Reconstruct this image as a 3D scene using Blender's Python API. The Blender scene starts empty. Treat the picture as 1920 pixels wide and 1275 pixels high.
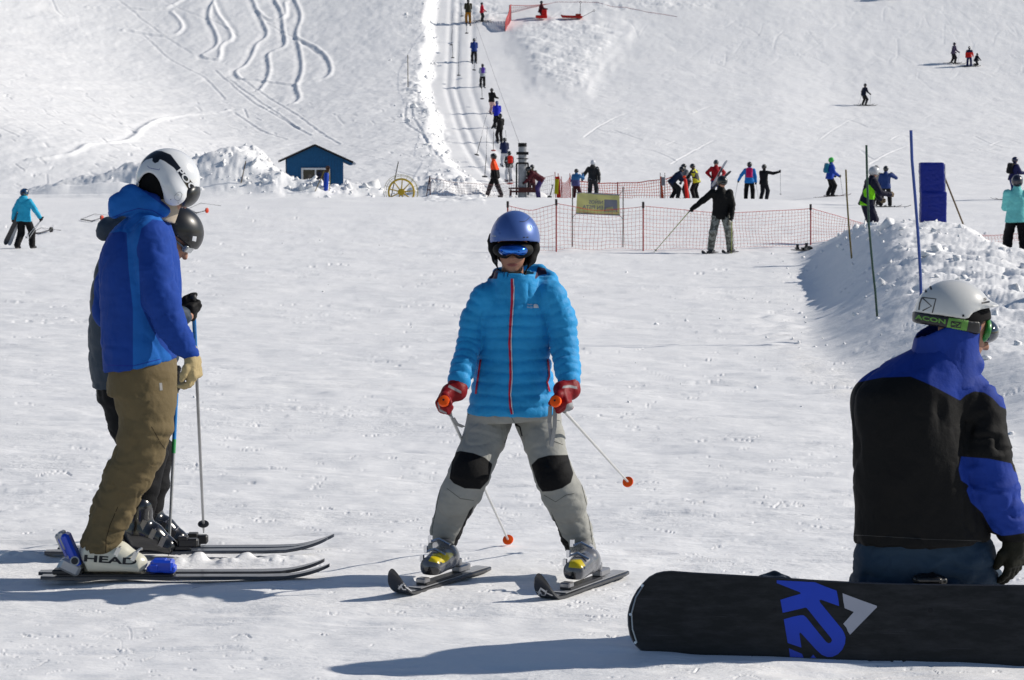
import bpy, math, random
import numpy as np
from mathutils import Vector
from mathutils.bvhtree import BVHTree

sc = bpy.context.scene
COL = sc.collection
rng = np.random.default_rng(7)

# ------------------------------------------------------------------ camera, sky, sun, exposure
F = 4200.0; CX, CY = 960.0, 637.5; CAMZ = 1.93
PITCH = math.atan((637.5 - 308.0) / F)
cp, sp = math.cos(PITCH), math.sin(PITCH)
cam = bpy.data.cameras.new('camera'); camo = bpy.data.objects.new('camera', cam); COL.objects.link(camo)
camo.location = (0, 0, CAMZ); camo.rotation_euler = (math.pi / 2 - PITCH, 0, 0)
cam.sensor_width = 36.0; cam.lens = F / 1920.0 * 36.0; cam.clip_start = 0.5; cam.clip_end = 3000
cam.dof.use_dof = True; cam.dof.focus_distance = 10.4; cam.dof.aperture_fstop = 16
sc.camera = camo

SUN_EL, SUN_AZ = math.radians(31), math.radians(10)      # azimuth from +X towards +Y
SUN_DIR = Vector((math.cos(SUN_EL) * math.cos(SUN_AZ), math.cos(SUN_EL) * math.sin(SUN_AZ), math.sin(SUN_EL)))
world = bpy.data.worlds.new('World'); sc.world = world; world.use_nodes = True
wn = world.node_tree.nodes; wl = world.node_tree.links
sky = wn.new('ShaderNodeTexSky'); sky.sky_type = 'NISHITA'; sky.sun_disc = False
sky.sun_elevation = SUN_EL; sky.sun_rotation = math.pi / 2 - SUN_AZ; sky.altitude = 1800; sky.dust_density = 0.6
bg = wn['Background']; wl.new(sky.outputs[0], bg.inputs[0]); bg.inputs[1].default_value = 0.062
sun = bpy.data.lights.new('sun', 'SUN'); sun.energy = 3.35; sun.angle = math.radians(0.5); sun.color = (1.0, 0.935, 0.84)
suno = bpy.data.objects.new('sun', sun); COL.objects.link(suno)
suno.rotation_euler = SUN_DIR.to_track_quat('Z', 'Y').to_euler(); suno.location = (40, 10, 30)
sc.view_settings.view_transform = 'Standard'; sc.view_settings.look = 'None'; sc.view_settings.gamma = 1
sc.view_settings.exposure = 0.43
sc.render.engine = 'CYCLES'; sc.cycles.use_denoising = True; sc.cycles.max_bounces = 6

# ------------------------------------------------------------------ picture <-> place
def ray(px, py):
    a = (np.asarray(px, float) - CX) / F; b = -(np.asarray(py, float) - CY) / F
    return np.stack([a, cp + b * sp, -sp + b * cp], -1)
def P(px, py, Y):
    d = ray(px, py); t = Y / d[..., 1]
    return d * np.asarray(t)[..., None] + np.array([0, 0, CAMZ])
def project(v):
    v = np.asarray(v, float); q = v - np.array([0, 0, CAMZ])
    zc = q[..., 1] * cp - q[..., 2] * sp; up = q[..., 1] * sp + q[..., 2] * cp
    zc = np.maximum(zc, 1e-3)
    return CX + F * q[..., 0] / zc, CY - F * up / zc
def S(Y): return F / Y          # picture pixels per metre at that distance

# ------------------------------------------------------------------ noise
def _h(ix, iy, iz, seed):
    n = (ix.astype(np.int64) * 374761393 + iy.astype(np.int64) * 668265263 + iz.astype(np.int64) * 1274126177 + seed * 974711) & 0xffffffff
    n = ((n ^ (n >> 13)) * 1274126177) & 0xffffffff
    n = n ^ (n >> 16)
    return (n & 0xffff) / 32767.5 - 1.0
def noise2(x, y, seed=0):
    x = np.asarray(x, float); y = np.asarray(y, float)
    xi = np.floor(x); yi = np.floor(y); fx = x - xi; fy = y - yi
    ux = fx * fx * fx * (fx * (fx * 6 - 15) + 10); uy = fy * fy * fy * (fy * (fy * 6 - 15) + 10)
    xi = xi.astype(np.int64); yi = yi.astype(np.int64); z = np.zeros_like(xi)
    a = _h(xi, yi, z, seed); b = _h(xi + 1, yi, z, seed); c = _h(xi, yi + 1, z, seed); d = _h(xi + 1, yi + 1, z, seed)
    return a + (b - a) * ux + (c - a) * uy + (a - b - c + d) * ux * uy
def noise3(p, seed=0):
    x, y, z = p[:, 0], p[:, 1], p[:, 2]
    xi = np.floor(x).astype(np.int64); yi = np.floor(y).astype(np.int64); zi = np.floor(z).astype(np.int64)
    fx = x - xi; fy = y - yi; fz = z - zi
    u = fx * fx * (3 - 2 * fx); v = fy * fy * (3 - 2 * fy); w = fz * fz * (3 - 2 * fz)
    L = lambda a, b, t: a + (b - a) * t
    c = lambda i, j, k: _h(xi + i, yi + j, zi + k, seed)
    return L(L(L(c(0,0,0), c(1,0,0), u), L(c(0,1,0), c(1,1,0), u), v), L(L(c(0,0,1), c(1,0,1), u), L(c(0,1,1), c(1,1,1), u), v), w)
def fbm2(x, y, seed, octs=4, gain=0.5):
    s = 0.0; a = 1.0
    for o in range(octs):
        s = s + a * noise2(x * 2 ** o + 17.3 * o, y * 2 ** o - 9.1 * o, seed + o); a *= gain
    return s
def sstep(x, a, b):
    t = np.clip((np.asarray(x, float) - a) / (b - a), 0, 1); return t * t * (3 - 2 * t)
def polysd(px, py, poly):
    """signed distance in picture px to a polygon, positive inside"""
    poly = np.asarray(poly, float); d = np.full(np.shape(px), 1e9); ins = np.zeros(np.shape(px), bool)
    for i in range(len(poly)):
        ax, ay = poly[i]; bx, by = poly[(i + 1) % len(poly)]
        ex, ey = bx - ax, by - ay; L2 = ex * ex + ey * ey + 1e-12
        t = np.clip(((px - ax) * ex + (py - ay) * ey) / L2, 0, 1)
        d = np.minimum(d, np.hypot(px - ax - t * ex, py - ay - t * ey))
        if ay != by:
            c = ((ay > py) != (by > py)) & (px < (bx - ax) * (py - ay) / (by - ay) + ax)
            ins ^= c
    return np.where(ins, d, -d)

# ------------------------------------------------------------------ the snow surface
def _table(knots, smooth):
    ys = np.arange(-20, 420, 0.25); k = np.array(knots, float)
    z = np.interp(ys, k[:, 0], k[:, 1])
    n = int(smooth / 0.25); w = np.hanning(2 * n + 1); w /= w.sum()
    zz = np.convolve(np.pad(z, n, mode='edge'), w, mode='valid')
    return ys, zz
_YS, _ZC = _table([(-20, 0), (46, 0), (60, .08), (75, .28), (88, .49), (93, .53), (99, .30), (104, .38), (110, .62), (118, 1.0), (130, 1.7),
                   (145, 3.2), (160, 5.3), (172, 7.5), (183, 10.3), (194, 14.2), (210, 20.5), (240, 34), (300, 66), (420, 140)], 4)
_, _ZR = _table([(-20, 0), (46, 0), (60, .06), (75, .18), (90, .36), (98, .52), (108, .72), (118, 1.05), (130, 1.7),
                 (145, 3.1), (160, 5.0), (172, 7.1), (183, 10.1), (194, 14.0), (210, 20.0), (240, 33), (300, 64), (420, 138)], 6)
def base_z(x, y):
    px = CX + F * x / np.maximum(y, 1.0)
    wr = sstep(px, 1430, 1600)
    z = np.interp(y, _YS, _ZC) * (1 - wr) + np.interp(y, _YS, _ZR) * wr
    # the hillside to the left of the tow
    xd = -6.0 - 22.0 * (y - 105) / 70.0
    a = 0.21 * np.logaddexp(0, (xd - x) / 2.0) * 2.0
    b = 0.33 * np.logaddexp(0, (y - 107.0) / 2.0) * 2.0
    lat = -2.0 * np.logaddexp(-a / 2.0, -b / 2.0)
    lat = np.maximum(lat, 0)
    return z + lat
_TRK = []      # (world polyline, half width, depth, lip)
def seg_dist(x, y, poly):
    d = np.full(x.shape, 1e9); sd = np.full(x.shape, 1e9)
    for (ax, ay), (bx, by) in zip(poly[:-1], poly[1:]):
        ex, ey = bx - ax, by - ay; L2 = ex * ex + ey * ey + 1e-12
        t = np.clip(((x - ax) * ex + (y - ay) * ey) / L2, 0, 1)
        rx, ry = x - ax - t * ex, y - ay - t * ey
        dd = np.hypot(rx, ry); s = np.where(ex * ry - ey * rx > 0, dd, -dd)
        m = dd < d; sd = np.where(m, s, sd); d = np.minimum(d, dd)
    return d, sd
_PLY = np.array([12, 15, 20, 24, 30, 35, 39, 45, 48, 52, 55]); _PLX = np.array([4.6, 3.75, 3.2, 3.3, 4.0, 4.75, 5.1, 5.75, 6.1, 6.6, 7.2])
_PLH = np.array([.10, .20, .36, .52, .76, .97, .92, .74, .60, .22, 0.]); _PLR = np.array([3, 3, 3.2, 3.5, 3.4, 3.0, 3.2, 3.4, 3.2, 3.0, 3.0])
def pile(x, y):
    xl = np.interp(y, _PLY, _PLX); h = np.interp(y, _PLY, _PLH); w = np.interp(y, _PLY, _PLR)
    u = (x - xl); rise = 0.75 + 0.42 * np.interp(y, [15, 35], [0.3, 1])
    far = sstep(y, 27, 33); prof = sstep(u, -0.15, rise * 1.25) * (1 - 0.62 * sstep(u, w * 0.55, w * 1.6) * (1 - far)) * (1 - sstep(u, w * (1.5 - .75 * far), w * (2.6 - 1.42 * far)))
    m = np.clip(prof * np.clip(h / 0.5, 0, 1), 0, 1)
    return h * prof, m
MOUNDS = [(-12.7, 104.6, 2.3, 2.1, 1.65), (-10.5, 103.0, 1.2, 1.2, .72), (-8.9, 102.8, .7, .9, .42), (-7.7, 103.4, .8, .9, .50), (-6.6, 104, .9, .9, .35),
          (-16.2, 103.8, 2.6, 1.8, 1.05), (-19.5, 104.5, 3.0, 1.5, .8), (-3.5, 103, 1.6, .9, .55), (-2.2, 104.5, 1.2, 1.1, .7), (0.9, 100.6, .7, .5, .28), (-12.4, 108, 1.4, 2.0, 1.2)]
def tow_edge(y): return np.interp(y, [104, 118, 143, 173, 200, 240], [-1.3, -2.0, -3.9, -6.0, -6.4, -7.5])
def height(x, y, detail=True):
    x = np.asarray(x, float); y = np.asarray(y, float)
    z = base_z(x, y)
    px, py = project(np.stack([x, y, z], -1))
    rough = np.zeros_like(z)
    # bank beside the tow track
    e = tow_edge(y) - x
    bank = sstep(e + 0.30 * noise2(x * 0 + 3, y * 0.35, 5), 0.0, 1.35) * (1 - 0.92 * sstep(e, .9, 15)) * sstep(y, 112, 124)
    z = z + 0.80 * bank; rough += 0.30 * bank * (1 - sstep(e, .8, 4.5))
    # shallow ruts in the tow track
    c = x - tow_edge(y); inside = sstep(c, 0.2, 0.6) * (1 - sstep(c, 4.2, 5.0)) * sstep(y, 112, 120)
    z = z - inside * (0.07 * np.exp(-((c - 1.0) / .22) ** 2) + .07 * np.exp(-((c - 1.7) / .2) ** 2) + .06 * np.exp(-((c - 2.9) / .25) ** 2))
    # edge berm of the flat at the foot of the left hill
    yb = 99.5 + 1.2 * noise2(x * 0.12, x * 0 + 1, 9)
    bm = np.exp(-((y - yb) / 1.2) ** 2) * sstep(-x, 14, 17.5)
    z = z + 0.8 * bm * (0.75 + 0.4 * noise2(x * 0.5, y * 0.5, 11)); rough += 0.15 * bm
    bm2 = np.exp(-((y - 94 - 1.0 * noise2(x * .2, x * 0, 19)) / 0.7) ** 2) * sstep(-x, 13, 16)
    z = z + 0.22 * bm2; rough += 0.12 * bm2
    z = z + 1.25 * np.exp(-(((x + 14.6) / 3.2) ** 2 + ((y - 108) / 3.2) ** 2)) * (1 + .12 * noise2(x * .7, y * .7, 131))
    for mx, my, sx, sy, h in MOUNDS:
        g = np.exp(-(((x - mx) / sx) ** 2 + ((y - my) / sy) ** 2)); z = z + h * g; rough = np.maximum(rough, np.clip(1.2 * g, 0, .62))
    # rough bank on the hill in the middle
    v = polysd(px, py, [(962, 60), (990, 42), (1040, 36), (1120, 40), (1175, 58), (1150, 85), (1120, 120), (1092, 168), (1050, 164), (1005, 148), (985, 100)])
    vm = sstep(v, -6, 14); z = z + 0.30 * sstep(v + 6 * noise2(px / 14, py / 14, 121), -34, 30) ; rough += 0.34 * vm
    lip = np.exp(-((v + 7) / 6.0) ** 2) * sstep(px, 1000, 1060); z = z + 0.03 * lip
    for poly, amp in (([(855, 0), (935, 0), (950, 35), (900, 45), (850, 30)], .5), ([(755, 160), (800, 165), (845, 260), (830, 290), (760, 200)], .5),
                      ([(1100, 0), (1350, 0), (1340, 15), (1120, 22)], .4), ([(800, 340), (905, 345), (905, 378), (800, 378)], .7)):
        w = sstep(polysd(px, py, poly), -8, 12); rough += amp * w
    ph, pm = pile(x, y); z = z + ph
    if detail:
        near = 1 - sstep(y, 60, 95)
        far = 1 - near
        # groomed flat: long low swells, scuffs drawn out across the view, crumbs
        z = z + near * (0.018 * fbm2(x * 0.55, y * 0.40, 21, 3) + 0.011 * fbm2(x * 2.2, y * 3.2, 31, 3))
        sc_ = np.clip(fbm2(x * 1.3 + .4 * y, y * 7.0, 41, 3) - 0.35, 0, 1); z = z - near * 0.022 * sc_
        cr = np.clip(fbm2(x * 13, y * 13, 51, 2) - 0.62, 0, 1); pat = sstep(noise2(x * 0.8, y * 0.8, 55), 0.15, 0.8)
        z = z + near * 0.014 * cr * pat * (0.4 + 0.6 * sstep(y, 9, 20))
        z = z + far * (0.055 * fbm2(x * 0.16, y * 0.10, 61, 3) + 0.012 * fbm2(x * 1.1, y * 0.5, 67, 2))
        lefth = sstep(-(px - 820), 0, 120) * sstep(y, 104, 112)
        z = z + lefth * 0.055 * np.clip(fbm2(x * 0.5 - y * .35, y * 0.25 + x * .12, 71, 4), -.2, 1)
        z = z + sstep(-(px - 835), 0, 60) * sstep(y, 104, 112) * (0.013 * fbm2(x * 2.6, y * 1.5, 75, 3) + 0.035 * np.clip(fbm2(x * 3.1, y * 2.0, 77, 2) - .75, 0, 1))
        z = z + sstep(px, 1000, 1100) * sstep(y, 112, 120) * 0.010 * fbm2(x * 2.2, y * 1.3, 78, 3)
        # broken, lumpy snow
        rr = np.clip(rough, 0, 1)
        lump = 0.22 * fbm2(x * 0.9, y * 1.1, 81, 2) + 0.13 * np.abs(fbm2(x * 2.1, y * 2.7, 85, 2)) + 0.05 * fbm2(x * 5, y * 6, 88, 2)
        z = z + rr * lump
        if np.any(pm > 0.01):
            sheet = np.abs(noise2(x * 1.6 + 0.6 * y, y * 0.9, 91)); sheet2 = np.abs(noise2(x * 3.7 - y * .8, y * 2.3, 93)); s3 = np.abs(noise2(x * 9, y * 6, 95))
            rk = sstep(x - np.interp(y, _PLY, _PLX), .7, 1.9); z = z + pm * ((.35 + .65 * rk) * (0.11 * sheet + 0.05 * sheet2 + 0.022 * s3 + 0.012 * np.abs(noise2(x * 18 + y * 5, y * 11, 97))) - 0.09)
        # loose snow thrown up along the skis at the left
        for (x0, x1, yy, hh) in ((-1.72, -0.90, 10.86, .075), (-2.6, -2.15, 10.9, .06), (-2.4, -1.2, 9.93, .018)):
            m = np.exp(-((y - yy) / .10) ** 2) * sstep(x, x0 - .05, x0 + .1) * (1 - sstep(x, x1 - .25, x1))
            z = z + m * hh * .5 * np.clip(.75 + .55 * noise2(x * 13, y * 9, 101) + .22 * noise2(x * 31, y * 28, 102), 0, 1.4)
        # crawler marks beside the pile
        tm = np.exp(-((x - np.interp(y, [15, 20, 24, 30], [3.1, 2.85, 2.95, 3.5])) / .28) ** 2) * sstep(y, 15, 18) * (1 - sstep(y, 28, 31))
        z = z + tm * 0.03 * np.sin(y * 42 + 6 * x + 2 * noise2(x * 3, y * 3, 111))
        for poly, hw, dep, lipz, bb in _TRK:
            m = (x > bb[0]) & (x < bb[1]) & (y > bb[2]) & (y < bb[3])
            if not m.any(): continue
            d, sd = seg_dist(x[m], y[m], poly)
            g = -dep * np.exp(-(d / hw) ** 2) + lipz * np.exp(-((sd - 1.5 * hw) / (0.7 * hw)) ** 2)
            zz = z[m]; zz = zz + g; z[m] = zz
    return z
def ground(px, py, y0=6.0, y1=330.0, detail=False):
    """the point of the snow seen at a picture point"""
    ys = np.concatenate([np.arange(y0, 60, 0.02), np.arange(60, y1, 0.1)])
    p = P(np.full(ys.shape, float(px)), np.full(ys.shape, float(py)), ys)
    h = height(p[:, 0], p[:, 1], detail); below = np.nonzero(p[:, 2] <= h)[0]
    i = below[0] if len(below) else -1
    q = p[i].copy(); q[2] = height(q[:1], q[1:2], True)[0]
    return q
def gz(x, y): return float(height(np.array([x]), np.array([y]), True)[0])

def _basehit(pts, dens=6.0):
    out = []; pts = np.array(pts, float); fine = [pts[0]]
    for a, b in zip(pts[:-1], pts[1:]):
        n = max(1, int(np.hypot(*(b - a)) / dens))
        for k in range(1, n + 1): fine.append(a + (b - a) * k / n)
    f = np.array(fine); ker = np.array([.25, .5, .25])
    for _ in range(3):
        g = f.copy(); g[1:-1] = .25 * f[:-2] + .5 * f[1:-1] + .25 * f[2:]; f = g
    ys = np.arange(96, 260, 0.25)
    for q in f:
        p = P(np.full(ys.shape, q[0]), np.full(ys.shape, q[1]), ys); b = np.nonzero(p[:, 2] <= base_z(p[:, 0], p[:, 1]))[0]
        if len(b): out.append(p[b[0], :2])
    return out
def add_track(pts, hw, dep, lip, scale=1.0):
    w = _basehit([(a / scale, b / scale) for a, b in pts])
    if len(w) < 2: return
    w = np.array(w); bb = (w[:, 0].min() - 3 * hw, w[:, 0].max() + 3 * hw, w[:, 1].min() - 3 * hw, w[:, 1].max() + 3 * hw)
    _TRK.append((w, hw, dep, lip, bb))
K = 2.2326
for t in [[(380,40),(520,40),(620,50),(700,45),(740,30),(800,-10)], [(530,135),(620,150),(710,163),(760,150),(790,125),(770,85),(735,55)],
          [(900,-10),(860,40),(855,90),(890,150),(900,190),(870,220),(815,240),(870,255),(940,262),(945,240),(935,195),(990,180),(995,150),(960,110),(925,60),(900,-5)],
          [(1040,-5),(1060,50),(1080,90),(1110,150),(1100,170),(1060,180),(1040,240),(1000,290),(960,300),(985,340),(1080,345),(1150,360),(1220,370)],
          [(1130,-5),(1165,60),(1170,130),(1185,200),(1130,220),(1100,225),(1115,300),(1100,350),(1070,385)],
          [(1215,-5),(1250,80),(1220,150),(1240,220),(1250,300),(1240,350),(1215,375),(1245,430),(1210,450)],
          [(1075,60),(1100,95),(1160,95),(1220,85),(1210,20)], [(1240,180),(1320,225),(1360,270),(1375,330),(1350,350),(1265,360)]]:
    add_track(t, .24, .05, .09, K)
add_track([(930,470),(880,480),(700,490),(620,510),(550,550),(540,580),(440,600),(330,610),(280,645),(130,665)], .28, .05, .10, K)
for t in [[(485,-5),(600,90),(720,180),(800,230)], [(660,-5),(780,55),(900,100),(990,150)], [(1110,100),(1250,180),(1330,240)], [(600,150),(700,250),(860,330),(940,420)],
          [(960,340),(1110,450),(1250,560)], [(1000,330),(1200,470),(1420,640)], [(980,480),(1100,560),(1200,600)], [(1700,480),(1690,560),(1760,610),(1850,740)], [(1725,480),(1720,540),(1755,580),(1800,690)],
          [(215,-5),(240,60),(280,80)], [(900,300),(1050,430),(1300,590)]]:
    add_track(t, .10, .035, .03, K)
random.seed(5)
for i in range(46):      # faint turns on the groomed slope to the right
    x0 = random.uniform(1050, 1900); y0 = random.uniform(5, 300); ln = random.uniform(30, 110); cu = random.uniform(-1, 1) * 40; sl = random.uniform(-.55, .35)
    add_track([(x0 + ln * (k / 6 - .5), y0 + sl * ln * (k / 6 - .5) + cu * ((k / 6 - .5) ** 2)) for k in range(7)], .07, random.uniform(.015, .045), .02)

# groove list for the flat in the foreground (ski lines), in world metres
for i in range(60):
    yy = 11.5 * (60 / 11.5) ** random.random(); xx = random.uniform(-.26, .26) * yy; ln = random.uniform(.5, 3.0); an = random.gauss(0, .35); cu = random.gauss(0, .22)
    w = np.array([(xx + ln * (k / 8 - .5), yy + ln * (k / 8 - .5) * math.tan(an) + cu * ln * (k / 8 - .5) ** 2) for k in range(9)])
    hw = random.uniform(.006, .02) * (1 + yy / 22)
    _TRK.append((w, hw, random.uniform(.003, .008), .001, (w[:, 0].min() - .2, w[:, 0].max() + .2, w[:, 1].min() - .2, w[:, 1].max() + .2)))

# ------------------------------------------------------------------ object helpers
def tag(o, label=None, cat=None, group=None, kind=None):
    if label: o['label'] = label
    if cat: o['category'] = cat
    if group: o['group'] = group
    if kind: o['kind'] = kind
    return o
def empty(name, loc, label=None, cat=None, group=None):
    o = bpy.data.objects.new(name, None); COL.objects.link(o); o.location = [float(v) for v in loc]; o.empty_display_size = .2
    return tag(o, label, cat, group)
def mesh_from(name, v, f, mat=None, smooth=True):
    me = bpy.data.meshes.new(name); v = np.asarray(v, np.float32).reshape(-1, 3)
    if isinstance(f, np.ndarray):
        k = f.shape[1]; me.vertices.add(len(v)); me.vertices.foreach_set('co', v.ravel())
        me.loops.add(f.size); me.loops.foreach_set('vertex_index', f.astype(np.int32).ravel())
        me.polygons.add(len(f)); me.polygons.foreach_set('loop_start', np.arange(0, f.size, k, dtype=np.int32))
        try: me.polygons.foreach_set('loop_total', np.full(len(f), k, dtype=np.int32))
        except Exception: pass
        me.update(calc_edges=True)
    else:
        me.from_pydata(v.tolist(), [], f); me.update()
    if smooth: me.polygons.foreach_set('use_smooth', np.ones(len(me.polygons), bool))
    if mat: me.materials.append(mat)
    return me
def link(name, me, parent=None, loc=None):
    o = bpy.data.objects.new(name, me); COL.objects.link(o)
    if parent is not None: o.parent = parent
    if loc is not None: o.location = [float(v) for v in loc]
    return o

# ------------------------------------------------------------------ materials
def nodes_of(name):
    m = bpy.data.materials.new(name); m.use_nodes = True
    return m, m.node_tree.nodes, m.node_tree.links, m.node_tree.nodes['Principled BSDF']
def lin(c):
    if isinstance(c, str):
        c = c.lstrip('#'); c = [int(c[i:i + 2], 16) / 255 for i in (0, 2, 4)]
        c = [x / 12.92 if x <= .04045 else ((x + .055) / 1.055) ** 2.4 for x in c]
    return (c[0], c[1], c[2], 1.0)
_MC = {}
def mat(name, col, rough=.6, metal=0., coat=0., bump=0., bscale=60., bdist=.004, masks=(), var=.12, stretch=None, spec=.5, sheen=0.):
    key = (name, str(col), rough, metal, coat, bump, bscale, str(masks), var, str(stretch))
    if key in _MC: return _MC[key]
    m, n, l, b = nodes_of(name)
    b.inputs['Roughness'].default_value = rough; b.inputs['Metallic'].default_value = metal; b.inputs['Coat Weight'].default_value = coat
    b.inputs['Specular IOR Level'].default_value = spec if rough < .5 or spec != .5 else .22; b.inputs['Sheen Weight'].default_value = sheen
    tc = n.new('ShaderNodeTexCoord'); vec = tc.outputs['Object']
    if stretch:
        mp = n.new('ShaderNodeMapping'); mp.inputs['Scale'].default_value = stretch; l.new(vec, mp.inputs[0]); vec = mp.outputs[0]
    nz = n.new('ShaderNodeTexNoise'); nz.inputs['Scale'].default_value = bscale; nz.inputs['Detail'].default_value = 4; l.new(vec, nz.inputs['Vector'])
    nz2 = n.new('ShaderNodeTexNoise'); nz2.inputs['Scale'].default_value = 9; nz2.inputs['Detail'].default_value = 3; l.new(tc.outputs['Object'], nz2.inputs['Vector'])
    cur = None
    rgb = n.new('ShaderNodeRGB'); rgb.outputs[0].default_value = lin(col); cur = rgb.outputs[0]
    for attr, c in masks:
        at = n.new('ShaderNodeAttribute'); at.attribute_name = attr
        st = n.new('ShaderNodeMapRange'); st.inputs['From Min'].default_value = -.0015; st.inputs['From Max'].default_value = .0015; l.new(at.outputs['Fac'], st.inputs['Value'])
        mx = n.new('ShaderNodeMix'); mx.data_type = 'RGBA'; l.new(st.outputs[0], mx.inputs['Factor']); l.new(cur, mx.inputs['A']); mx.inputs['B'].default_value = lin(c); cur = mx.outputs['Result']
    if var > 0:
        mr = n.new('ShaderNodeMapRange'); mr.inputs['From Min'].default_value = .3; mr.inputs['From Max'].default_value = .7; mr.inputs['To Min'].default_value = 1 - var; mr.inputs['To Max'].default_value = 1 + var
        l.new(nz2.outputs['Fac'], mr.inputs['Value'])
        mu = n.new('ShaderNodeVectorMath'); mu.operation = 'SCALE'; l.new(cur, mu.inputs[0]); l.new(mr.outputs[0], mu.inputs['Scale']); cur = mu.outputs[0]
    l.new(cur, b.inputs['Base Color'])
    if bump > 0:
        bp = n.new('ShaderNodeBump'); bp.inputs['Strength'].default_value = bump; bp.inputs['Distance'].default_value = bdist
        l.new(nz.outputs['Fac'], bp.inputs['Height']); l.new(bp.outputs[0], b.inputs['Normal'])
    _MC[key] = m
    return m
def snow_mat(name='snow'):
    m, n, l, b = nodes_of(name)
    b.inputs['Roughness'].default_value = .62; b.inputs['Specular IOR Level'].default_value = .25
    tc = n.new('ShaderNodeTexCoord'); g = n.new('ShaderNodeNewGeometry')
    n1 = n.new('ShaderNodeTexNoise'); n1.inputs['Scale'].default_value = 34; n1.inputs['Detail'].default_value = 5; n1.inputs['Roughness'].default_value = .62
    mp = n.new('ShaderNodeMapping'); mp.inputs['Scale'].default_value = (.55, 1.2, 1); l.new(g.outputs['Position'], mp.inputs[0]); l.new(mp.outputs[0], n1.inputs['Vector'])
    n2 = n.new('ShaderNodeTexNoise'); n2.inputs['Scale'].default_value = 4.5; n2.inputs['Detail'].default_value = 6; n2.inputs['Roughness'].default_value = .65
    mp2 = n.new('ShaderNodeMapping'); mp2.inputs['Scale'].default_value = (.5, 1.6, 1); l.new(g.outputs['Position'], mp2.inputs[0]); l.new(mp2.outputs[0], n2.inputs['Vector'])
    n3 = n.new('ShaderNodeTexNoise'); n3.inputs['Scale'].default_value = .35; n3.inputs['Detail'].default_value = 5; l.new(g.outputs['Position'], n3.inputs['Vector'])
    b1 = n.new('ShaderNodeBump'); b1.inputs['Strength'].default_value = .6; b1.inputs['Distance'].default_value = .02; l.new(n1.outputs['Fac'], b1.inputs['Height'])
    b2 = n.new('ShaderNodeBump'); b2.inputs['Strength'].default_value = .27; b2.inputs['Distance'].default_value = .07; l.new(n2.outputs['Fac'], b2.inputs['Height']); l.new(b1.outputs[0], b2.inputs['Normal'])
    b3 = n.new('ShaderNodeBump'); b3.inputs['Strength'].default_value = .16; b3.inputs['Distance'].default_value = .35; l.new(n3.outputs['Fac'], b3.inputs['Height']); l.new(b2.outputs[0], b3.inputs['Normal'])
    l.new(b3.outputs[0], b.inputs['Normal'])
    n4 = n.new('ShaderNodeTexNoise'); n4.inputs['Scale'].default_value = .8; n4.inputs['Detail'].default_value = 3; l.new(mp2.outputs[0], n4.inputs['Vector'])
    ms = n.new('ShaderNodeMapRange'); ms.inputs['From Min'].default_value = .4; ms.inputs['From Max'].default_value = .66; ms.inputs['To Min'].default_value = .16; ms.inputs['To Max'].default_value = .6; l.new(n4.outputs['Fac'], ms.inputs['Value']); l.new(ms.outputs[0], b1.inputs['Strength'])
    cr = n.new('ShaderNodeValToRGB'); cr.color_ramp.elements[0].position = .3; cr.color_ramp.elements[1].position = .7
    cr.color_ramp.elements[0].color = (.83, .835, .85, 1); cr.color_ramp.elements[1].color = (.885, .885, .89, 1)
    l.new(n3.outputs['Fac'], cr.inputs[0]); l.new(cr.outputs[0], b.inputs['Base Color'])
    return m
SNOW = snow_mat()

# ------------------------------------------------------------------ the terrain mesh
import os
QUICK = bool(os.environ.get('QUICK'))
def carve(X, Z, us, ys, poly, hw, dep, lip):
    """cut a thin mark into the grid along a polyline"""
    poly = np.asarray(poly); m = 3 * hw; j0, j1 = np.searchsorted(ys, [poly[:, 1].min() - m, poly[:, 1].max() + m])
    if j1 - j0 < 1: return
    yc = ys[(j0 + j1 - 1) // 2]; i0, i1 = np.searchsorted(us, [(poly[:, 0].min() - m) / yc * F + CX - 6, (poly[:, 0].max() + m) / yc * F + CX + 6])
    if i1 - i0 < 1: return
    x = X[j0:j1, i0:i1]; y = np.broadcast_to(ys[j0:j1, None], x.shape); d, sd = seg_dist(x, y, poly)
    Z[j0:j1, i0:i1] += -dep * np.exp(-(d / hw) ** 2) + lip * np.exp(-((sd - 1.5 * hw) / (.7 * hw)) ** 2)
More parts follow.
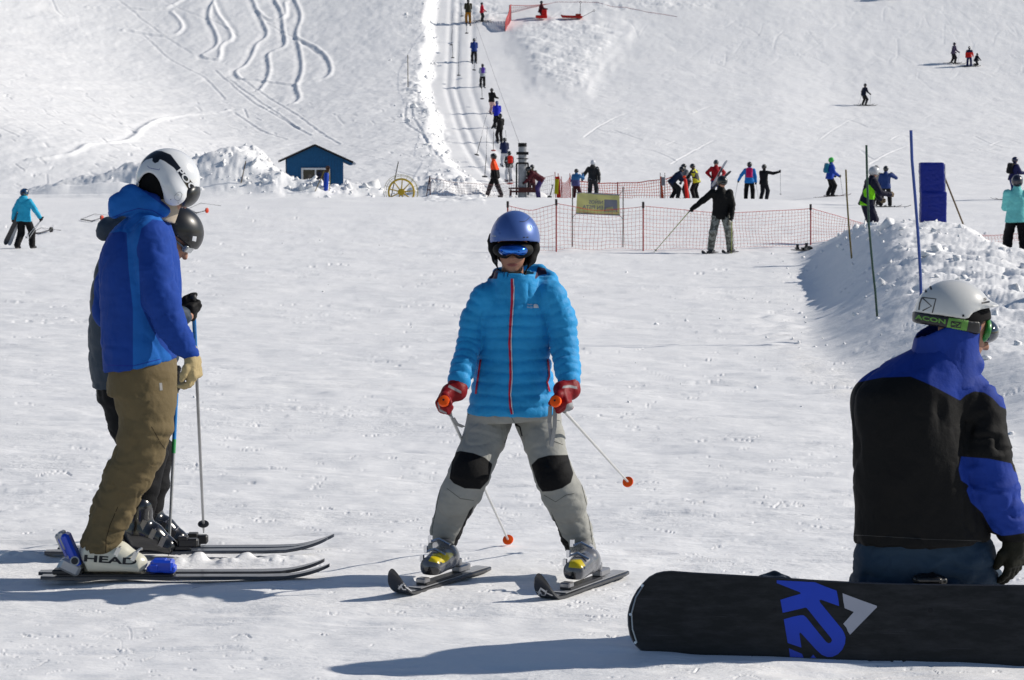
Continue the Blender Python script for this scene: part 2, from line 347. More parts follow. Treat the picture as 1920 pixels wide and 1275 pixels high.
def build_terrain():
    cstep = 4.0 if QUICK else 2.0
    us = np.concatenate([np.linspace(-3200, -520, 60), np.arange(-500, -40, 12.), np.arange(-40, 1962, cstep), np.arange(1970, 2440, 12.), np.linspace(2460, 5200, 60)])
    step = 3.2 if QUICK else 1.35
    pys = np.arange(1560., 402., -step); yn = F * CAMZ / (pys - 308)
    yn = yn[yn < 86]
    yf = np.concatenate([np.arange(86, 128, .32 if QUICK else .16), np.arange(128, 212, .45 if QUICK else .22), np.arange(212, 400, 3.)])
    ys = np.concatenate([[2.0, 3, 4, 5], yn, yf]); ys = np.unique(ys)
    U, Y = np.meshgrid(us, ys); X = (U - CX) / F * Y
    sh = X.shape; Z = height(X.ravel(), Y.ravel()).reshape(sh)
    r = np.random.default_rng(21)
    for _ in range(2600):     # edge scratches and pole marks of the flat, in loose families
        y0 = F * CAMZ / (r.uniform(400, 1300) - 308); x0 = r.uniform(-.27, .27) * y0; px = CX + F * x0 / y0; pyy = 308 + F * CAMZ / y0
        if 60 < 100 * noise2(np.array([px / 170.]), np.array([pyy / 60.]), 301)[0] + r.uniform(0, 110): continue
        ln = r.gamma(1.6, 14) / F * y0; an = r.normal(.02, .30); cu = r.normal(0, .35); t = np.linspace(-.5, .5, 5)
        poly = np.stack([x0 + ln * t * math.cos(an), y0 + ln * t * math.sin(an) * 1.6 + cu * ln * t * t * 4], -1)
        hw = r.uniform(.9, 2.0) / F * y0; carve(X, Z, us, ys, poly, max(hw, .004), r.uniform(.6, 2.0) * hw, r.uniform(.0, 1.1) * hw)
    for _ in range(34):       # long curved ski marks
        y0 = F * CAMZ / (r.uniform(400, 1250) - 308); x0 = r.uniform(-.27, .27) * y0; ln = r.uniform(60, 260) / F * y0; an = r.normal(0, .30); cu = r.normal(0, .8); t = np.linspace(-.5, .5, 13)
        for off in (0, r.uniform(.12, .4)):
            poly = np.stack([x0 + ln * t * math.cos(an), y0 + off + ln * t * math.sin(an) * 2 + cu * ln * t * t * 4], -1); hw = r.uniform(.9, 1.8) / F * y0; carve(X, Z, us, ys, poly, hw, r.uniform(.2, .5) * hw, r.uniform(.1, .5) * hw)
    for _ in range(330):      # turns on the piste above
        px, py = r.uniform(1040, 1990), r.uniform(-20, 330) if r.random() < .7 else r.uniform(0, 130); y0 = float(np.interp(py, [-60, 0, 40, 115, 198, 265, 340], [212, 203, 193, 181, 170, 150, 122])); x0 = (px - CX) / F * y0
        up_ = 1 - sstep(py, 90, 200); ln = r.gamma(2, .9) + .4; an = r.normal(.05, .22 + .5 * up_); cu = r.normal(0, .15 + .4 * up_); t = np.linspace(-.5, .5, 8); poly = np.stack([x0 + ln * (t * math.cos(an)), y0 + ln * (t * math.sin(an) * 1.6 + cu * t * t * 4)], -1)
        for off in (0, r.uniform(.15, .35)): carve(X, Z, us, ys, poly + (0, off), r.uniform(.03, .065), r.uniform(.006, .020), r.uniform(0, .008))
    for _ in range(300):      # sluffs and small runs on the untracked slope at the left
        px, py = r.uniform(-40, 800), r.uniform(-10, 330); y0 = float(np.interp(py, [-20, 60, 200, 340], [168, 155, 130, 106])); x0 = (px - CX) / F * y0; ln = r.gamma(1.5, .5) + .15; an = -.75 + r.normal(0, .35); t = np.linspace(-.5, .5, 5)
        carve(X, Z, us, ys, np.stack([x0 + ln * t * math.cos(an), y0 + ln * t * math.sin(an) * 2], -1), r.uniform(.04, .09), r.uniform(.01, .05), r.uniform(0, .03))
    Z = Z.ravel()
    v = np.stack([X.ravel(), Y.ravel(), Z], -1)
    i = np.arange(sh[0] * sh[1]).reshape(sh)
    f = np.stack([i[:-1, :-1].ravel(), i[:-1, 1:].ravel(), i[1:, 1:].ravel(), i[1:, :-1].ravel()], -1)
    o = link('ground', mesh_from('ground', v, f, SNOW)); tag(o, kind='structure')
build_terrain()

# ------------------------------------------------------------------ implicit surfaces -> meshes (bodies, clothes, helmets, boots, gloves)
def V3(*a): return np.array(a if len(a) == 3 else a[0], float)
def unit(v):
    v = np.asarray(v, float); return v / (np.linalg.norm(v) + 1e-12)
class Field:
    def __init__(s, h): s.h = h; s.ops = []
    def _add(s, fn, lo, hi, k, mode): s.ops.append((fn, np.asarray(lo, float), np.asarray(hi, float), k, mode)); return s
    def cone(s, a, b, ra, rb, k=.0, mode='u'):
        a, b = V3(a), V3(b); ab = b - a; L2 = ab @ ab + 1e-12
        def fn(p):
            t = np.clip(((p - a) @ ab) / L2, 0, 1); return np.linalg.norm(p - a - t[..., None] * ab, axis=-1) - (ra + (rb - ra) * t)
        r = max(ra, rb); return s._add(fn, np.minimum(a, b) - r, np.maximum(a, b) + r, k, mode)
    def chain(s, pts, k=.02, mode='u'):
        for (a, ra), (b, rb) in zip(pts[:-1], pts[1:]): s.cone(a, b, ra, rb, k, mode)
        return s
    def econe(s, a, b, ea, eb, xdir, k=.02, mode='u'):
        """tube with elliptical section: ea/eb = (half width along xdir, half depth)"""
        a, b = V3(a), V3(b); ab = b - a; L = np.linalg.norm(ab) + 1e-9; w = ab / L
        x = V3(xdir); x = unit(x - w * (x @ w)); y = np.cross(w, x)
        def fn(p):
            q = p - a; tt = q @ w; t = np.clip(tt / L, 0, 1); ex = np.maximum(-tt, 0) + np.maximum(tt - L, 0)
            rx = ea[0] + (eb[0] - ea[0]) * t; ry = ea[1] + (eb[1] - ea[1]) * t
            u = q @ x / rx; v = q @ y / ry; l = np.sqrt(u * u + v * v) + 1e-9; g = np.sqrt((u / rx) ** 2 + (v / ry) ** 2) + 1e-9
            d = l * (l - 1) / g
            return np.where(ex > 0, np.sqrt(np.maximum(d, 0) ** 2 + ex * ex) + np.minimum(np.maximum(d, -ex * .2), 0), d)
        r = max(ea + eb); return s._add(fn, np.minimum(a, b) - r, np.maximum(a, b) + r, k, mode)
    def loft(s, secs, xdir, k=.02, mode='u'):
        """smooth body of elliptical sections: (centre, half width along xdir, half depth)"""
        C_ = np.array([q[0] for q in secs], float); R_ = np.array([[q[1], q[2]] for q in secs], float); w = unit(C_[-1] - C_[0])
        t = np.arange(len(secs)); tt = np.linspace(0, len(secs) - 1, 8 * len(secs)); A = np.concatenate([C_, R_], 1)
        A = np.stack([np.interp(tt, t, A[:, i]) for i in range(5)], 1); ker = np.hanning(11)[1:-1]; ker /= ker.sum(); n = len(ker) // 2
        B = np.stack([np.convolve(np.pad(A[:, i], n, mode='reflect', reflect_type='odd'), ker, mode='valid') for i in range(5)], 1)
        o = B[0, :3]; sv = np.maximum.accumulate((B[:, :3] - o) @ w + np.arange(len(B)) * 1e-7); x = V3(xdir); x = unit(x - w * (x @ w)); y = np.cross(w, x); L = sv[-1]
        def fn(p):
            q = p - o; ss = q @ w; cu = np.interp(ss, sv, (B[:, :3] - o) @ x); cv = np.interp(ss, sv, (B[:, :3] - o) @ y); rx = np.interp(ss, sv, B[:, 3]); ry = np.interp(ss, sv, B[:, 4])
            u = (q @ x - cu) / rx; v = (q @ y - cv) / ry; l = np.sqrt(u * u + v * v) + 1e-9; g = np.sqrt((u / rx) ** 2 + (v / ry) ** 2) + 1e-9; d = l * (l - 1) / g
            ex = np.maximum(np.maximum(-ss, ss - L), 0); return np.where(ex > 0, np.sqrt(np.maximum(d, 0) ** 2 + ex * ex), d)
        r = R_.max(); return s._add(fn, C_.min(0) - r, C_.max(0) + r, k, mode)
    def ell(s, c, r, R=None, k=.02, mode='u'):
        c = V3(c); r = V3(r); R = np.eye(3) if R is None else R
        def fn(p):
            q = (p - c) @ R; k0 = np.linalg.norm(q / r, axis=-1) + 1e-9; k1 = np.linalg.norm(q / (r * r), axis=-1) + 1e-9; return k0 * (k0 - 1) / k1
        m = r.max(); return s._add(fn, c - m, c + m, k, mode)
    def box(s, c, hs, R=None, rr=.01, k=.01, mode='u'):
        c = V3(c); hs = V3(hs); R = np.eye(3) if R is None else R
        def fn(p):
            q = np.abs((p - c) @ R) - (hs - rr); return np.linalg.norm(np.maximum(q, 0), axis=-1) + np.minimum(q.max(-1), 0) - rr
        m = np.linalg.norm(hs); return s._add(fn, c - m, c + m, k, mode)
    def plane(s, c, n, k=.004):
        """keep the side n points away from"""
        c = V3(c); n = unit(n); s.ops.append((lambda p: (p - c) @ n, None, None, k, 'i')); return s
    def fnop(s, fn, lo, hi, k, mode): return s._add(fn, lo, hi, k, mode)
    def build(s):
        h = s.h; los = [o[1] for o in s.ops if o[4] == 'u']; his = [o[2] for o in s.ops if o[4] == 'u']
        lo = np.min(los, 0) - 3 * h; hi = np.max(his, 0) + 3 * h; n = np.ceil((hi - lo) / h).astype(int) + 1
        Vv = np.full(n, 1e3, np.float32); ax = [lo[i] + h * np.arange(n[i]) for i in range(3)]
        for fn, l, u, k, mode in s.ops:
            if l is None: i0 = np.zeros(3, int); i1 = n
            else:
                m = k + 3 * h; i0 = np.clip(np.floor((l - m - lo) / h).astype(int), 0, n); i1 = np.clip(np.ceil((u + m - lo) / h).astype(int) + 1, 0, n)
            if (i1 <= i0).any(): continue
            sl = tuple(slice(a, b) for a, b in zip(i0, i1))
            g = np.stack(np.meshgrid(ax[0][sl[0]], ax[1][sl[1]], ax[2][sl[2]], indexing='ij'), -1)
            d = fn(g).astype(np.float32); V = Vv[sl]
            if mode == 'u':
                if k > 0:
                    q = np.maximum(k - np.abs(V - d), 0) / k; Vv[sl] = np.minimum(V, d) - q * q * k * .25
                else: Vv[sl] = np.minimum(V, d)
            else:
                if mode == 's': d = -d
                if k > 0:
                    q = np.maximum(k - np.abs(V - d), 0) / k; Vv[sl] = np.maximum(V, d) + q * q * k * .25
                else: Vv[sl] = np.maximum(V, d)
        return surface_net(Vv, lo, h)
def surface_net(V, lo, h):
    N = V < 0; c = np.zeros(tuple(np.array(V.shape) - 1), np.int8)
    for i in (0, 1):
        for j in (0, 1):
            for k in (0, 1): c += N[i:N.shape[0] - 1 + i, j:N.shape[1] - 1 + j, k:N.shape[2] - 1 + k]
    A = (c > 0) & (c < 8); I, J, Kk = np.nonzero(A); idx = np.full(A.shape, -1, np.int64); idx[I, J, Kk] = np.arange(len(I))
    cv = {(i, j, k): V[I + i, J + j, Kk + k] for i in (0, 1) for j in (0, 1) for k in (0, 1)}
    acc = np.zeros((len(I), 3)); cnt = np.zeros(len(I))
    for a in cv:
        for d in range(3):
            if a[d] == 0:
                b = list(a); b[d] = 1; b = tuple(b); va, vb = cv[a], cv[b]; m = (va < 0) != (vb < 0)
                t = np.where(m, va / np.where(m, va - vb, 1), 0)
                p = np.tile(np.array(a, float), (len(I), 1)); p[:, d] += t
                acc[m] += p[m]; cnt[m] += 1
    v = acc / np.maximum(cnt, 1)[:, None] + np.stack([I, J, Kk], -1); v = lo + v * h
    fs = []
    for d in range(3):
        e, g = [(1, 2), (2, 0), (0, 1)][d]
        sl0 = [slice(1, -1)] * 3; sl1 = [slice(1, -1)] * 3
        sl0[d] = slice(0, -1); sl1[d] = slice(1, None)
        a = N[tuple(sl0)]; b = N[tuple(sl1)]
        X = np.nonzero(a != b)
        if not len(X[0]): continue
        s = a[X]; base = np.stack(X, -1); base[:, e] += 1; base[:, g] += 1
        def cell(de, dg):
            q = base.copy(); q[:, e] -= de; q[:, g] -= dg; return idx[q[:, 0], q[:, 1], q[:, 2]]
        Q = np.stack([cell(1, 1), cell(0, 1), cell(0, 0), cell(1, 0)], -1)
        Q = np.where(s[:, None], Q, Q[:, ::-1]); Q = Q[(Q >= 0).all(1)]; fs.append(Q)
    return v, np.concatenate(fs) if fs else np.zeros((0, 4), np.int64)
def vnormals(v, f):
    n = np.cross(v[f[:, 2]] - v[f[:, 0]], v[f[:, 3 if f.shape[1] == 4 else 1]] - v[f[:, 1]]) if f.shape[1] == 4 else np.cross(v[f[:, 1]] - v[f[:, 0]], v[f[:, 2]] - v[f[:, 0]])
    o = np.zeros_like(v)
    for k in range(f.shape[1]):
        for d in range(3): o[:, d] += np.bincount(f[:, k], n[:, d], len(v))
    return o / (np.linalg.norm(o, axis=1, keepdims=True) + 1e-12)
def relax(v, f, it=2, lam=.5):
    e = np.concatenate([np.stack([f[:, i], f[:, (i + 1) % f.shape[1]]], -1) for i in range(f.shape[1])]); deg = np.bincount(e.ravel(), minlength=len(v)) + 1e-9
    for _ in range(it):
        s = np.zeros_like(v)
        for d in range(3): s[:, d] = np.bincount(e[:, 0], v[e[:, 1], d], len(v)) + np.bincount(e[:, 1], v[e[:, 0], d], len(v))
        v = v + lam * (s / deg[:, None] - v)
    return v
def folds(v, sc_=(9, 9, 16), seed=0, R=None):
    """ridged, stretched noise: creases of cloth"""
    q = v if R is None else v @ R
    w = q + 0.03 * np.stack([noise3(q * 5, seed + 1), noise3(q * 5, seed + 2), noise3(q * 5, seed + 3)], -1)
    a = noise3(w * np.array(sc_), seed); b = noise3(w * np.array(sc_) * 2.1 + 7, seed + 5)
    return (1 - np.abs(a) * 2) * .55 + (1 - np.abs(b) * 2) * .2 - .75 * np.clip(1 - np.abs(a + .5 * b - .15) * 3.2, 0, 1) ** 2
def skin(name, fld, mt, parent, origin, it=2, disp=None, attrs=None, keep=False, label=None):
    v, f = fld.build(); v = relax(v, f, it)
    if disp is not None:
        n = vnormals(v, f); v = v + n * np.asarray(disp(v, n))[:, None]
    me = mesh_from(name, v - np.asarray(origin), f.astype(np.int32), mt)
    if attrs:
        n = vnormals(v, f)
        for an, fn in attrs.items():
            a = me.attributes.new(an, 'FLOAT', 'POINT'); a.data.foreach_set('value', np.asarray(fn(v, n), np.float32))
    o = link(name, me, parent)
    if label: o['label'] = label
    if keep: return o, v, f
    return o
def frame(z, x):
    """columns: x', y', z'"""
    z = unit(z); x = np.asarray(x, float); x = unit(x - z * (x @ z)); return np.stack([x, np.cross(z, x), z], -1)
def pick_poly(polys, sign=1, cond=None):
    """colour border drawn as a picture outline on the garment, in metres"""
    def fn(v, n):
        px, py = project(v); d = np.max([polysd(px, py, p) for p in polys], 0); s = F / np.maximum(v[:, 1], 1)
        d = d / s
        if cond is not None: d = np.where(cond(v, n), d, -np.abs(d) - .01)
        return d
    return fn

# plain solids gathered into one mesh
class MB:
    def __init__(s): s.v = []; s.f = []
    def add(s, v, f):
        o = len(s.v); s.v += [tuple(map(float, q)) for q in v]; s.f += [tuple(int(i) + o for i in q) for q in f]; return s
    def box(s, c, hs, R=None, bev=0.):
        R = np.eye(3) if R is None else R; c = V3(c); hs = np.asarray(hs, float)
        if bev <= 0:
            v = [c + R @ (hs * np.array(k)) for k in ((-1,-1,-1),(1,-1,-1),(1,1,-1),(-1,1,-1),(-1,-1,1),(1,-1,1),(1,1,1),(-1,1,1))]
            return s.add(v, [(0,3,2,1),(4,5,6,7),(0,1,5,4),(1,2,6,5),(2,3,7,6),(3,0,4,7)])
        v = []; idx = {}
        for sx in (-1, 1):
            for sy in (-1, 1):
                for sz in (-1, 1):
                    for a in range(3):
                        q = hs - bev; q[a] = hs[a]; idx[(sx, sy, sz, a)] = len(v); v.append(c + R @ (q * np.array((sx, sy, sz))))
        f = []
        for a in range(3):
            b, d = (a + 1) % 3, (a + 2) % 3
            for sg in (-1, 1):
                q = []
                for (i, j) in ((-1, -1), (1, -1), (1, 1), (-1, 1)):
                    t = [0, 0, 0]; t[a] = sg; t[b] = i; t[d] = j; q.append(idx[(*t, a)])
                f.append(q if sg > 0 else q[::-1])
            for (i, j) in ((-1, -1), (1, -1), (1, 1), (-1, 1)):   # edges along a
                t0 = [0, 0, 0]; t1 = [0, 0, 0]; t0[a] = -1; t1[a] = 1; t0[b] = t1[b] = i; t0[d] = t1[d] = j
                f.append([idx[(*t0, b)], idx[(*t1, b)], idx[(*t1, d)], idx[(*t0, d)]])
        for sx in (-1, 1):
            for sy in (-1, 1):
                for sz in (-1, 1): f.append([idx[(sx, sy, sz, a)] for a in range(3)])
        return s.add(v, f)
    def tube(s, pts, r, n=8, cap=True, ell=None):
        pts = [V3(p) for p in pts]; rs = r if hasattr(r, '__len__') else [r] * len(pts); o = len(s.v); x = None
        for i, p in enumerate(pts):
            t = unit(pts[min(i + 1, len(pts) - 1)] - pts[max(i - 1, 0)])
            if x is None: x = unit(np.cross(t, (0, 0, 1) if abs(t[2]) < .9 else (0, 1, 0)))
            x = unit(x - t * (x @ t)); y = np.cross(t, x)
            for k in range(n):
                a = 2 * math.pi * k / n; s.v.append(tuple(p + rs[i] * (math.cos(a) * x + math.sin(a) * y)))
        for i in range(len(pts) - 1):
            for k in range(n):
                a = o + i * n + k; b = o + i * n + (k + 1) % n; s.f.append((a, b, b + n, a + n))
        if cap:
            s.f.append(tuple(range(o, o + n))[::-1]); e = o + (len(pts) - 1) * n; s.f.append(tuple(range(e, e + n)))
        return s
    def cyl(s, a, b, ra, rb=None, n=16): return s.tube([a, b], [ra, ra if rb is None else rb], n)
    def ball(s, c, r, n=12, m=8, R=None):
        c = V3(c); r = np.ones(3) * r if not hasattr(r, '__len__') else np.asarray(r, float); R = np.eye(3) if R is None else R; o = len(s.v)
        for i in range(m + 1):
            th = math.pi * i / m
            for k in range(n):
                a = 2 * math.pi * k / n; s.v.append(tuple(c + R @ (r * np.array((math.sin(th) * math.cos(a), math.sin(th) * math.sin(a), math.cos(th))))))
        for i in range(m):
            for k in range(n): s.f.append((o + i * n + k, o + (i + 1) * n + k, o + (i + 1) * n + (k + 1) % n, o + i * n + (k + 1) % n))
        return s
    def torus(s, c, R_, r, axis, n=32, m=8):
        c = V3(c); Fm = frame(axis, (1, 0, 0) if abs(unit(axis)[0]) < .9 else (0, 1, 0)); o = len(s.v)
        for i in range(n):
            a = 2 * math.pi * i / n; d = math.cos(a) * Fm[:, 0] + math.sin(a) * Fm[:, 1]
            for k in range(m):
                b = 2 * math.pi * k / m; s.v.append(tuple(c + d * (R_ + r * math.cos(b)) + Fm[:, 2] * r * math.sin(b)))
        for i in range(n):
            for k in range(m): s.f.append((o + i * m + k, o + ((i + 1) % n) * m + k, o + ((i + 1) % n) * m + (k + 1) % m, o + i * m + (k + 1) % m))
        return s
    def prism(s, poly, d):
        """poly: 3-D points of a flat outline, d: thickness vector"""
        poly = [V3(p) for p in poly]; d = V3(d); n = len(poly); o = len(s.v)
        s.v += [tuple(p) for p in poly] + [tuple(p + d) for p in poly]
        s.f.append(tuple(range(o, o + n))[::-1]); s.f.append(tuple(range(o + n, o + 2 * n)))
        for i in range(n): s.f.append((o + i, o + (i + 1) % n, o + n + (i + 1) % n, o + n + i))
        return s
    def obj(s, name, mt, parent, origin, smooth=False, label=None):
        me = mesh_from(name, np.array(s.v) - np.asarray(origin), s.f, mt, smooth)
        if smooth:
            try: me.set_sharp_from_angle(angle=math.radians(40))
            except Exception: pass
        o = link(name, me, parent, None if parent is not None else origin)
        if label: o['label'] = label
        return o

# letters and flat marks laid on a surface
def glyphs(text, bold=.0, mirror=False):
    cu = bpy.data.curves.new('letters', 'FONT'); cu.body = text; cu.offset = bold; cu.resolution_u = 4; cu.align_x = 'LEFT'
    o = bpy.data.objects.new('letters', cu); COL.objects.link(o)
    dg = bpy.context.evaluated_depsgraph_get(); me = bpy.data.meshes.new_from_object(o.evaluated_get(dg)); bpy.data.objects.remove(o)
    v = np.array([q.co[:2] for q in me.vertices]); f = [tuple(p.vertices) for p in me.polygons]
    mn, mx = v.min(0), v.max(0); v = (v - mn) / (mx - mn)
    if mirror: v[:, 0] = 1 - v[:, 0]; f = [q[::-1] for q in f]
    return v, f, (mx - mn)
def _cut(v, f, size):
    import bmesh
    bm = bmesh.new(); vs = [bm.verts.new((a, b, 0)) for a, b in v]
    for q in f:
        try: bm.faces.new([vs[i] for i in q])
        except ValueError: pass
    bmesh.ops.triangulate(bm, faces=bm.faces[:])
    for _ in range(4):
        es = [e for e in bm.edges if e.calc_length() > size]
        if not es: break
        bmesh.ops.subdivide_edges(bm, edges=es, cuts=1, use_grid_fill=False); bmesh.ops.triangulate(bm, faces=[x for x in bm.faces if len(x.verts) > 3])
    bm.verts.index_update(); vv = np.array([q.co[:2] for q in bm.verts]); ff = [tuple(w.index for w in q.verts) for q in bm.faces]; bm.free(); return vv, ff
def lay(name, px2d, f, target, mt, parent, origin, lift=.002, size=6., fallY=None):
    """lay a flat outline (picture px) on target = (v, f) along the view, lifted a little"""
    v2, f2 = _cut(np.asarray(px2d, float), f, size); bv = BVHTree.FromPolygons([tuple(q) for q in target[0]], [tuple(map(int, q)) for q in target[1]])
    out = []; last = None
    for q in v2:
        d = Vector(unit(ray(q[0], q[1]))); h = bv.ray_cast(Vector((0, 0, CAMZ)), d)
        if h[0] is None:
            n = bv.find_nearest(Vector(P(q[0], q[1], fallY or target[0][:, 1].mean()))); out.append(np.array(n[0]) + lift * np.array(n[1])); continue
        nn = np.array(h[1]); nn = nn if nn @ np.array(d) < 0 else -nn
        out.append(np.array(h[0]) + lift * nn)
    return link(name, mesh_from(name, np.array(out) - np.asarray(origin), f2, mt), parent)
def ribbon2d(pts, w):
    pts = np.asarray(pts, float); v = []; n = len(pts); ws = w if hasattr(w, '__len__') else [w] * n
    for i in range(n):
        t = unit(pts[min(i + 1, n - 1)] - pts[max(i - 1, 0)]); nn = np.array([-t[1], t[0]]); v += [pts[i] + nn * ws[i], pts[i] - nn * ws[i]]
    return np.array(v), [(2 * i, 2 * i + 1, 2 * i + 3, 2 * i + 2) for i in range(n - 1)]
def affine(v, o, ux, uy): return np.asarray(o, float) + v[:, :1] * np.asarray(ux, float) + v[:, 1:] * np.asarray(uy, float)

# ------------------------------------------------------------------ skis, poles
M_SKI = mat('ski_black', (.015, .016, .02), .35, coat=.4, bump=.1, bscale=30, var=.2)
M_STEEL = mat('steel_edge', (.45, .46, .48), .3, metal=1, var=.1)
M_DARKPL = mat('dark_plastic', (.012, .012, .014), .4, bump=.05, var=.2)
M_SHAFT = mat('pole_grey', (.42, .43, .44), .35, metal=.6, var=.08)
def make_ski(c, d, front, back, w, mt, label, group=None, rise=.07, tipw=1.25, binding=None, small=False, up=None, sheet=None):
    """c: point of the snow under the boot, d: direction of the tip"""
    c = V3(c); d = unit(d); u0 = V3(0, 0, 1) if up is None else unit(up); sd = unit(np.cross(d, u0)); u0 = np.cross(sd, d); L = front + back
    o = empty('ski', c, label, 'ski', group); th = .012; n = 28; v = []; f = []
    qs = list(np.linspace(0, .84, 13)) + [1 - .16 * (1 - u) ** 1.0 for u in np.sin(np.linspace(0, 1, 16) * math.pi / 2)][1:]; n = len(qs) - 1
    for i in range(n + 1):
        q = qs[i]; t = -back + L * q; hw = w * .5 * (1 + .22 * abs(2 * q - .95) ** 2)
        if q > .84: hw = w * .5 * tipw * math.sqrt(max(0.0004, 1 - ((q - .84) / .16) ** 2.8))
        if q < .03: hw *= .75
        z = .012; k = max(0, (q - .80) / .20); z += rise * k ** 1.9; s_ = t - .25 * rise * k ** 3
        b = c + d * s_ + u0 * z
        for (a, zz) in ((-1, th), (-.86, th + .003), (.86, th + .003), (1, th), (1, 0), (-1, 0)): v.append(b + sd * a * hw + u0 * zz)
    for i in range(n):
        for k in range(6): f.append((i * 6 + k, i * 6 + (k + 1) % 6, (i + 1) * 6 + (k + 1) % 6, (i + 1) * 6 + k))
    f.append(tuple(range(6))[::-1]); f.append(tuple(n * 6 + k for k in range(6)))
    m = MB(); m.add(v, [q[::-1] for q in f]); m.obj('ski_board', mt, o, c)
    R = np.stack([d, sd * -1, u0], -1)
    if sheet is not None:
        t0, t1 = -back * .95, front * .52; MB().box(c + d * (t0 + t1) / 2 + u0 * .0295, ((t1 - t0) / 2, w * .41, .0012), R).obj('top_sheet', sheet, o, c)
    if binding is not None and small:
        bl, bm_ = binding
        MB().box(c + d * .02 + u0 * .034, (bl * .62, w * .33, .008), R, .003).obj('binding_plate', M_DARKPL, o, c)
        MB().box(c + d * (bl * .5 + .035) + u0 * .052, (.025, w * .30, .012), R, .005).obj('toe_piece', bm_, o, c)
        he = MB().box(c - d * (bl * .5 + .05) + u0 * .055, (.05, w * .30, .016), R, .006); he.box(c - d * (bl * .5 + .02) + u0 * .075, (.012, w * .2, .03), R, .004); he.obj('heel_piece', bm_, o, c)
    elif binding is not None:
        bl, bm_ = binding
        pl = MB().box(c + d * .02 + u0 * .038, (bl * .62, w * .36, .010), R, .004); pl.obj('binding_plate', M_DARKPL, o, c)
        toe = MB().box(c + d * (bl * .5 + .045) + u0 * .062, (.05, w * .36, .022), R, .008); toe.box(c + d * (bl * .5 + .02) + u0 * .085, (.025, w * .40, .010), R, .004); tt = toe.obj('toe_piece', bm_, o, c)
        he = MB().box(c - d * (bl * .5 + .05) + u0 * .06, (.06, w * .34, .020), R, .006); he.box(c - d * (bl * .5 + .03) + u0 * .10, (.02, w * .30, .05), R, .006); he.obj('heel_piece', bm_, o, c)
    return o
def make_pole(top, tip, label, shaft=None, grip=None, bask=None, group=None, r=.007, strap=None, basket_r=.035, knob=None, fine=True, bands=None):
    top, tip = V3(top), V3(tip); d = unit(tip - top); L = np.linalg.norm(tip - top)
    o = empty('ski_pole', tip, label, 'ski pole', group); n = 10 if fine else 6
    MB().tube([top + d * .03, tip - d * .04, tip], [r * 1.15, r * .8, r * .35], n).obj('shaft', shaft or M_SHAFT, o, tip, True)
    g = MB().tube([top - d * .012, top, top + d * .02, top + d * .10, top + d * .125], [r * 1.3, r * 2.3, r * 1.8, r * 1.9, r * 1.3], n); g.obj('grip', grip or M_DARKPL, o, tip, True)
    b = MB().tube([tip - d * .070, tip - d * .067, tip - d * .063, tip - d * .060, tip - d * .052], [basket_r * .4, basket_r * .95, basket_r, basket_r * .9, basket_r * .3], n * 2); b.obj('basket', bask or M_DARKPL, o, tip, True)
    if knob is not None: MB().tube([top - d * .022, top - d * .018, top - d * .004, top + d * .012], [.016, .0255, .027, .017], 20).obj('knob', knob, o, tip, True); MB().tube([top - d * .0235, top - d * .020], [.005, .005], 10).obj('knob_screw', M_DARKPL, o, tip, True)
    if bands:
        for t0, t1, mt in bands: MB().tube([top + d * t0, top + d * t1], r * 1.22, n).obj('band', mt, o, tip, True)
    if strap is not None:
        pts, smt = strap; m = MB(); pts = [V3(p) for p in pts]
        for a, b_ in zip(pts[:-1], pts[1:]):
            R = frame(b_ - a, (1, 0.3, 0)); m.box((a + b_) / 2, (.009, .0018, np.linalg.norm(b_ - a) / 2 + .003), R)
        m.obj('wrist_strap', smt, o, tip)
    return o

# ------------------------------------------------------------------ a hand in a glove: palm, four fingers, thumb
def hand(fld, w, ax, nrm, thumb_side, curl=(60, 70, 45), sc_=1.0, fat=1.0, spread=.0, thumb_curl=35):
    """w wrist, ax towards the fingers, nrm out of the palm (fingers curl that way), thumb_side towards the thumb"""
    w = V3(w); ax = unit(ax); nrm = unit(V3(nrm) - ax * (V3(nrm) @ ax)); sd = unit(V3(thumb_side) - ax * (V3(thumb_side) @ ax) - nrm * (V3(thumb_side) @ nrm))
    R = np.stack([ax, sd, nrm], -1); s = sc_
    fld.box(w + ax * .050 * s, (.048 * s, .041 * s * (.6 + .4 * fat), .017 * s * fat), R, .015 * s, .012)
    lens = [(.040, .026, .020), (.044, .029, .022), (.041, .027, .021), (.033, .021, .018)]
    for i, ln in enumerate(lens):
        off = (.031 - .0207 * i) * s; root = w + ax * (.090 - .006 * abs(i - 1.2)) * s + sd * off; a = 0.; p = root - ax * .02 * s; r0 = (.0105 - .0008 * i) * s * fat
        dirn = ax + sd * (.12 * (1.3 - i) * spread)
        pts = [(p, r0)]; p = root; pts.append((p, r0))
        for j, l in enumerate(ln):
            a += math.radians(curl[j] * (1 + .06 * i)); dd = unit(dirn) * math.cos(a) + nrm * math.sin(a); p = p + dd * l * s; pts.append((p, r0 * (1 - .09 * (j + 1))))
        fld.chain(pts, .005)
    p = w + ax * .022 * s + sd * .032 * s; a = math.radians(thumb_curl)
    d1 = unit(ax * .75 + sd * .65 + nrm * .35); d2 = unit(ax * math.cos(a) + sd * .15 + nrm * math.sin(a))
    fld.chain([(p - sd * .01 * s, .014 * s * fat), (p + d1 * .035 * s, .0125 * s * fat), (p + d1 * .035 * s + d2 * .030 * s, .0115 * s * fat), (p + d1 * .035 * s + d2 * .052 * s, .009 * s * fat)], .008)
    return R

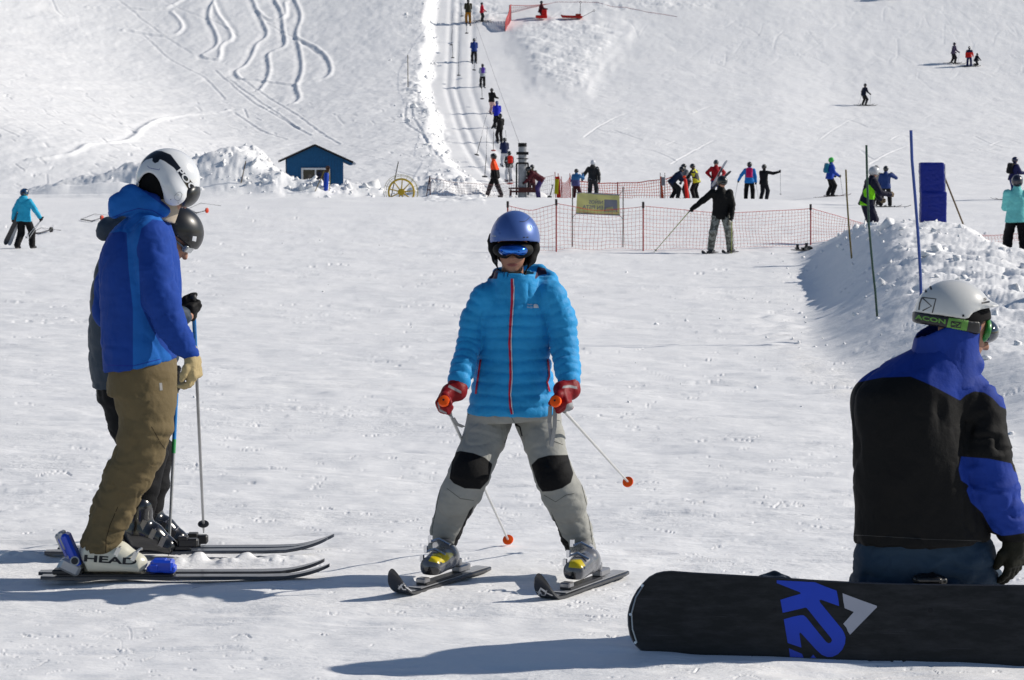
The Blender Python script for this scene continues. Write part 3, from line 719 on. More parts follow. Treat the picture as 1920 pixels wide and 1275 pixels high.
# ------------------------------------------------------------------ a person from a pose
def ik(a, b, l1, l2, fwd):
    d = b - a; L = min(np.linalg.norm(d), (l1 + l2) * .999); w = unit(d); x = (l1 * l1 - l2 * l2 + L * L) / (2 * L); hgt = math.sqrt(max(l1 * l1 - x * x, 0)); f = unit(V3(fwd) - w * (V3(fwd) @ w)); return a + w * x + f * hgt
ARM = {'down': ((.28, .05, -1), (.10, .30, -1)), 'fwd': ((.22, .45, -.9), (-.05, 1, -.15)), 'bar': ((.12, .30, -1), (-.25, .9, .35)), 'hip': ((.75, -.25, -.7), (-.55, .45, -.7)),
       'pole': ((.35, .15, -1), (.10, .75, -.55)), 'out': ((1, .15, -.35), (.85, .35, -.45)), 'up': ((.7, .45, -.35), (-.2, .55, .85)), 'point': ((.8, .6, .05), (.7, .6, .25)),
       'low': ((.15, .55, -.8), (.0, .75, -.7)), 'back': ((.35, -.35, -.9), (.1, -.2, -1)), 'chest': ((.45, .35, -.85), (-.65, .8, .1)), 'face': ((.55, .55, -.5), (-.3, .35, .9)),
       'knee': ((.2, .6, -.7), (0, .7, -.7)), 'side': ((.65, .05, -.8), (.45, .25, -.85))}
def pose(root, H, hd=0., lean=6., sq=.02, st=.09, stag=0., armL='down', armR='down', bend=0., nod=0., yaw=0., turn=0., kneel=False):
    a = math.radians(hd); fw = V3(math.sin(a), math.cos(a), 0); rt = V3(math.cos(a), -math.sin(a), 0); up = V3(0, 0, 1); r0 = V3(root)
    W = lambda x, y, z: r0 + (rt * x + fw * y + up * z) * H
    J = dict(H=H, fw=fw, rt=rt)
    hipz = .515 * (1 - sq)
    if kneel: hipz = .30
    pel = W(0, -.25 * sq - .0015 * bend, hipz); ln = math.radians(lean + bend)
    sdir = unit(fw * math.sin(ln) + up * math.cos(ln)); tr = math.radians(turn); srt = unit(rt * math.cos(tr) + fw * math.sin(tr)); sfw = np.cross(up, srt); sfw = unit(sfw)
    sfn = unit(np.cross(sdir, srt)) * 1.0
    if sfn @ sfw < 0: sfn = -sfn
    J['pel'] = pel; J['waist'] = pel + sdir * .10 * H; J['chest'] = pel + sdir * .225 * H; J['neck'] = pel + sdir * .325 * H
    hn = math.radians(lean * .5 + bend * .6 + nod); y = math.radians(yaw + turn); hf = unit(fw * math.cos(y) + rt * math.sin(y)); hu = unit(hf * math.sin(hn) + up * math.cos(hn)); hf = unit(hf * math.cos(hn) - up * math.sin(hn))
    J['head'] = J['neck'] + unit(hu + sdir) * .088 * H; J['hf'] = hf; J['hu'] = hu; J['sdir'] = sdir; J['srt'] = srt; J['sfn'] = sfn
    for sgn, s, arm in ((-1, 'L', armL), (1, 'R', armR)):
        sh = pel + sdir * .280 * H + srt * sgn * .106 * H; A = ARM[arm] if isinstance(arm, str) else arm
        T = lambda d: unit(srt * sgn * d[0] + sfw * d[1] + up * d[2])
        el = sh + T(A[0]) * .165 * H; wr = el + T(A[1]) * .150 * H
        J['sh' + s], J['el' + s], J['wr' + s] = sh, el, wr; J['hd' + s] = T(A[1])
        hip = pel + rt * sgn * .052 * H; sg = stag * sgn; an = W(sgn * st, sg, .055)
        if kneel:
            kn = W(sgn * (st + .02), .10 if sgn > 0 else .18, .05 if sgn > 0 else .27); an = W(sgn * st, -.16 if sgn > 0 else .14, .05)
        else: kn = ik(hip, an, .245 * H, .235 * H, fw + rt * sgn * .15)
        J['hip' + s], J['kn' + s], J['an' + s] = hip, kn, an; J['toe' + s] = unit(fw + rt * sgn * .12)
    return J
M_SKIN = mat('skin', (.42, .22, .15), .5, bump=.05, bscale=200, var=.06)
M_SKINT = mat('skin_tanned', (.33, .17, .115), .5, bump=.08, bscale=180, var=.08)
def head_part(fld, J, s=1.0):
    c, hf, hu = J['head'], J['hf'], J['hu']; r = np.cross(hf, hu); R = np.stack([r, hf, hu], -1); H = J['H'] * s * J.get('hs', 1.)
    A = lambda x, y, z: c + (r * x + hf * y + hu * z) * H
    fld.ell(A(0, -.004, .008), np.array((.043, .054, .060)) * H, R, .012); fld.ell(A(0, .016, -.022), np.array((.036, .036, .045)) * H, R, .014)
    fld.ell(A(0, .033, -.055), np.array((.016, .013, .011)) * H, R, .010)                                             # chin
    fld.chain([(A(0, .048, .002), .0055 * H), (A(0, .061, -.019), .0085 * H)], .006); fld.ell(A(.008, .053, -.020), np.array((.005, .006, .005)) * H, R, .004); fld.ell(A(-.008, .053, -.020), np.array((.005, .006, .005)) * H, R, .004)
    for q in (-1, 1):
        fld.ell(A(q * .018, .050, .006), np.array((.010, .008, .007)) * H, R, .006, 's'); fld.ell(A(q * .018, .043, .006), np.array((.0075, .0075, .0065)) * H, R, .002)   # eyes
        fld.ell(A(q * .044, -.004, -.005), np.array((.006, .012, .019)) * H, R, .005)                                 # ears
        fld.ell(A(q * .020, .049, .016), np.array((.012, .006, .004)) * H, R, .006)
    fld.ell(A(0, .0475, -.0365), np.array((.0135, .007, .0034)) * H, R, .003); fld.ell(A(0, .0465, -.0425), np.array((.0115, .007, .0036)) * H, R, .003)   # lips
    return R
def body_part(root, J, h, mt=None, s=.9, hands=True):
    H = J['H']; f = Field(h); head_part(f, J)
    f.cone(J['neck'] - J['sdir'] * .02 * H - J['hf'] * .008 * H, J['head'] - J['hu'] * .03 * H - J['hf'] * .014 * H, .033 * H, .029 * H, .012)
    f.loft([(J['pel'], .078 * H, .05 * H), (J['waist'], .07 * H, .045 * H), (J['chest'], .083 * H, .052 * H), (J['neck'] - J['sdir'] * .03 * H, .045 * H, .032 * H)], J['srt'], .03)
    for q in 'LR':
        f.chain([(J['sh' + q], .024 * H), (J['el' + q], .019 * H), (J['wr' + q], .014 * H), (J['wr' + q] + J['hd' + q] * .02 * H, .013 * H)], .02)
        f.chain([(J['hip' + q], .040 * H), (J['kn' + q], .026 * H), (J['an' + q], .018 * H)] + ([] if J.get('nofeet') else [(J['an' + q] + J['toe' + q] * .06 * H - V3(0, 0, .025 * H), .013 * H)]), .02)
    return skin('body', f, mt or M_SKIN, root, root.location, 1, None, {'lip': pick_poly([J['lip']], cond=lambda v, n: n[:, 1] < .3)} if 'lip' in J else None)
def person(loc, H, label, jacket, trousers, helmet, boots='1b1c20', gloves='101012', pos=None, h=.02, hood=False, goggles=True, cat='person', group=None, name='person',
           jmask=None, tmask=None, fat=1.1, puff=0., jl=.03, scarf=None, hair=None, gog='303438', face=None):
    J = pose(loc, H, **(pos or {})); root = empty(name, loc, label, cat, group); body_part(root, J, min(h, .014) if h < .018 else h)
    jm = jacket if not isinstance(jacket, str) else mat('jacket_' + jacket, jacket, .7, bump=.25, bscale=45, bdist=.01)
    tm = trousers if not isinstance(trousers, str) else mat('trousers_' + trousers, trousers, .75, bump=.25, bscale=45, bdist=.01)
    hm = helmet if not isinstance(helmet, str) else mat('helmet_' + helmet, helmet, .3, coat=.5, var=.05)
    f = Field(h); w = H * fat; sr = J['srt']; sd = J['sdir']
    f.loft([(J['pel'] - sd * (jl + .02) * H, .122 * w, .094 * w), (J['pel'] + sd * .02 * H, .114 * w, .088 * w), (J['waist'], .102 * w, .074 * w), (J['chest'], .110 * w, .078 * w), (J['chest'] + sd * .045 * H, .098 * w, .068 * w), (J['chest'] + sd * .075 * H, .070 * w, .052 * w), (J['chest'] + sd * .10 * H, .050 * w, .044 * w)], sr, .03); f.cone(J['neck'] - sd * .03 * H, J['neck'] + sd * .022 * H, .050 * w, .042 * w, .03)
    for q in 'LR': f.chain([(J['sh' + q], .047 * w), (J['el' + q], .038 * w), (J['wr' + q], .030 * w)], .03)
    if hood: f.ell(J['neck'] - J['sfn'] * .045 * H, np.array((.07, .045, .05)) * H, None, .03)
    f.plane(J['pel'] - sd * (jl + .03) * H, -sd)
    am = {k: fn for k, fn in (jmask or {}).items()}
    am = {k: (lambda v, n, fn=fn: fn(v, n, J)) for k, fn in am.items()}
    skin('jacket', f, jm, root, loc, 2, lambda v, n: .012 * H / 1.7 * folds(v, (8, 8, 12), int(H * 1000) % 97), am)
    f = Field(h); f.ell(J['pel'] + sd * .01 * H, np.array((.090, .074, .072)) * w, np.stack([J['rt'], J['fw'], V3(0, 0, 1)], -1), .03)
    for q in 'LR': f.chain([(J['hip' + q], .058 * w), (J['kn' + q], .052 * w), (J['an' + q] + unit(J['kn' + q] - J['an' + q]) * .01 * H, .046 * w)], .025)
    tmk = {k: (lambda v, n, fn=fn: fn(v, n, J)) for k, fn in (tmask or {}).items()}
    skin('trousers', f, tm, root, loc, 2, lambda v, n: .012 * H / 1.7 * folds(v, (7, 7, 12), 31), tmk)
    bm = boots if not isinstance(boots, str) else mat('boots_' + boots, boots, .35, coat=.3); gm = gloves if not isinstance(gloves, str) else mat('gloves_' + gloves, gloves, .7)
    for q in 'LR':
        a = J['an' + q]; t = J['toe' + q]; up = unit(J['kn' + q] - a); f = Field(min(h, .016))
        f.cone(a + up * .08 * H, a - V3(0, 0, .012 * H), .036 * H, .036 * H, .02); f.econe(a - t * .028 * H - V3(0, 0, .022 * H), a + t * .088 * H - V3(0, 0, .030 * H), (.030 * H, .032 * H), (.027 * H, .022 * H), np.cross(t, (0, 0, 1)), .025)
        f.plane(a - V3(0, 0, .053 * H), (0, 0, -1)); skin('ski_boot', f, bm, root, loc, 1)
        f = Field(min(h * .45, .009)); hdv = J['hd' + q]; hand(f, J['wr' + q] - hdv * .01, hdv, J['sfn'] * .6 - J['srt'] * (1 if q == 'R' else -1), J['sfn'] * .8 + V3(0, 0, .4), (50, 60, 40), H / 1.72 * 1.05, 1.35); f.cone(J['wr' + q] - hdv * .035 * H, J['wr' + q] + hdv * .01 * H, .027 * H, .026 * H, .01)
        skin('glove', f, gm, root, loc, 1)
    c, hf, hu = J['head'], J['hf'], J['hu']; r = np.cross(hf, hu); R = np.stack([r, hf, hu], -1); f = Field(min(h, .012))
    f.ell(c + hu * .012 * H - hf * .004 * H, np.array((.066, .079, .076)) * H, R, 0); f.ell(c + hu * .0 * H, np.array((.056, .067, .065)) * H, R, .006, 's')
    f.box(c + hf * .075 * H - hu * .040 * H, np.array((.046, .07, .066)) * H, R, .01, .01, 's'); f.plane(c - hu * .052 * H - hf * .0 * H, -hu + hf * .15)
    hel = skin('helmet', f, hm, root, loc, 1)
    if goggles:
        f = Field(min(h * .6, .009)); f.ell(c + hu * .006 * H + hf * .012 * H, np.array((.053, .057, .034)) * H, R, 0); f.box(c - hf * .05 * H, np.array((.2, .078, .2)) * H, R, .0, .0, 's')
        skin('goggles', f, mat('goggles_' + gog, gog, .15, coat=.8), hel, loc, 1)
    if hair:
        f = Field(min(h, .012)); f.ell(c - hf * .035 * H - hu * .05 * H, np.array((.035, .022, .07)) * H, R, .01); skin('hair', f, mat('hair_' + hair, hair, .8, bump=.4, bscale=90), root, loc, 1)
    root['_h'] = H
    return root, J
def backpack(J, col, label, parent_group=None, sc_=1.):
    H = J['H'] * sc_; c = J['chest'] - J['sfn'] * .115 * H - J['sdir'] * .01 * H; R = np.stack([J['srt'], J['sfn'], J['sdir']], -1); R[:, 1] = np.cross(R[:, 2], R[:, 0])
    o = empty('backpack', c, label, 'backpack', parent_group); f = Field(.014); f.box(c, np.array((.082, .045, .125)) * H, R, .035 * H, 0); f.box(c - J['sfn'] * .04 * H - J['sdir'] * .05 * H, np.array((.06, .02, .055)) * H, R, .015 * H, .02)
    m = mat('pack_' + col, col, .7, bump=.2, bscale=50, bdist=.01); skin('pack_bag', f, m, o, c, 1, lambda v, n: .006 * folds(v, (9, 9, 9), 3))
    for q in (-1, 1):
        p = [c + J['sdir'] * .10 * H + J['srt'] * q * .055 * H + J['sfn'] * .03 * H, J['chest'] + J['sdir'] * .09 * H + J['srt'] * q * .062 * H + J['sfn'] * .045 * H, J['chest'] + J['srt'] * q * .085 * H + J['sfn'] * .088 * H, J['waist'] + J['srt'] * q * .098 * H + J['sfn'] * .02 * H, c - J['sdir'] * .10 * H + J['srt'] * q * .07 * H]
        MB().tube(p, .014 * H, 6).obj('shoulder_strap', m, o, c, True)
    return o

# ------------------------------------------------------------------ the three skiers and the snowboarder in the foreground
def world_vf(o, off=None):
    q = o; off = np.zeros(3)
    while q is not None: off = off + np.array(q.location); q = q.parent
    me = o.data
    return np.array([q.co[:] for q in me.vertices]) + off, [tuple(p.vertices) for p in me.polygons]
def tri(vf):
    f = []
    for q in vf[1]:
        for i in range(1, len(q) - 1): f.append((q[0], q[i], q[i + 1]))
    return vf[0], f
def seam(t): return np.sqrt(np.abs(np.sin(math.pi * t))) - .62
def pl_param(v, pts):
    """distance to a centre line and length along it"""
    best = np.full(len(v), 1e9); par = np.zeros(len(v)); rad = np.zeros(len(v)); acc = 0.
    for (a, ra), (b, rb) in zip(pts[:-1], pts[1:]):
        ab = b - a; L = np.linalg.norm(ab); t = np.clip((v - a) @ ab / (L * L), 0, 1); d = np.linalg.norm(v - a - t[:, None] * ab, axis=1)
        m = d < best; best = np.where(m, d, best); par = np.where(m, acc + t * L, par); rad = np.where(m, ra + (rb - ra) * t, rad); acc += L
    return best, par, rad
Z0 = lambda a, k, x0, y0: [(x / k + x0, y / k + y0) for x, y in a]
HFACE = .008

def woman():
    Y0 = 10.3; W = lambda x, y, d=0.: P(x, y, Y0 + d); k = S(Y0); C = lambda l: [(W(x, y, d), r / k) for x, y, d, r in l]
    foot = ground(957, 1096); loc = V3(foot[0], foot[1], gz(foot[0], foot[1]))
    root = empty('person', loc, 'woman skier facing us in a bright blue quilted jacket, grey trousers and blue helmet', 'skier')
    X, Yd, Zu = V3(1, 0, 0), V3(0, 1, 0), V3(0, 0, 1); H = 1.64
    la = C([(909, 556, .02, 25), (885, 600, .02, 21), (879, 645, .0, 21), (868, 690, -.08, 21.5), (861, 713, -.12, 21)])
    ra = C([(1033, 553, .02, 27), (1053, 600, .02, 27), (1058, 650, .0, 25), (1064, 690, -.07, 23), (1067, 713, -.11, 20.5)])
    ll = C([(918, 785, .10, 43), (908, 822, .05, 39.5), (893, 858, .0, 37), (881, 888, -.05, 38), (866, 918, -.03, 36), (852, 950, .02, 33), (837, 990, .06, 28.5), (828, 1028, .08, 25)])
    rl = C([(1008, 785, .10, 44), (1019, 822, .05, 39), (1029, 862, .0, 35.5), (1040, 895, -.05, 36), (1053, 925, -.03, 36), (1066, 955, .02, 33), (1079, 995, .06, 30), (1091, 1034, .08, 26.5)])
    J = dict(nofeet=1, lip=[(949, 496), (953, 494.2), (958, 493.6), (960.5, 494.2), (963, 493.6), (968, 494.4), (972, 496.2), (966, 499.2), (960, 500), (954, 499)], hs=.96, H=H, pel=W(962, 780, .08), waist=W(962, 715, .06), chest=W(963, 610, .04), neck=W(960, 528, .03), head=W(961, 465, .0), hf=unit((-.03, -1, -.16)), hu=unit((.0, -.16, 1)), sdir=Zu, srt=X, sfn=-Yd, rt=X, fw=-Yd)
    for q, a, l, sx in (('L', la, ll, -1), ('R', ra, rl, 1)):
        J['sh' + q], J['el' + q], J['wr' + q], J['hd' + q] = a[0][0], a[2][0], a[4][0], unit(a[4][0] - a[3][0])
        J['hip' + q], J['kn' + q], J['an' + q], J['toe' + q] = l[0][0], l[4][0], l[7][0], unit((-.42, -.9, 0))
    body_part(root, J, .0075, mat('skin_face', (.33, .17, .115), .5, bump=.08, bscale=180, var=.08, masks=(('lip', (.20, .065, .06)),)))
    # quilted jacket
    f = Field(HFACE); T = [(962, 774, .05, 86, 58), (962, 735, .05, 79, 54), (962, 690, .05, 72, 50), (963, 650, .05, 67, 48), (964, 605, .04, 66, 47), (964, 560, .04, 62, 43), (963, 540, .04, 48, 36)]
    f.loft([(W(*a[:3]), a[3] / k, a[4] / k) for a in [(962, 790, .05, 87, 58)] + T], X, .015)
    f.chain([(W(925, 541, .04), 16 / k), la[0]], .03); f.chain([(W(1002, 540, .04), 17 / k), ra[0]], .03)
    f.chain(la, .018); f.chain(ra, .018)
    f.loft([(W(964, 552, .03), 50 / k, 42 / k), (W(966, 530, .02), 43 / k, 38 / k), (W(969, 508, .02), 39 / k, 36 / k)], X, .012)
    f.loft([(W(965, 527, .02), 34 / k, 32 / k), (W(968, 480, .02), 34 / k, 32 / k)], X, .006, 's')
    for cc in ([(922, 529, .10, 9), (935, 512, .16, 10), (968, 505, .20, 12), (1012, 508, .17, 12), (1034, 522, .10, 11), (1042, 536, .05, 9)], [(1000, 525, .06, 8), (1030, 528, .05, 12)], [(920, 533, .05, 9), (930, 532, .05, 8)]): f.chain(C(cc), .01)
    f.plane(W(962, 774, .05), unit((0, .05, -1)))
    z567 = W(962, 567, 0)[2]
    def disp(v, n):
        d1, t1, r1 = pl_param(v, la); d2, t2, r2 = pl_param(v, ra); px, py = project(v)
        arm = ((d1 < r1 + .012) & ((px < 903 + 0 * px) | (py > 640) & (d1 < r1 + .006))) | ((d2 < r2 + .012) & (px > 1030))
        t = np.where(px < 960, t1, t2)
        wob = .12 * noise3(v * 9, 3) + .04 * noise3(v * 30, 4)
        tz = seam((z567 - v[:, 2]) / .0528 + wob); ta = seam(t / .042 + wob); ty = seam((v[:, 0] - W(960, 0 * 0 + 560)[0]) / .052 + .5 + wob)
        yoke = (v[:, 2] > z567) & ~arm & (py > 528)
        s = np.where(arm, ta * .0085, np.where(yoke, ty * .0070, tz * .0105))
        s = np.where(py < 530, np.where(arm, s, .0030 * seam((z567 - v[:, 2]) / .030)), s)
        return s + .0035 * folds(v, (22, 22, 30), 8) + .006 * folds(v, (6, 6, 7), 9) * np.clip((py - 640) / 120, 0.2, 1)
    mj = mat('quilted_blue', '2090cc', .6, bump=.35, bscale=120, bdist=.004, var=.10, masks=(('lining', '3a2038'),), sheen=.1)
    jo, v, fc = skin('jacket', f, mj, root, loc, 1, disp, {'lining': lambda v, n: np.where((n[:, 1] < .4) & (v[:, 2] > W(0, 531)[2]), np.max([polysd(*project(v), p) for p in ([(912, 522), (930, 503), (935, 505), (932, 523)], [(1003, 520), (1008, 500), (1022, 503), (1026, 514), (1012, 516), (1004, 524)])], 0) / k, -.05)}, keep=True)
    mw = world_vf(jo); target = (mw[0], [q for q in mw[1]])
    red = mat('zip_red', 'b01f3c', .5, var=.05); wht = mat('zip_white', 'c9cdd2', .5, var=.05)
    zp = [(960, 523), (960.5, 545), (960, 568), (957.5, 600), (955.5, 640), (956.5, 670), (957.5, 705), (955, 740), (957, 765), (959.5, 776)]
    a, b = ribbon2d(zp, 2.1); lay('zip', a, b, target, red, jo, loc, .0055, 5.)
    a, b = ribbon2d([(x + 3.0, y) for x, y in zp], .8); lay('zip_tape', a, b, target, wht, jo, loc, .005, 5.)
    for pts in ([(902, 675), (899, 695), (895, 722), (893, 738)], [(1026, 673), (1028, 690), (1029, 705), (1025, 717), (1030, 734)]):
        a, b = ribbon2d(pts, 1.7); lay('pocket_zip', a, b, target, red, jo, loc, .004, 4.)
    a, b, _ = glyphs('THE NORTH', .01); lay('chest_logo', affine(a, (988, 572.5), (10, .3), (0, -2.6)), b, target, wht, jo, loc, .003, 4.)
    a, b, _ = glyphs('FACE', .01); lay('chest_logo', affine(a, (988, 577.5), (10, .3), (0, -2.8)), b, target, wht, jo, loc, .003, 4.)
    arc = [(1000, 577.5), (1000, 571), (1003, 569.5), (1008, 572.5), (1009.5, 577.5)]; lay('chest_logo', arc, [(0, 1, 2, 3, 4)], target, wht, jo, loc, .003, 3.)
    # trousers
    f = Field(HFACE); f.loft([(W(962, 782, .07), 86 / k, 52 / k), (W(962, 770, .06), 84 / k, 52 / k), (W(961, 745, .06), 76 / k, 50 / k)], X, .01); f.chain(ll + C([(824, 1052, .06, 27)]), .015); f.chain(rl + C([(1095, 1060, .06, 28)]), .015)
    f.chain(C([(866, 921, -.035, 38), (857, 938, -.02, 36)]), .012); f.chain(C([(1056, 925, -.035, 38), (1066, 945, -.02, 35)]), .012)
    f.plane(W(960, 1039, .0), unit((.012, 0, -1)))
    def tdisp(v, n):
        px, py = project(v); low = np.clip((py - 900) / 80, 0, 1)
        return .0055 * folds(v, (6, 6, 15), 12) + .0065 * low * folds(v, (9, 9, 26), 15) + .004 * (1 - low) * folds(v, (12, 12, 9), 18)
    L_ = lambda a: Z0(a, 3.187, 700, 740)
    patch = [L_([(488, 345), (520, 336), (600, 350), (665, 375), (712, 415), (690, 510), (640, 565), (545, 560), (480, 530), (455, 500), (470, 400)]), L_([(944, 420), (985, 380), (1050, 362), (1165, 360), (1178, 415), (1196, 470), (1180, 525), (1130, 558), (1070, 576), (1010, 580), (985, 545), (965, 490)])]
    gus = [L_([(600, 665), (575, 690), (530, 790), (490, 860), (470, 945), (495, 970), (540, 880)]), L_([(1062, 700), (1095, 770), (1130, 850), (1165, 880), (1185, 985), (1150, 990), (1110, 880)]), L_([(850, 168), (826, 200), (780, 290), (800, 290), (845, 185), (872, 195), (884, 250), (893, 250), (880, 190)])]
    front = lambda v, n: (n[:, 1] < .25)
    mt = mat('ski_trousers_grey', '969691', .8, bump=.3, bscale=70, bdist=.006, masks=(('knee', '0c0c0e'), ('gusset', '0e0e10')), var=.08)
    to = skin('trousers', f, mt, root, loc, 1, tdisp, {'knee': pick_poly(patch, cond=front), 'gusset': pick_poly(gus, cond=front)})
    tt = tri(world_vf(to)); sm = mat('seam_grey', '4a4b47', .8)
    for pts in (L_([(1075, 278), (1105, 288), (1132, 300)]), L_([(1085, 150), (1120, 158), (1132, 162)]), L_([(1245, 540), (1275, 660), (1305, 850), (1312, 930)]), L_([(400, 560), (372, 700), (352, 800), (350, 900)]), L_([(1020, 600), (1090, 640), (1150, 600), (1200, 590)]), L_([(440, 560), (520, 620), (600, 632)]), L_([(560, 110), (548, 160)]), L_([(820, 125), (846, 172)])): a, b = ribbon2d(pts, .45); lay('seam', a, b, tt, sm, to, loc, .001, 5.)
    # helmet: blue shell over a black liner
    R = np.stack([X, Yd, Zu], -1); hc = W(965.5, 450, .02)
    f = Field(.006); f.ell(hc, np.array((47.2 / k, .142, 55.5 / k)), None, 0); f.ell(hc, np.array((43.5 / k, .132, 51 / k)), None, .004, 's'); f.plane(W(965, 452.5, -.12), unit((0, -.10, -1)), .006)
    f.box(W(965, 470, .16), (.16, .10, .05), None, .01, .01)if False else None
    mh = mat('helmet_blue', '4664a6', .38, metal=.2, coat=.15, bump=.0, var=.03)
    he = skin('helmet', f, mh, root, loc, 1)
    hv = tri(world_vf(he))
    a, b = ribbon2d(Z0([(590, 285), (660, 283), (690, 270), (745, 215)], 7.97, 900, 380), .5); lay('shell_groove', a, b, hv, M_DARKPL, he, loc, .0008, 3.)
    a, b = ribbon2d(Z0([(285, 215), (262, 245), (258, 270)], 7.97, 900, 380), .45); lay('shell_groove', a, b, hv, M_DARKPL, he, loc, .0008, 3.)
    for q in ((655, 520), (708, 518)): a, b = ribbon2d(Z0([(q[0] - 12, q[1]), (q[0] + 14, q[1] - 2)], 7.97, 900, 380), 1.0); lay('vent', a, b, hv, M_DARKPL, he, loc, .001, 3.)
    a, b, _ = glyphs('salice', .01); lay('side_mark', affine(a, (922.5, 443.5), (7.5, .6), (0, -3.2)), b, hv, wht, he, loc, .001, 3.)
    f = Field(.006)
    for sx, c0 in ((-1, (926, 452)), (1, (1002, 452))):
        f.chain(C([(c0[0], 446, .03, 9), (c0[0] - sx * 1, 466, .03, 11), (c0[0] - sx * 7, 486, .01, 10), (961 + sx * 21, 500, -.02, 8), (961 + sx * 13, 511, -.055, 6), (961 + sx * 2, 517, -.075, 5)]), .01)
        f.chain(C([(961 + sx * 20, 500, .0, 9), (961 + sx * 14, 516, .0, 11), (961, 522, .0, 12)]), .01)
    f.ell(W(968, 462, .09), np.array((44 / k, .10, 40 / k)), None, .01); f.ell(W(961, 470, -.03), np.array((33 / k, .13, 60 / k)), None, .006, 's'); f.chain(C([(920, 440, .04, 3.5), (918.5, 452, .03, 4.5), (922, 468, .03, 5)]), .008)
    ml = mat('helmet_liner', '0d0d10', .75, bump=.4, bscale=160, bdist=.003); skin('helmet_liner', f, ml, he, loc, 1)
    a = MB(); a.ball(W(930.5, 489.5, -.03), .008); a.tube([W(930, 489, -.03), W(927, 492, -.03)], .004, 6); a.obj('strap_buckle', M_DARKPL, he, loc, True)
    # goggles
    f = Field(.005); gc = W(962, 468, -.035)
    f.ell(gc, np.array((38.5 / k, .092, 19 / k)), None, 0); f.box(gc + V3(0, .115, 0), (.2, .12, .2), None, 0, .0, 's'); f.ell(W(961, 492, -.11), np.array((11 / k, .07, 13 / k)), None, .012, 's')
    mg = mat('goggle_frame', '0a0a0a', .7, var=.3, bump=.2, bscale=80); go = skin('goggles', f, mg, he, loc, 1)
    f = Field(.005); f.ell(gc + V3(0, -.004, -.001), np.array((33.5 / k, .105, 16 / k)), None, 0); f.box(gc + V3(0, .085, 0), (.2, .12, .2), None, 0, .0, 's'); f.ell(W(961, 491, -.12), np.array((12.5 / k, .08, 13.5 / k)), None, .012, 's')
    m, n_, l_, b_ = nodes_of('mirror_blue_lens'); b_.inputs['Metallic'].default_value = .9; b_.inputs['Roughness'].default_value = .12; b_.inputs['Coat Weight'].default_value = .6
    lw = n_.new('ShaderNodeLayerWeight'); lw.inputs[0].default_value = .35; cr = n_.new('ShaderNodeValToRGB'); cr.color_ramp.elements[0].color = lin('1f78e0'); cr.color_ramp.elements[1].color = lin('150a50'); cr.color_ramp.elements[0].position = .05; cr.color_ramp.elements[1].position = .75
    l_.new(lw.outputs['Facing'], cr.inputs[0]); l_.new(cr.outputs[0], b_.inputs['Base Color']); skin('goggle_lens', f, m, he, loc, 2)
    # gloves closed round the grips, then the poles
    glm = mat('glove_red', '7c0d16', .55, bump=.3, bscale=90, bdist=.004, masks=(('grey', '8f9092'),), var=.1); orange = mat('knob_orange', 'ff5c14', .6, var=.02); wshaft = mat('pole_white', 'c4c4c2', .35, coat=.4, var=.06); grey = mat('strap_grey', '8b8c8d', .8, bump=.3, bscale=200)
    for q, top, tip, ax, nr, cuff, greyp, label, strap in (
        ('L', W(833.5, 754, -.26), None, (-.35, -.1, -.9), (.75, -.2, -.3), [(861, 712, -.12, 19), (856, 733, -.15, 18.5), (849, 748, -.17, 15)],
         [Z0([(205, 135), (355, 215), (350, 245), (190, 165)], 6.4, 810, 700), Z0([(62, 350), (85, 340), (95, 430), (175, 470), (178, 490), (90, 455)], 6.4, 810, 700)], 'white ski pole with orange knob and disc trailing between the woman skier\'s legs', [W(850, 785, -.17), W(856, 795, -.14), W(868, 800, -.10)]),
        ('R', W(1043, 754, -.26), None, (.35, -.1, -.85), (-.75, -.1, -.3), [(1067, 712, -.11, 19), (1069, 731, -.14, 18), (1066, 748, -.16, 15)],
         [Z0([(1560, 180), (1575, 150), (1660, 140), (1740, 160), (1745, 190), (1650, 170)], 6.4, 810, 700), Z0([(1620, 370), (1735, 325), (1690, 420), (1660, 470), (1690, 500), (1620, 520), (1550, 540), (1510, 520), (1600, 440)], 6.4, 810, 700)], 'white ski pole with orange knob and disc held out behind the woman skier\'s left hand', [W(1032, 762, -.24), W(1030, 790, -.22), W(1033, 815, -.22), W(1034, 836, -.22), W(1040, 800, -.22), W(1041, 765, -.23)])):
        tipw = P(957, 1021, 11.25) if q == 'L' else P(1184, 911, 11.05)
        if q == 'L': tipw = ground(957, 1021)
        d = unit(tipw - top); G = top + d * .06; axv = unit(V3(ax) - d * (V3(ax) @ d)); nv = unit(V3(nr) - axv * (V3(nr) @ axv)); nv = unit(nv - d * (nv @ d))
        w = G - axv * .078 - nv * .030; f = Field(.0055); hand(f, w, axv, nv, -d, (72, 88, 55), 1.0, 1.35, 0, 60)
        f.chain(C(cuff[:2]) + [(w, .034)], .014); f.cone(w, w + axv * .03, .034, .030, .02)
        skin('glove', f, glm, root, loc, 1, lambda v, n: .002 * folds(v, (30, 30, 30), 4), {'grey': pick_poly(greyp, cond=front)})
        make_pole(top, tipw, label, wshaft, mat('grip_grey', '6c6d6e', .6), orange, 'ski poles of the woman in blue', .0068, (strap, grey), .028, orange)
    # boots and skis
    toe = unit((-.40, -.916, 0)); skd = unit((-.48, -.877, 0)); side = np.cross(toe, Zu)
    bg_ = mat('boot_grey', '5a5b60', .25, coat=.6, bump=.05, var=.1, masks=(('yel', 'c9b400'), ('tip', '141416'))); met = mat('buckle', (.7, .7, .72), .2, metal=1., var=.05)
    ym = [[(803, 1052), (812, 1038), (846, 1036), (851, 1040), (838, 1053), (826, 1057)], [(1066, 1064), (1069, 1049), (1090, 1049), (1098, 1061), (1088, 1066)]]
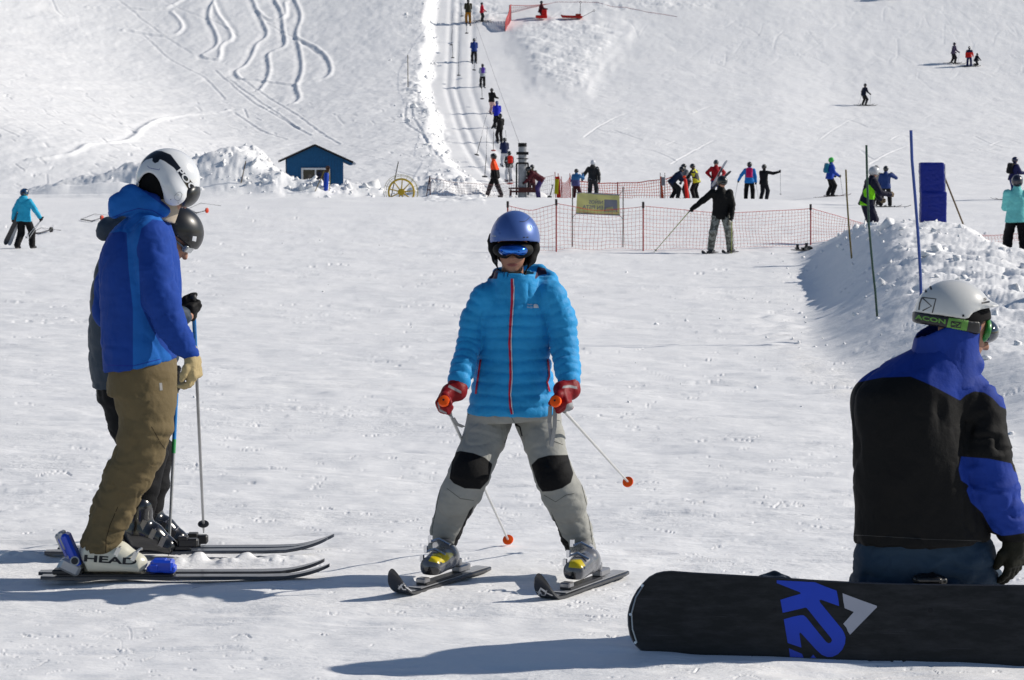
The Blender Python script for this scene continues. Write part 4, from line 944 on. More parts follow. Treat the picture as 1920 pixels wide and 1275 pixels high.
    tm_ = [[(792, 1066), (806, 1062), (818, 1064), (828, 1072), (826, 1092), (792, 1095)], [(1058, 1075), (1072, 1072), (1080, 1074), (1078, 1100), (1058, 1102)]]
    for q, (bx, by), anp in (('L', (828, 1100), ll[-1][0]), ('R', (1094, 1109), rl[-1][0])):
        c = ground(bx, by); c[2] = gz(c[0], c[1]); zs = c[2] + .062; f = Field(.006)
        A = c + V3(0, 0, .062)
        f.econe(A - toe * .09 + Zu * .045, A + toe * .125 + Zu * .042, (.046, .048), (.044, .042), side, .02); f.cone(A - toe * .045 + Zu * .07, anp + V3(0, 0, .02), .054, .050, .04); f.cone(A + toe * .03 + Zu * .06, A + toe * .10 + Zu * .035, .052, .044, .03)
        f.plane(A + Zu * .004, -Zu)
        bo = skin('ski_boot', f, bg_, root, loc, 1, None, {'yel': pick_poly(ym, cond=front), 'tip': pick_poly(tm_, cond=front)})
        m = MB()
        for tt, zz in ((.085, .075), (.045, .11), (-.0, .15)):
            p = A + toe * tt + Zu * zz; m.tube([p - side * .052 + toe * .02 - Zu * .02, p + toe * .028 + Zu * .006, p + side * .052 + toe * .02 - Zu * .015], .006, 6); m.box(p + side * .046 + toe * .024, (.008, .016, .008), frame(toe, side))
        m.obj('buckle', met, bo, loc, True)
        sk = make_ski(c - V3(0, 0, .004), skd, .46, .40, .084, M_SKI, {'L': 'short black ski with white emblem under the woman skier\'s right boot', 'R': 'short black ski with white emblem under the woman skier\'s left boot, nearer us'}[q], 'short skis of the woman in blue', .12, 1.12, (.26, mat('binding_steel', (.3, .3, .31), .3, metal=.8)), small=True, sheet=mat('top_sheet_grey', '9c9ea2', .4, var=.15))
        sb = [o for o in sk.children if o.name.startswith('ski_board')][0]; sv = tri(world_vf(sb))
        sh = (0, 0) if q == 'L' else None
        if q == 'L': T2 = lambda a: Z0(a, 10.62, 720, 1010)
        else: T2 = lambda a: [((x) / 9.6 + 980, (y) / 9.6 + 1020) for x, y in a]
        if q == 'L': strokes = [[(290, 1000), (340, 935), (385, 890), (440, 945)], [(345, 950), (380, 1005), (430, 1008), (480, 960)], [(285, 930), (330, 965)], [(430, 960), (545, 1045)], [(500, 945), (455, 1000)]]
        else: strokes = [[(285, 945), (300, 860), (325, 795), (420, 860)], [(320, 860), (345, 915), (400, 920), (420, 870)], [(250, 850), (290, 880)], [(420, 870), (540, 925)], [(440, 825), (420, 880)]]
        mark = mat('ski_mark', 'b9babd', .5, var=.03)
        for st, wd in zip(strokes, (1.9, 1.3, .6, .9, .6)):
            a, b = ribbon2d(T2(st), wd); lay('tip_emblem', a, b, sv, mark, sb, np.array(sk.location), .0015, 4., fallY=c[1] - .35)
    return J

def blue_man():
    Y0 = 10.38; W = lambda x, y, d=0.: P(x, y, Y0 + d); k = S(Y0); C = lambda l: [(W(x, y, d), r / k) for x, y, d, r in l]
    g0 = ground(215, 1088); loc = V3(g0[0], g0[1], gz(g0[0], g0[1])); X, Yd, Zu = V3(1, 0, 0), V3(0, 1, 0), V3(0, 0, 1)
    root = empty('person', loc, 'tall man in royal blue jacket, brown trousers and white helmet looking down', 'skier')
    na = C([(282, 452, -.17, 36), (289, 505, -.22, 33.5), (303, 560, -.25, 32.5), (318, 605, -.26, 29), (340, 640, -.25, 23), (356, 662, -.24, 17)])
    fa = C([(250, 455, .17, 34), (208, 530, .22, 28), (203, 585, .22, 27), (232, 625, .25, 24), (265, 650, .26, 18)])
    nl = C([(271, 712, -.06, 56), (273, 755, -.08, 54), (273, 800, -.1, 48), (262, 848, -.1, 44), (238, 896, -.1, 41), (212, 955, -.1, 37.5), (187, 1018, -.1, 33)])
    fl = C([(271, 712, .08, 55), (274, 755, .07, 52), (275, 800, .06, 46), (264, 848, .05, 40), (240, 896, .04, 37), (214, 955, .03, 34), (188, 1012, .03, 30)])
    J = dict(nofeet=1, hs=.90, H=1.84, pel=W(266, 720), waist=W(264, 640), chest=W(264, 520), neck=W(290, 408), head=W(322, 352), hf=unit((.80, -.12, -.58)), hu=unit((.58, 0, .80)), sdir=unit((.12, 0, 1)), srt=Yd * -1, sfn=X, rt=-Yd, fw=X)
    for q, a, l in (('L', fa, fl), ('R', na, nl)):
        J['sh' + q], J['el' + q], J['wr' + q], J['hd' + q] = a[0][0], a[2][0], a[-1][0], unit(a[-1][0] - a[-2][0]); J['hip' + q], J['kn' + q], J['an' + q], J['toe' + q] = l[0][0], l[3][0], l[-1][0], X
    body_part(root, J, .010)
    f = Field(.009); T = [(259, 700, 64, .235), (262, 650, 69, .24), (264, 590, 73, .245), (264, 530, 76, .245), (262, 480, 73, .235), (266, 440, 60, .20), (276, 412, 40, .13)]
    f.loft([(W(a[0], a[1]), a[3], a[2] / k) for a in [(258, 716, 63, .232)] + T], Yd, .03)
    f.chain(na, .02); f.chain(fa, .03); f.cone(W(276, 425, -.10), na[0][0], .07, na[0][1], .03)
    for d in (-.085, 0, .085): f.chain(C([(213, 399, d, 10), (221, 382, d, 17), (247, 367, d, 20), (284, 379, d, 17), (308, 394, d * .8, 11)]), .012)
    for d in (-.10, -.03, .04, .10): f.chain(C([(215, 400, d, 9), (238, 388, d, 15), (276, 382, d, 14), (304, 396, d * .8, 10)]), .015)
    f.cone(W(266, 404, -.06), W(266, 404, .06), .05, .05, .03)
    f.plane(W(256, 686), unit(W(256, 686) - W(256 - 24, 686 - 120)))
    m1 = '143c8e'; m2 = '1a60b0'
    A1 = lambda a: Z0(a, 2.656, 0, 240)
    light = [A1([(520, 440), (560, 290), (660, 275), (860, 420), (860, 470), (760, 455), (705, 500), (680, 600), (690, 700), (660, 720), (630, 520), (600, 515), (500, 530)]),
             A1([(630, 515), (660, 600), (690, 650), (695, 760), (700, 880), (745, 980), (800, 1080), (850, 1130), (860, 1160), (800, 1185), (662, 1215), (662, 900), (640, 700)])]
    def d(v, n):
        dn, tn, rn = pl_param(v, na); arm = dn < rn + .02
        return np.where(arm, .007 * folds(v, (7, 7, 17), 41, frame((.25, -.1, -1), X)) , .008 * folds(v, (6, 6, 5), 42)) + .004 * folds(v, (14, 14, 16), 44)
    mj = mat('shell_blue', m1, .8, bump=.2, bscale=60, bdist=.006, masks=(('light', m2),), var=.06)
    jo = skin('jacket', f, mj, root, loc, 1, d, {'light': pick_poly(light, cond=lambda v, n: n[:, 1] < .6)})
    jt = tri(world_vf(jo))
    dk = mat('seam_blue', '16208a', .6)
    for pts in (A1([(535, 455), (620, 420), (690, 400), (760, 410), (835, 455)]), A1([(525, 1180), (662, 1185), (800, 1150)])): a, b = ribbon2d(pts, .45); lay('seam', a, b, jt, dk, jo, loc, .0012, 5.)
    # trousers
    f = Field(.009); f.loft([(W(266, 740), .21, 64 / k), (W(268, 672), .20, 60 / k)], Yd, .03); f.chain(nl, .02); f.chain(fl, .02); f.plane(W(184, 1030, -.1), unit((-.10, 0, -1)))
    def td(v, n):
        dn, tn, rn = pl_param(v, nl); Rm = frame(unit((-.35, 0, -1)), Yd)
        return .013 * folds(v, (5, 5, 8), 51) + .011 * folds(v, (10, 10, 15), 52, Rm) * np.clip((tn - .15) * 3, .4, 1) + .002 * folds(v, (28, 28, 28), 5)
    mt = mat('trousers_brown', '675a40', .8, bump=.3, bscale=70, bdist=.006, var=.08); to = skin('trousers', f, mt, root, loc, 1, td); tt = tri(world_vf(to))
    a, b = ribbon2d([(301, 718), (302, 732)], 2.6); lay('pocket_tag', a, b, tt, mat('tag_grey', '8c8c8c', .5), to, loc, .0015, 4.)
    for pts in ([(198, 1036), (199, 1010), (206, 985), (221, 950)], [(284, 800), (302, 832), (312, 845)]): a, b = ribbon2d(pts, .6); lay('seam', a, b, tt, mat('seam_brown', '33281a', .8), to, loc, .001, 5.)
    # helmet
    A5 = lambda a: Z0(a, 5.3125, 160, 260)
    f = Field(.006); hc = W(315, 338); Rt = np.stack([unit((.85, 0, -.5)), Yd, unit((.5, 0, .85))], -1)
    f.ell(hc, np.array((60 / k, .122, 60 / k)), Rt, 0)
    for sy in (-1, 1): f.chain(C([(322, 350, .088 * sy, 17), (330, 366, .082 * sy, 17), (326, 371, .08 * sy, 14)]), .03)
    f.ell(hc + Rt[:, 2] * -.02, np.array((52 / k, .104, 52 / k)), Rt, .004, 's')
    f.ell(W(287, 372), np.array((27 / k, .3, 50 / k)), None, .012, 's'); f.box(W(345, 398), (.10, .09, 30 / k), Rt, .02, .01, 's')
    f.plane(W(357, 360), unit((.95, 0, -.55)) if False else unit((.35, 0, -.9)), .01) if False else None
    band = A5([(548, 265), (575, 205), (625, 145), (665, 118), (760, 122), (850, 158), (935, 270), (1100, 480), (1120, 520), (1052, 548), (915, 330), (880, 288), (790, 225), (742, 204), (727, 232), (692, 246), (666, 222), (670, 192), (600, 212)])
    vis = A5([(540, 300), (540, 300), (540, 301)])
    mh = mat('helmet_white', 'd8dadd', .22, coat=.7, masks=(('band', '0d0d10'),), var=.02); he = skin('helmet', f, mh, root, loc, 1, None, {'band': pick_poly([band], cond=lambda v, n: n[:, 1] < .3)})
    hv = tri(world_vf(he)); wt = mat('letter_white', 'd2d4d8', .4, var=.02)
    a, b, _ = glyphs('POC', .02); lay('brand_letters', affine(a, A5([(908, 325)])[0], (28.5, 37.5), (9.2, -6.8)), b, hv, wt, he, loc, .001, 3.)
    a, b = ribbon2d(A5([(925, 535), (945, 530), (965, 555), (950, 600), (920, 620), (890, 600), (885, 570), (925, 535)]), .5); lay('ear_dish', a, b, hv, mat('dish_grey', '9da0a6', .4), he, loc, .001, 3.)
    a, b = ribbon2d(A5([(618, 272), (640, 292), (735, 312), (742, 298)]), .5); lay('slider', a, b, hv, mat('slider_blue', '5a5f9a', .4), he, loc, .001, 3.)
    for q in ((923, 560), (852, 605), (925, 640)): x, y = A5([q])[0]; a, b = ribbon2d([(x - .7, y), (x + .7, y)], .7); lay('rivet', a, b, hv, M_DARKPL, he, loc, .0012, 3.)
    f = Field(.006); f.ell(W(310, 342, 0), np.array((49 / k, .098, 50 / k)), Rt, 0); f.cone(W(290, 395), W(300, 350), .062, .075, .02); skin('helmet_liner', f, mat('liner_black', '08080a', .9, bump=.2, bscale=150), he, loc, 1)
    f = Field(.006); f.ell(W(354, 365), np.array((19 / k, .095, 26 / k)), np.stack([unit((.8, 0, -.58)), Yd, unit((.58, 0, .8))], -1), 0); skin('goggles', f, mat('goggle_black', '0b0b0c', .35, coat=.3), he, loc, 1)
    f = Field(.006); f.loft([(W(296, 405), .085, .085), (W(306, 385), .080, .078), (W(314, 366), .075, .07)], Yd, 0); skin('neck_warmer', f, mat('fleece_beige', 'a89c8c', .9, bump=.3), root, loc, 1)
    # bare-gloved hand, hanging and half open
    gm = mat('glove_beige', 'a8966e', .7, bump=.5, bscale=55, bdist=.006, var=.12); f = Field(.0055); w = W(361, 668, -.24); hand(f, w, unit((.10, 0, -1)), unit((-.8, .25, .0)), unit((.4, -.5, 0)), (32, 42, 25), 1.05, 1.30, .15, 25); f.cone(W(356, 657, -.24), w + V3(0, 0, -.03), .034, .033, .02); skin('glove', f, gm, root, loc, 1, lambda v, n: .003 * folds(v, (24, 24, 24), 61))
    f = Field(.008); w = W(268, 652, .26); hand(f, w, unit((.8, 0, -.6)), -Zu, Yd * -1, (40, 50, 30), 1.05, 1.3); f.cone(w - X * .04, w + X * .02, .034, .033, .01); skin('glove', f, gm, root, loc, 1)
    # boots, bindings and skis
    bw = mat('boot_cream', 'cfccba', .3, coat=.5, var=.04); blu = mat('binding_blue', '1546c8', .35, coat=.3, var=.1); silver = mat('binding_silver', 'a9abae', .3, metal=.4)
    for q, d_, dx in (('R', -.10, 0), ('L', .025, -5)):
        f = Field(.006); B = lambda x, y, dd=0.: W(x + dx, y - (dx * .8), d_ + dd)
        f.econe(B(166, 1052), B(262, 1058), (.052, 20 / k), (.050, 14.5 / k), Yd, .02); f.chain([(B(180, 1035), 28 / k), (B(222, 1038), 22 / k), (B(262, 1055), 15 / k)], .03); f.cone(B(184, 1035), B(193, 1000), .068, .066, .03); f.plane(B(215, 1072.5), (0, 0, -1), .008)
        bo = skin('ski_boot', f, bw, root, loc, 1)
        if q == 'R':
            bt = tri(world_vf(bo)); a, b, _ = glyphs('HEAD', .03); lay('brand_letters', affine(a, (157.5, 1052.5), (98, 7), (1.2, -12.6)), b, bt, mat('letter_black', '16161a', .4), bo, loc, .0012, 6.)
            m = MB()
            for x, y in ((224, 1031), (256, 1039)): m.tube([B(x - 7, y + 9, -.052), B(x, y - 4, -.048), B(x + 6, y - 9, -.02), B(x + 10, y - 10, .03)], .006, 6); m.box(B(x - 4, y + 4, -.056), (.010, .006, .022), frame(unit((.5, 0, 1)), X))
            m.obj('buckle', mat('buckle_steel', (.6, .6, .58), .25, metal=.9), bo, loc, True)
        c = B(212, 1087); c[2] = gz(c[0], c[1]) + .004
        sk = make_ski(c, X if q == 'R' else unit((1, .02, 0)), 1.02 + dx * .0, .33, .075, mat('ski_grey', '3a3b3f', .3, coat=.5), {'R': 'grey ski with blue binding under the tall man\'s white boot, nearest us', 'L': 'grey ski half hidden beyond the tall man\'s near ski'}[q], 'skis of the tall man in blue', .055, .95)
        sl = np.array(sk.location); m = MB(); m.box(B(219, 1077), (.27, .034, .008), None, .004); m.box(B(128, 1071), (.07, .033, .012), None, .006); m.obj('binding_plate', M_DARKPL, sk, sl)
        m = MB(); m.box(B(306, 1060), (.050, .040, .028), None, .010); m.box(B(291, 1062), (.022, .046, .020), None, .008); m.box(B(318, 1066), (.03, .034, .016), None, .006); m.box(B(300, 1050), (.03, .03, .006), None, .003); m.obj('toe_piece', blu, sk, sl)
        Rb = frame(unit((-.42, 0, 1)), Yd); m = MB(); m.box(B(135, 1031), (.042, .020, .085), Rb, .012); hp = m.obj('heel_piece', blu, sk, sl)
        m = MB(); m.box(B(121, 1012, .0), (.03, .016, .045), Rb, .008); m.box(B(134, 1061), (.045, .05, .03), frame(unit((.5, 0, 1)), Yd), .012); m.tube([B(140, 1052, -.055), B(140, 1052, .055)], .022, 14); m.obj('heel_lever', silver, hp, sl)
        m = MB(); m.tube([B(140, 1052, -.060), B(140, 1052, -.054)], .016, 14); m.obj('heel_pivot', M_DARKPL, hp, sl)

def dark_man():
    Y0 = 11.05; W = lambda x, y, d=0.: P(x, y, Y0 + d); k = S(Y0); C = lambda l: [(W(x, y, d), r / k) for x, y, d, r in l]
    g0 = ground(300, 1048); loc = V3(g0[0], g0[1], gz(g0[0], g0[1])); X, Yd, Zu = V3(1, 0, 0), V3(0, 1, 0), V3(0, 0, 1)
    root = empty('person', loc, 'person in black helmet and slate jacket bent forward behind the tall blue man', 'skier')
    na = C([(262, 500, -.17, 32), (288, 570, -.20, 27), (318, 590, -.12, 22), (343, 592, -.08, 17)]); fa = C([(262, 500, .17, 32), (285, 580, .2, 26), (300, 640, .2, 20), (318, 668, .15, 17)])
    nl = C([(235, 735, -.08, 48), (250, 795, -.09, 44), (274, 848, -.10, 39), (268, 905, -.1, 33), (258, 965, -.1, 30)]); fl = C([(235, 735, .10, 46), (256, 795, .11, 42), (285, 846, .12, 38), (285, 905, .12, 32), (276, 955, .12, 28)])
    J = dict(nofeet=1, H=1.72, pel=W(232, 735), waist=W(230, 670), chest=W(238, 560), neck=W(286, 470), head=W(326, 447), hf=unit((.74, -.12, -.66)), hu=unit((.66, 0, .74)), sdir=unit((.2, 0, 1)), srt=-Yd, sfn=X, rt=-Yd, fw=X)
    for q, a, l in (('L', fa, fl), ('R', na, nl)):
        J['sh' + q], J['el' + q], J['wr' + q], J['hd' + q] = a[0][0], a[1][0], a[-1][0], unit(a[-1][0] - a[-2][0]); J['hip' + q], J['kn' + q], J['an' + q], J['toe' + q] = l[0][0], l[2][0], l[-1][0], X
    body_part(root, J, .0085)
    f = Field(.011); T = [(229, 725, 55, .20), (228, 660, 62, .21), (231, 590, 61, .22), (236, 520, 60, .22), (246, 475, 52, .19), (270, 450, 34, .11)]
    f.loft([(W(*a[:2]), a[3], a[2] / k) for a in [(229, 745, 54, .20)] + T], Yd, .03)
    f.chain(na, .02); f.chain(fa, .02)
    for d in (-.06, .06): f.chain(C([(193, 440, d, 11), (204, 430, d, 20), (240, 425, d, 24), (280, 445, d, 16)]), .02)
    f.plane(W(230, 728), unit((-.05, 0, -1)))
    skin('jacket', f, mat('jacket_slate', '333f4d', .6, bump=.25, bscale=60, bdist=.006), root, loc, 1, lambda v, n: .010 * seam(v[:, 2] / .17 + .1 * noise3(v * 4, 6)) + .006 * folds(v, (8, 8, 14), 71))
    f = Field(.011); f.loft([(W(233, 752), .19, 50 / k), (W(232, 700), .18, 48 / k)], Yd, .03); f.chain(nl, .02); f.chain(fl, .02); f.plane(W(258, 972), (0, 0, -1))
    skin('trousers', f, mat('trousers_black', '0e0e11', .75, bump=.3, bscale=60, bdist=.006), root, loc, 1, lambda v, n: .010 * folds(v, (7, 7, 14), 72))
    f = Field(.0065); hc = W(333, 432); Rt = np.stack([J['hf'], Yd, J['hu']], -1); f.ell(hc, np.array((50 / k, .122, 46 / k)), Rt, 0); f.ell(hc - J['hu'] * .012, np.array((44 / k, .106, 42 / k)), Rt, .004, 's')
    f.box(hc + J['hf'] * .10 - J['hu'] * .085, (.085, .115, .070), Rt, .02, .01, 's'); f.plane(hc - J['hu'] * .075, -J['hu'], .01)
    he = skin('helmet', f, mat('helmet_black', '101012', .38, coat=.25, var=.04), root, loc, 1); hv = tri(world_vf(he))
    a = Z0([(1070, 970), (1108, 975), (1100, 1025), (1062, 1015)], 5.3125, 160, 260); lay('sticker', a, [(0, 1, 2, 3)], hv, mat('letter_white', 'd2d4d8', .4, var=.02), he, loc, .0012, 3.)
    for q in ((965, 690), (922, 968)): x, y = Z0([q], 5.3125, 160, 260)[0]; a, b = ribbon2d([(x - 1, y), (x + 1, y)], 1.0); lay('rivet', a, b, hv, mat('rivet_grey', '777777', .4), he, loc, .0012, 3.)
    f = Field(.005); gp = J['head'] + J['hf'] * .088 + J['hu'] * .008; f.box(gp, (.012, .068, .020), Rt, .008, 0); f.box(gp - J['hf'] * .05 , (.05, .072, .006), Rt, .005, .0); skin('glasses', f, mat('glasses_grey', '8a8f92', .2, metal=.3, coat=.5), root, loc, 1)
    gm = mat('glove_black', '0d0d0f', .7, bump=.4, bscale=60, bdist=.005); sh = mat('pole_blue', '1673b8', .4); grn = mat('pole_green', '2f8a4a', .4)
    for q, top, tip, wr, lab in (('R', P(362, 556, 11.0), ground(382, 990), na[-1][0], 'grey ski pole with blue band held in the bent person\'s black glove'), ('L', P(333, 690, 11.2), ground(316, 1041), fa[-1][0], 'grey ski pole planted beside the bent person\'s black boots')):
        d = unit(tip - top); G = top + d * .07; ax = unit(V3(.8, -.1, -.25) - d * (V3(.8, -.1, -.25) @ d)); nv = np.cross(ax, d); nv = nv if nv[1] > 0 else -nv; w = G - ax * .080 - nv * .030
        f = Field(.006); hand(f, w, ax, nv, -d, (70, 85, 50), 1.05, 1.4, 0, 55); f.cone(wr - ax * .02, w + ax * .01, .042, .036, .02); skin('glove', f, gm, root, loc, 1, lambda v, n: .0025 * folds(v, (26, 26, 26), 63))
        make_pole(top, tip, lab, mat('pole_steel', (.34, .34, .34), .4, metal=.5), M_DARKPL, M_DARKPL, 'poles of the bent person', .0085, None, .030, None, True, [(.13, .36, sh), (.36, .43, grn)])
    bk = mat('boot_black', '111113', .22, coat=.7, var=.1); met = mat('buckle_dark', (.22, .22, .24), .3, metal=1., var=.05)
    for q, (x, y), dd, lab in (('R', (272, 1040), -.13, 'slim ski with dark underside carrying loose snow beyond the tall man\'s skis'), ('L', (292, 1026), .12, 'far ski of the bent person, its tip showing past the near one')):
        B = lambda a, b, c=0.: W(x + a, y + b, dd + c); f = Field(.0065)
        f.econe(B(-22, -20), B(48, -14), (.052, 19 / k), (.048, 13 / k), Yd, .02); f.chain([(B(-14, -42), 27 / k), (B(14, -36), 22 / k), (B(46, -16), 15 / k)], .03); f.cone(B(-14, -40), B(-12, -90), .068, .072, .03); f.plane(B(0, -2), (0, 0, -1), .008)
        bo = skin('ski_boot', f, bk, root, loc, 1); m = MB()
        for a, b in ((-2, -62), (16, -45), (34, -30)): m.tube([B(a - 8, b + 12, -.06), B(a, b, -.055), B(a + 8, b - 8, -.02)], .006, 6); m.box(B(a - 2, b + 6, -.062), (.012, .006, .024), frame(unit((.5, 0, 1)), X))
        m.obj('buckle', met, bo, loc, True)
        c = B(5, 6); g = ground(x + 5, y + 13) if q == 'R' else c; c = V3(c[0], c[1], gz(c[0], c[1]) + .012)
        make_ski(c, unit((1, .03, 0)), .90, .50, .072, mat('ski_slate', '2c3442', .3, coat=.4), lab, 'skis of the bent person', .06, .95, (.31, M_DARKPL))

def board_mat():
    m, n, l, b = nodes_of('board_base'); tc = n.new('ShaderNodeTexCoord'); mp = n.new('ShaderNodeMapping'); mp.inputs['Scale'].default_value = (2.2, 2, 9); mp.inputs['Rotation'].default_value = (0, .5, 0); l.new(tc.outputs['Object'], mp.inputs[0])
    t = n.new('ShaderNodeTexNoise'); t.inputs['Scale'].default_value = 3; t.inputs['Detail'].default_value = 7; t.inputs['Roughness'].default_value = .7; l.new(mp.outputs[0], t.inputs['Vector'])
    mp2 = n.new('ShaderNodeMapping'); mp2.inputs['Scale'].default_value = (1.5, 1, 90); mp2.inputs['Rotation'].default_value = (0, -.06, 0); l.new(tc.outputs['Object'], mp2.inputs[0]); t2 = n.new('ShaderNodeTexNoise'); t2.inputs['Scale'].default_value = 4; t2.inputs['Detail'].default_value = 3; l.new(mp2.outputs[0], t2.inputs['Vector'])
    r = n.new('ShaderNodeValToRGB'); r.color_ramp.elements[0].position = .42; r.color_ramp.elements[1].position = .78; r.color_ramp.elements[0].color = (.0028, .0028, .0036, 1); r.color_ramp.elements[1].color = (.028, .028, .032, 1); l.new(t.outputs['Fac'], r.inputs[0])
    r2 = n.new('ShaderNodeValToRGB'); r2.color_ramp.elements[0].position = .68; r2.color_ramp.elements[1].position = .76; r2.color_ramp.elements[0].color = (0, 0, 0, 1); r2.color_ramp.elements[1].color = (.03, .03, .034, 1); l.new(t2.outputs['Fac'], r2.inputs[0])
    a = n.new('ShaderNodeMix'); a.data_type = 'RGBA'; a.blend_type = 'ADD'; a.inputs['Factor'].default_value = 1; l.new(r.outputs[0], a.inputs['A']); l.new(r2.outputs[0], a.inputs['B']); l.new(a.outputs['Result'], b.inputs['Base Color'])
    ro = n.new('ShaderNodeMapRange'); ro.inputs['To Min'].default_value = .32; ro.inputs['To Max'].default_value = .65; l.new(t.outputs['Fac'], ro.inputs['Value']); l.new(ro.outputs[0], b.inputs['Roughness']); b.inputs['Specular IOR Level'].default_value = .35
    return m
def boarder():
    Y0 = 8.85; W = lambda x, y, d=0.: P(x, y, Y0 + d); k = S(Y0); C = lambda l: [(W(x, y, d), r / k) for x, y, d, r in l]
    X, Yd, Zu = V3(1, 0, 0), V3(0, 1, 0), V3(0, 0, 1); xx = W(1735, 1100)[0]; loc = V3(xx, 9.0, gz(xx, 9.0))
    root = empty('person', loc, 'kneeling snowboarder seen from behind in black and blue jacket with white helmet', 'snowboarder')
    ra = C([(1838, 768, -.02, 43), (1846, 850, -.05, 46), (1860, 915, -.06, 47), (1886, 970, -.06, 36), (1903, 1000, -.06, 26)])
    la = C([(1650, 752, .08, 48), (1645, 850, .20, 42), (1665, 930, .30, 36), (1720, 970, .38, 26)])
    ll = C([(1672, 1050, .05, 68), (1662, 1110, .12, 66), (1650, 1160, .2, 52)]); rl = C([(1796, 1050, .02, 68), (1812, 1105, .10, 64), (1822, 1158, .18, 52)])
    J = dict(nofeet=1, H=1.80, pel=W(1735, 1040), waist=W(1732, 960), chest=W(1722, 820), neck=W(1762, 690), head=W(1806, 622), hf=unit((.94, .16, -.27)), hu=unit((.27, 0, .96)), sdir=unit((.03, 0, 1)), srt=X, sfn=Yd, rt=X, fw=Yd)
    for q, a, l, sx in (('L', la, ll, 1520), ('R', ra, rl, 1790)):
        J['sh' + q], J['el' + q], J['wr' + q], J['hd' + q] = a[0][0], a[1][0], a[-1][0], unit(a[-1][0] - a[-2][0]); J['hip' + q], J['kn' + q] = l[0][0], l[2][0]; J['an' + q] = V3(l[2][0][0], 8.74, loc[2] + .12); J['toe' + q] = unit((0, -.2, -1))
    body_part(root, J, .0085, M_SKINT)
    f = Field(.009); T = [(1731, 1030, 128, .185), (1730, 1000, 127, .186), (1726, 940, 123, .19), (1714, 860, 114, .20), (1704, 785, 106, .20), (1708, 740, 103, .19), (1728, 706, 88, .165), (1752, 680, 64, .13), (1765, 655, 48, .11)]
    f.loft([(W(*a[:2]), a[2] / k, a[3]) for a in T], X, .03); f.chain([(W(1706, 708, .02), .09), la[0]], .06); f.chain([(W(1785, 703, 0), .09), ra[0]], .06)
    f.chain(ra, .02); f.chain(la, .03); f.plane(W(1730, 1013), unit((.04, 0, -1)))
    A5 = lambda a: Z0(a, 3.189, 1560, 500); A6 = lambda a: Z0(a, 5.1, 1560, 860)
    blue = [A5([(60, 720), (160, 690), (300, 662), (470, 657), (540, 685), (620, 722), (700, 765), (765, 800), (800, 768), (850, 745), (910, 752), (960, 785), (1005, 835), (1060, 860), (1060, 600), (960, 520), (900, 300), (420, 300), (400, 480), (60, 650)]),
            A6([(1235, -20), (1500, 0), (1715, 45), (1740, 120), (1900, 200), (1900, 700), (1720, 730), (1625, 738), (1540, 700), (1480, 600), (1440, 520), (1330, 420), (1285, 300), (1310, 255), (1235, 210), (1210, 100)])]
    def d(v, n):
        dn, tn, rn = pl_param(v, ra); arm = dn < rn + .02
        return np.where(arm, .015 * folds(v, (6, 6, 13), 81), .012 * folds(v, (6, 6, 3.5), 82)) + .003 * folds(v, (15, 15, 12), 83)
    nrm = unit((-.46, -.05, .89)); c0 = W(1750, 614); g = Field(.008)
    g.loft([(W(1768, 722), 74 / k, .135), (W(1768, 690), 66 / k, .125), (W(1774, 650), 62 / k, .12), (W(1782, 600), 62 / k, .115)], X, 0); g.chain(C([(1805, 690, -.02, 30), (1828, 684, -.02, 18)]), .03)
    g.plane(c0, nrm); g.loft([(c0 + V3(.03, 0, -.12), .100, .092), (c0 + V3(.06, 0, .2), .100, .092)], X, .006, 's')
    skin('collar', g, mat('collar_blue', '14348a', .62, bump=.25, bscale=80, bdist=.005), root, loc, 1, lambda v, n: .004 * folds(v, (12, 12, 9), 84))
    jm = mat('jacket_black_blue', '0b0b0c', .75, bump=.25, bscale=80, bdist=.005, masks=(('blue', '14348a'),), var=.08)
    jo = skin('jacket', f, jm, root, loc, 1, d, {'blue': pick_poly(blue)}); jt = tri(world_vf(jo))
    a, b = ribbon2d([(1603, 1003), (1660, 1006), (1740, 1011), (1840, 1014)], .5); lay('hem_seam', a, b, jt, M_DARKPL, jo, loc, .002, 6.)
    f = Field(.009); f.loft([(W(1735, 1090, .04), 133 / k, .17), (W(1733, 1000, .03), 118 / k, .165)], X, .03); f.chain(ll, .04); f.chain(rl, .04)
    for q in 'LR': f.chain([(J['kn' + q] - V3(0, 0, .0), .095), (J['an' + q] + V3(0, .12, 0), .080)], .03)
    skin('trousers', f, mat('trousers_slate_blue', '24384c', .75, bump=.3, bscale=70, bdist=.006, var=.1), root, loc, 1, lambda v, n: .013 * folds(v, (9, 9, 7), 85, frame(unit((.7, 0, .7)), Yd)) + .006 * folds(v, (6, 6, 16), 86))
    # helmet with band and goggles
    B5 = lambda a: Z0(a, 6.71, 1690, 510)
    hc = W(1787, 594); Rt = np.stack([unit((.985, .1, -.14)), unit((-.1, 1, 0)), unit((.14, 0, .985))], -1); f = Field(.006)
    f.ell(hc, np.array((75 / k, .125, 70 / k)), Rt, 0); f.ell(W(1844, 572), np.array((27 / k, .085, 5.5 / k)), np.stack([unit((1, .1, .03)), Yd, Zu], -1), .03)
    f.ell(hc - Zu * .01, np.array((68 / k, .112, 63 / k)), Rt, .004, 's')
    # lower edge: band line at the back, arched over the goggles at the front
    e1 = unit(np.cross(unit(ray(1713, 588)), unit(ray(1815, 604)))); e1 = e1 if e1[2] < 0 else -e1
    def edge(p):
        px, py = project(p); yb = np.interp(px, [1690, 1713, 1780, 1808, 1816, 1824, 1840, 1869, 1890], [582, 586, 594, 599, 597, 587, 580, 575, 573]); return (py - yb) / F * p[..., 1]
    f.fnop(edge, hc - .3, hc + .3, .004, 'x')
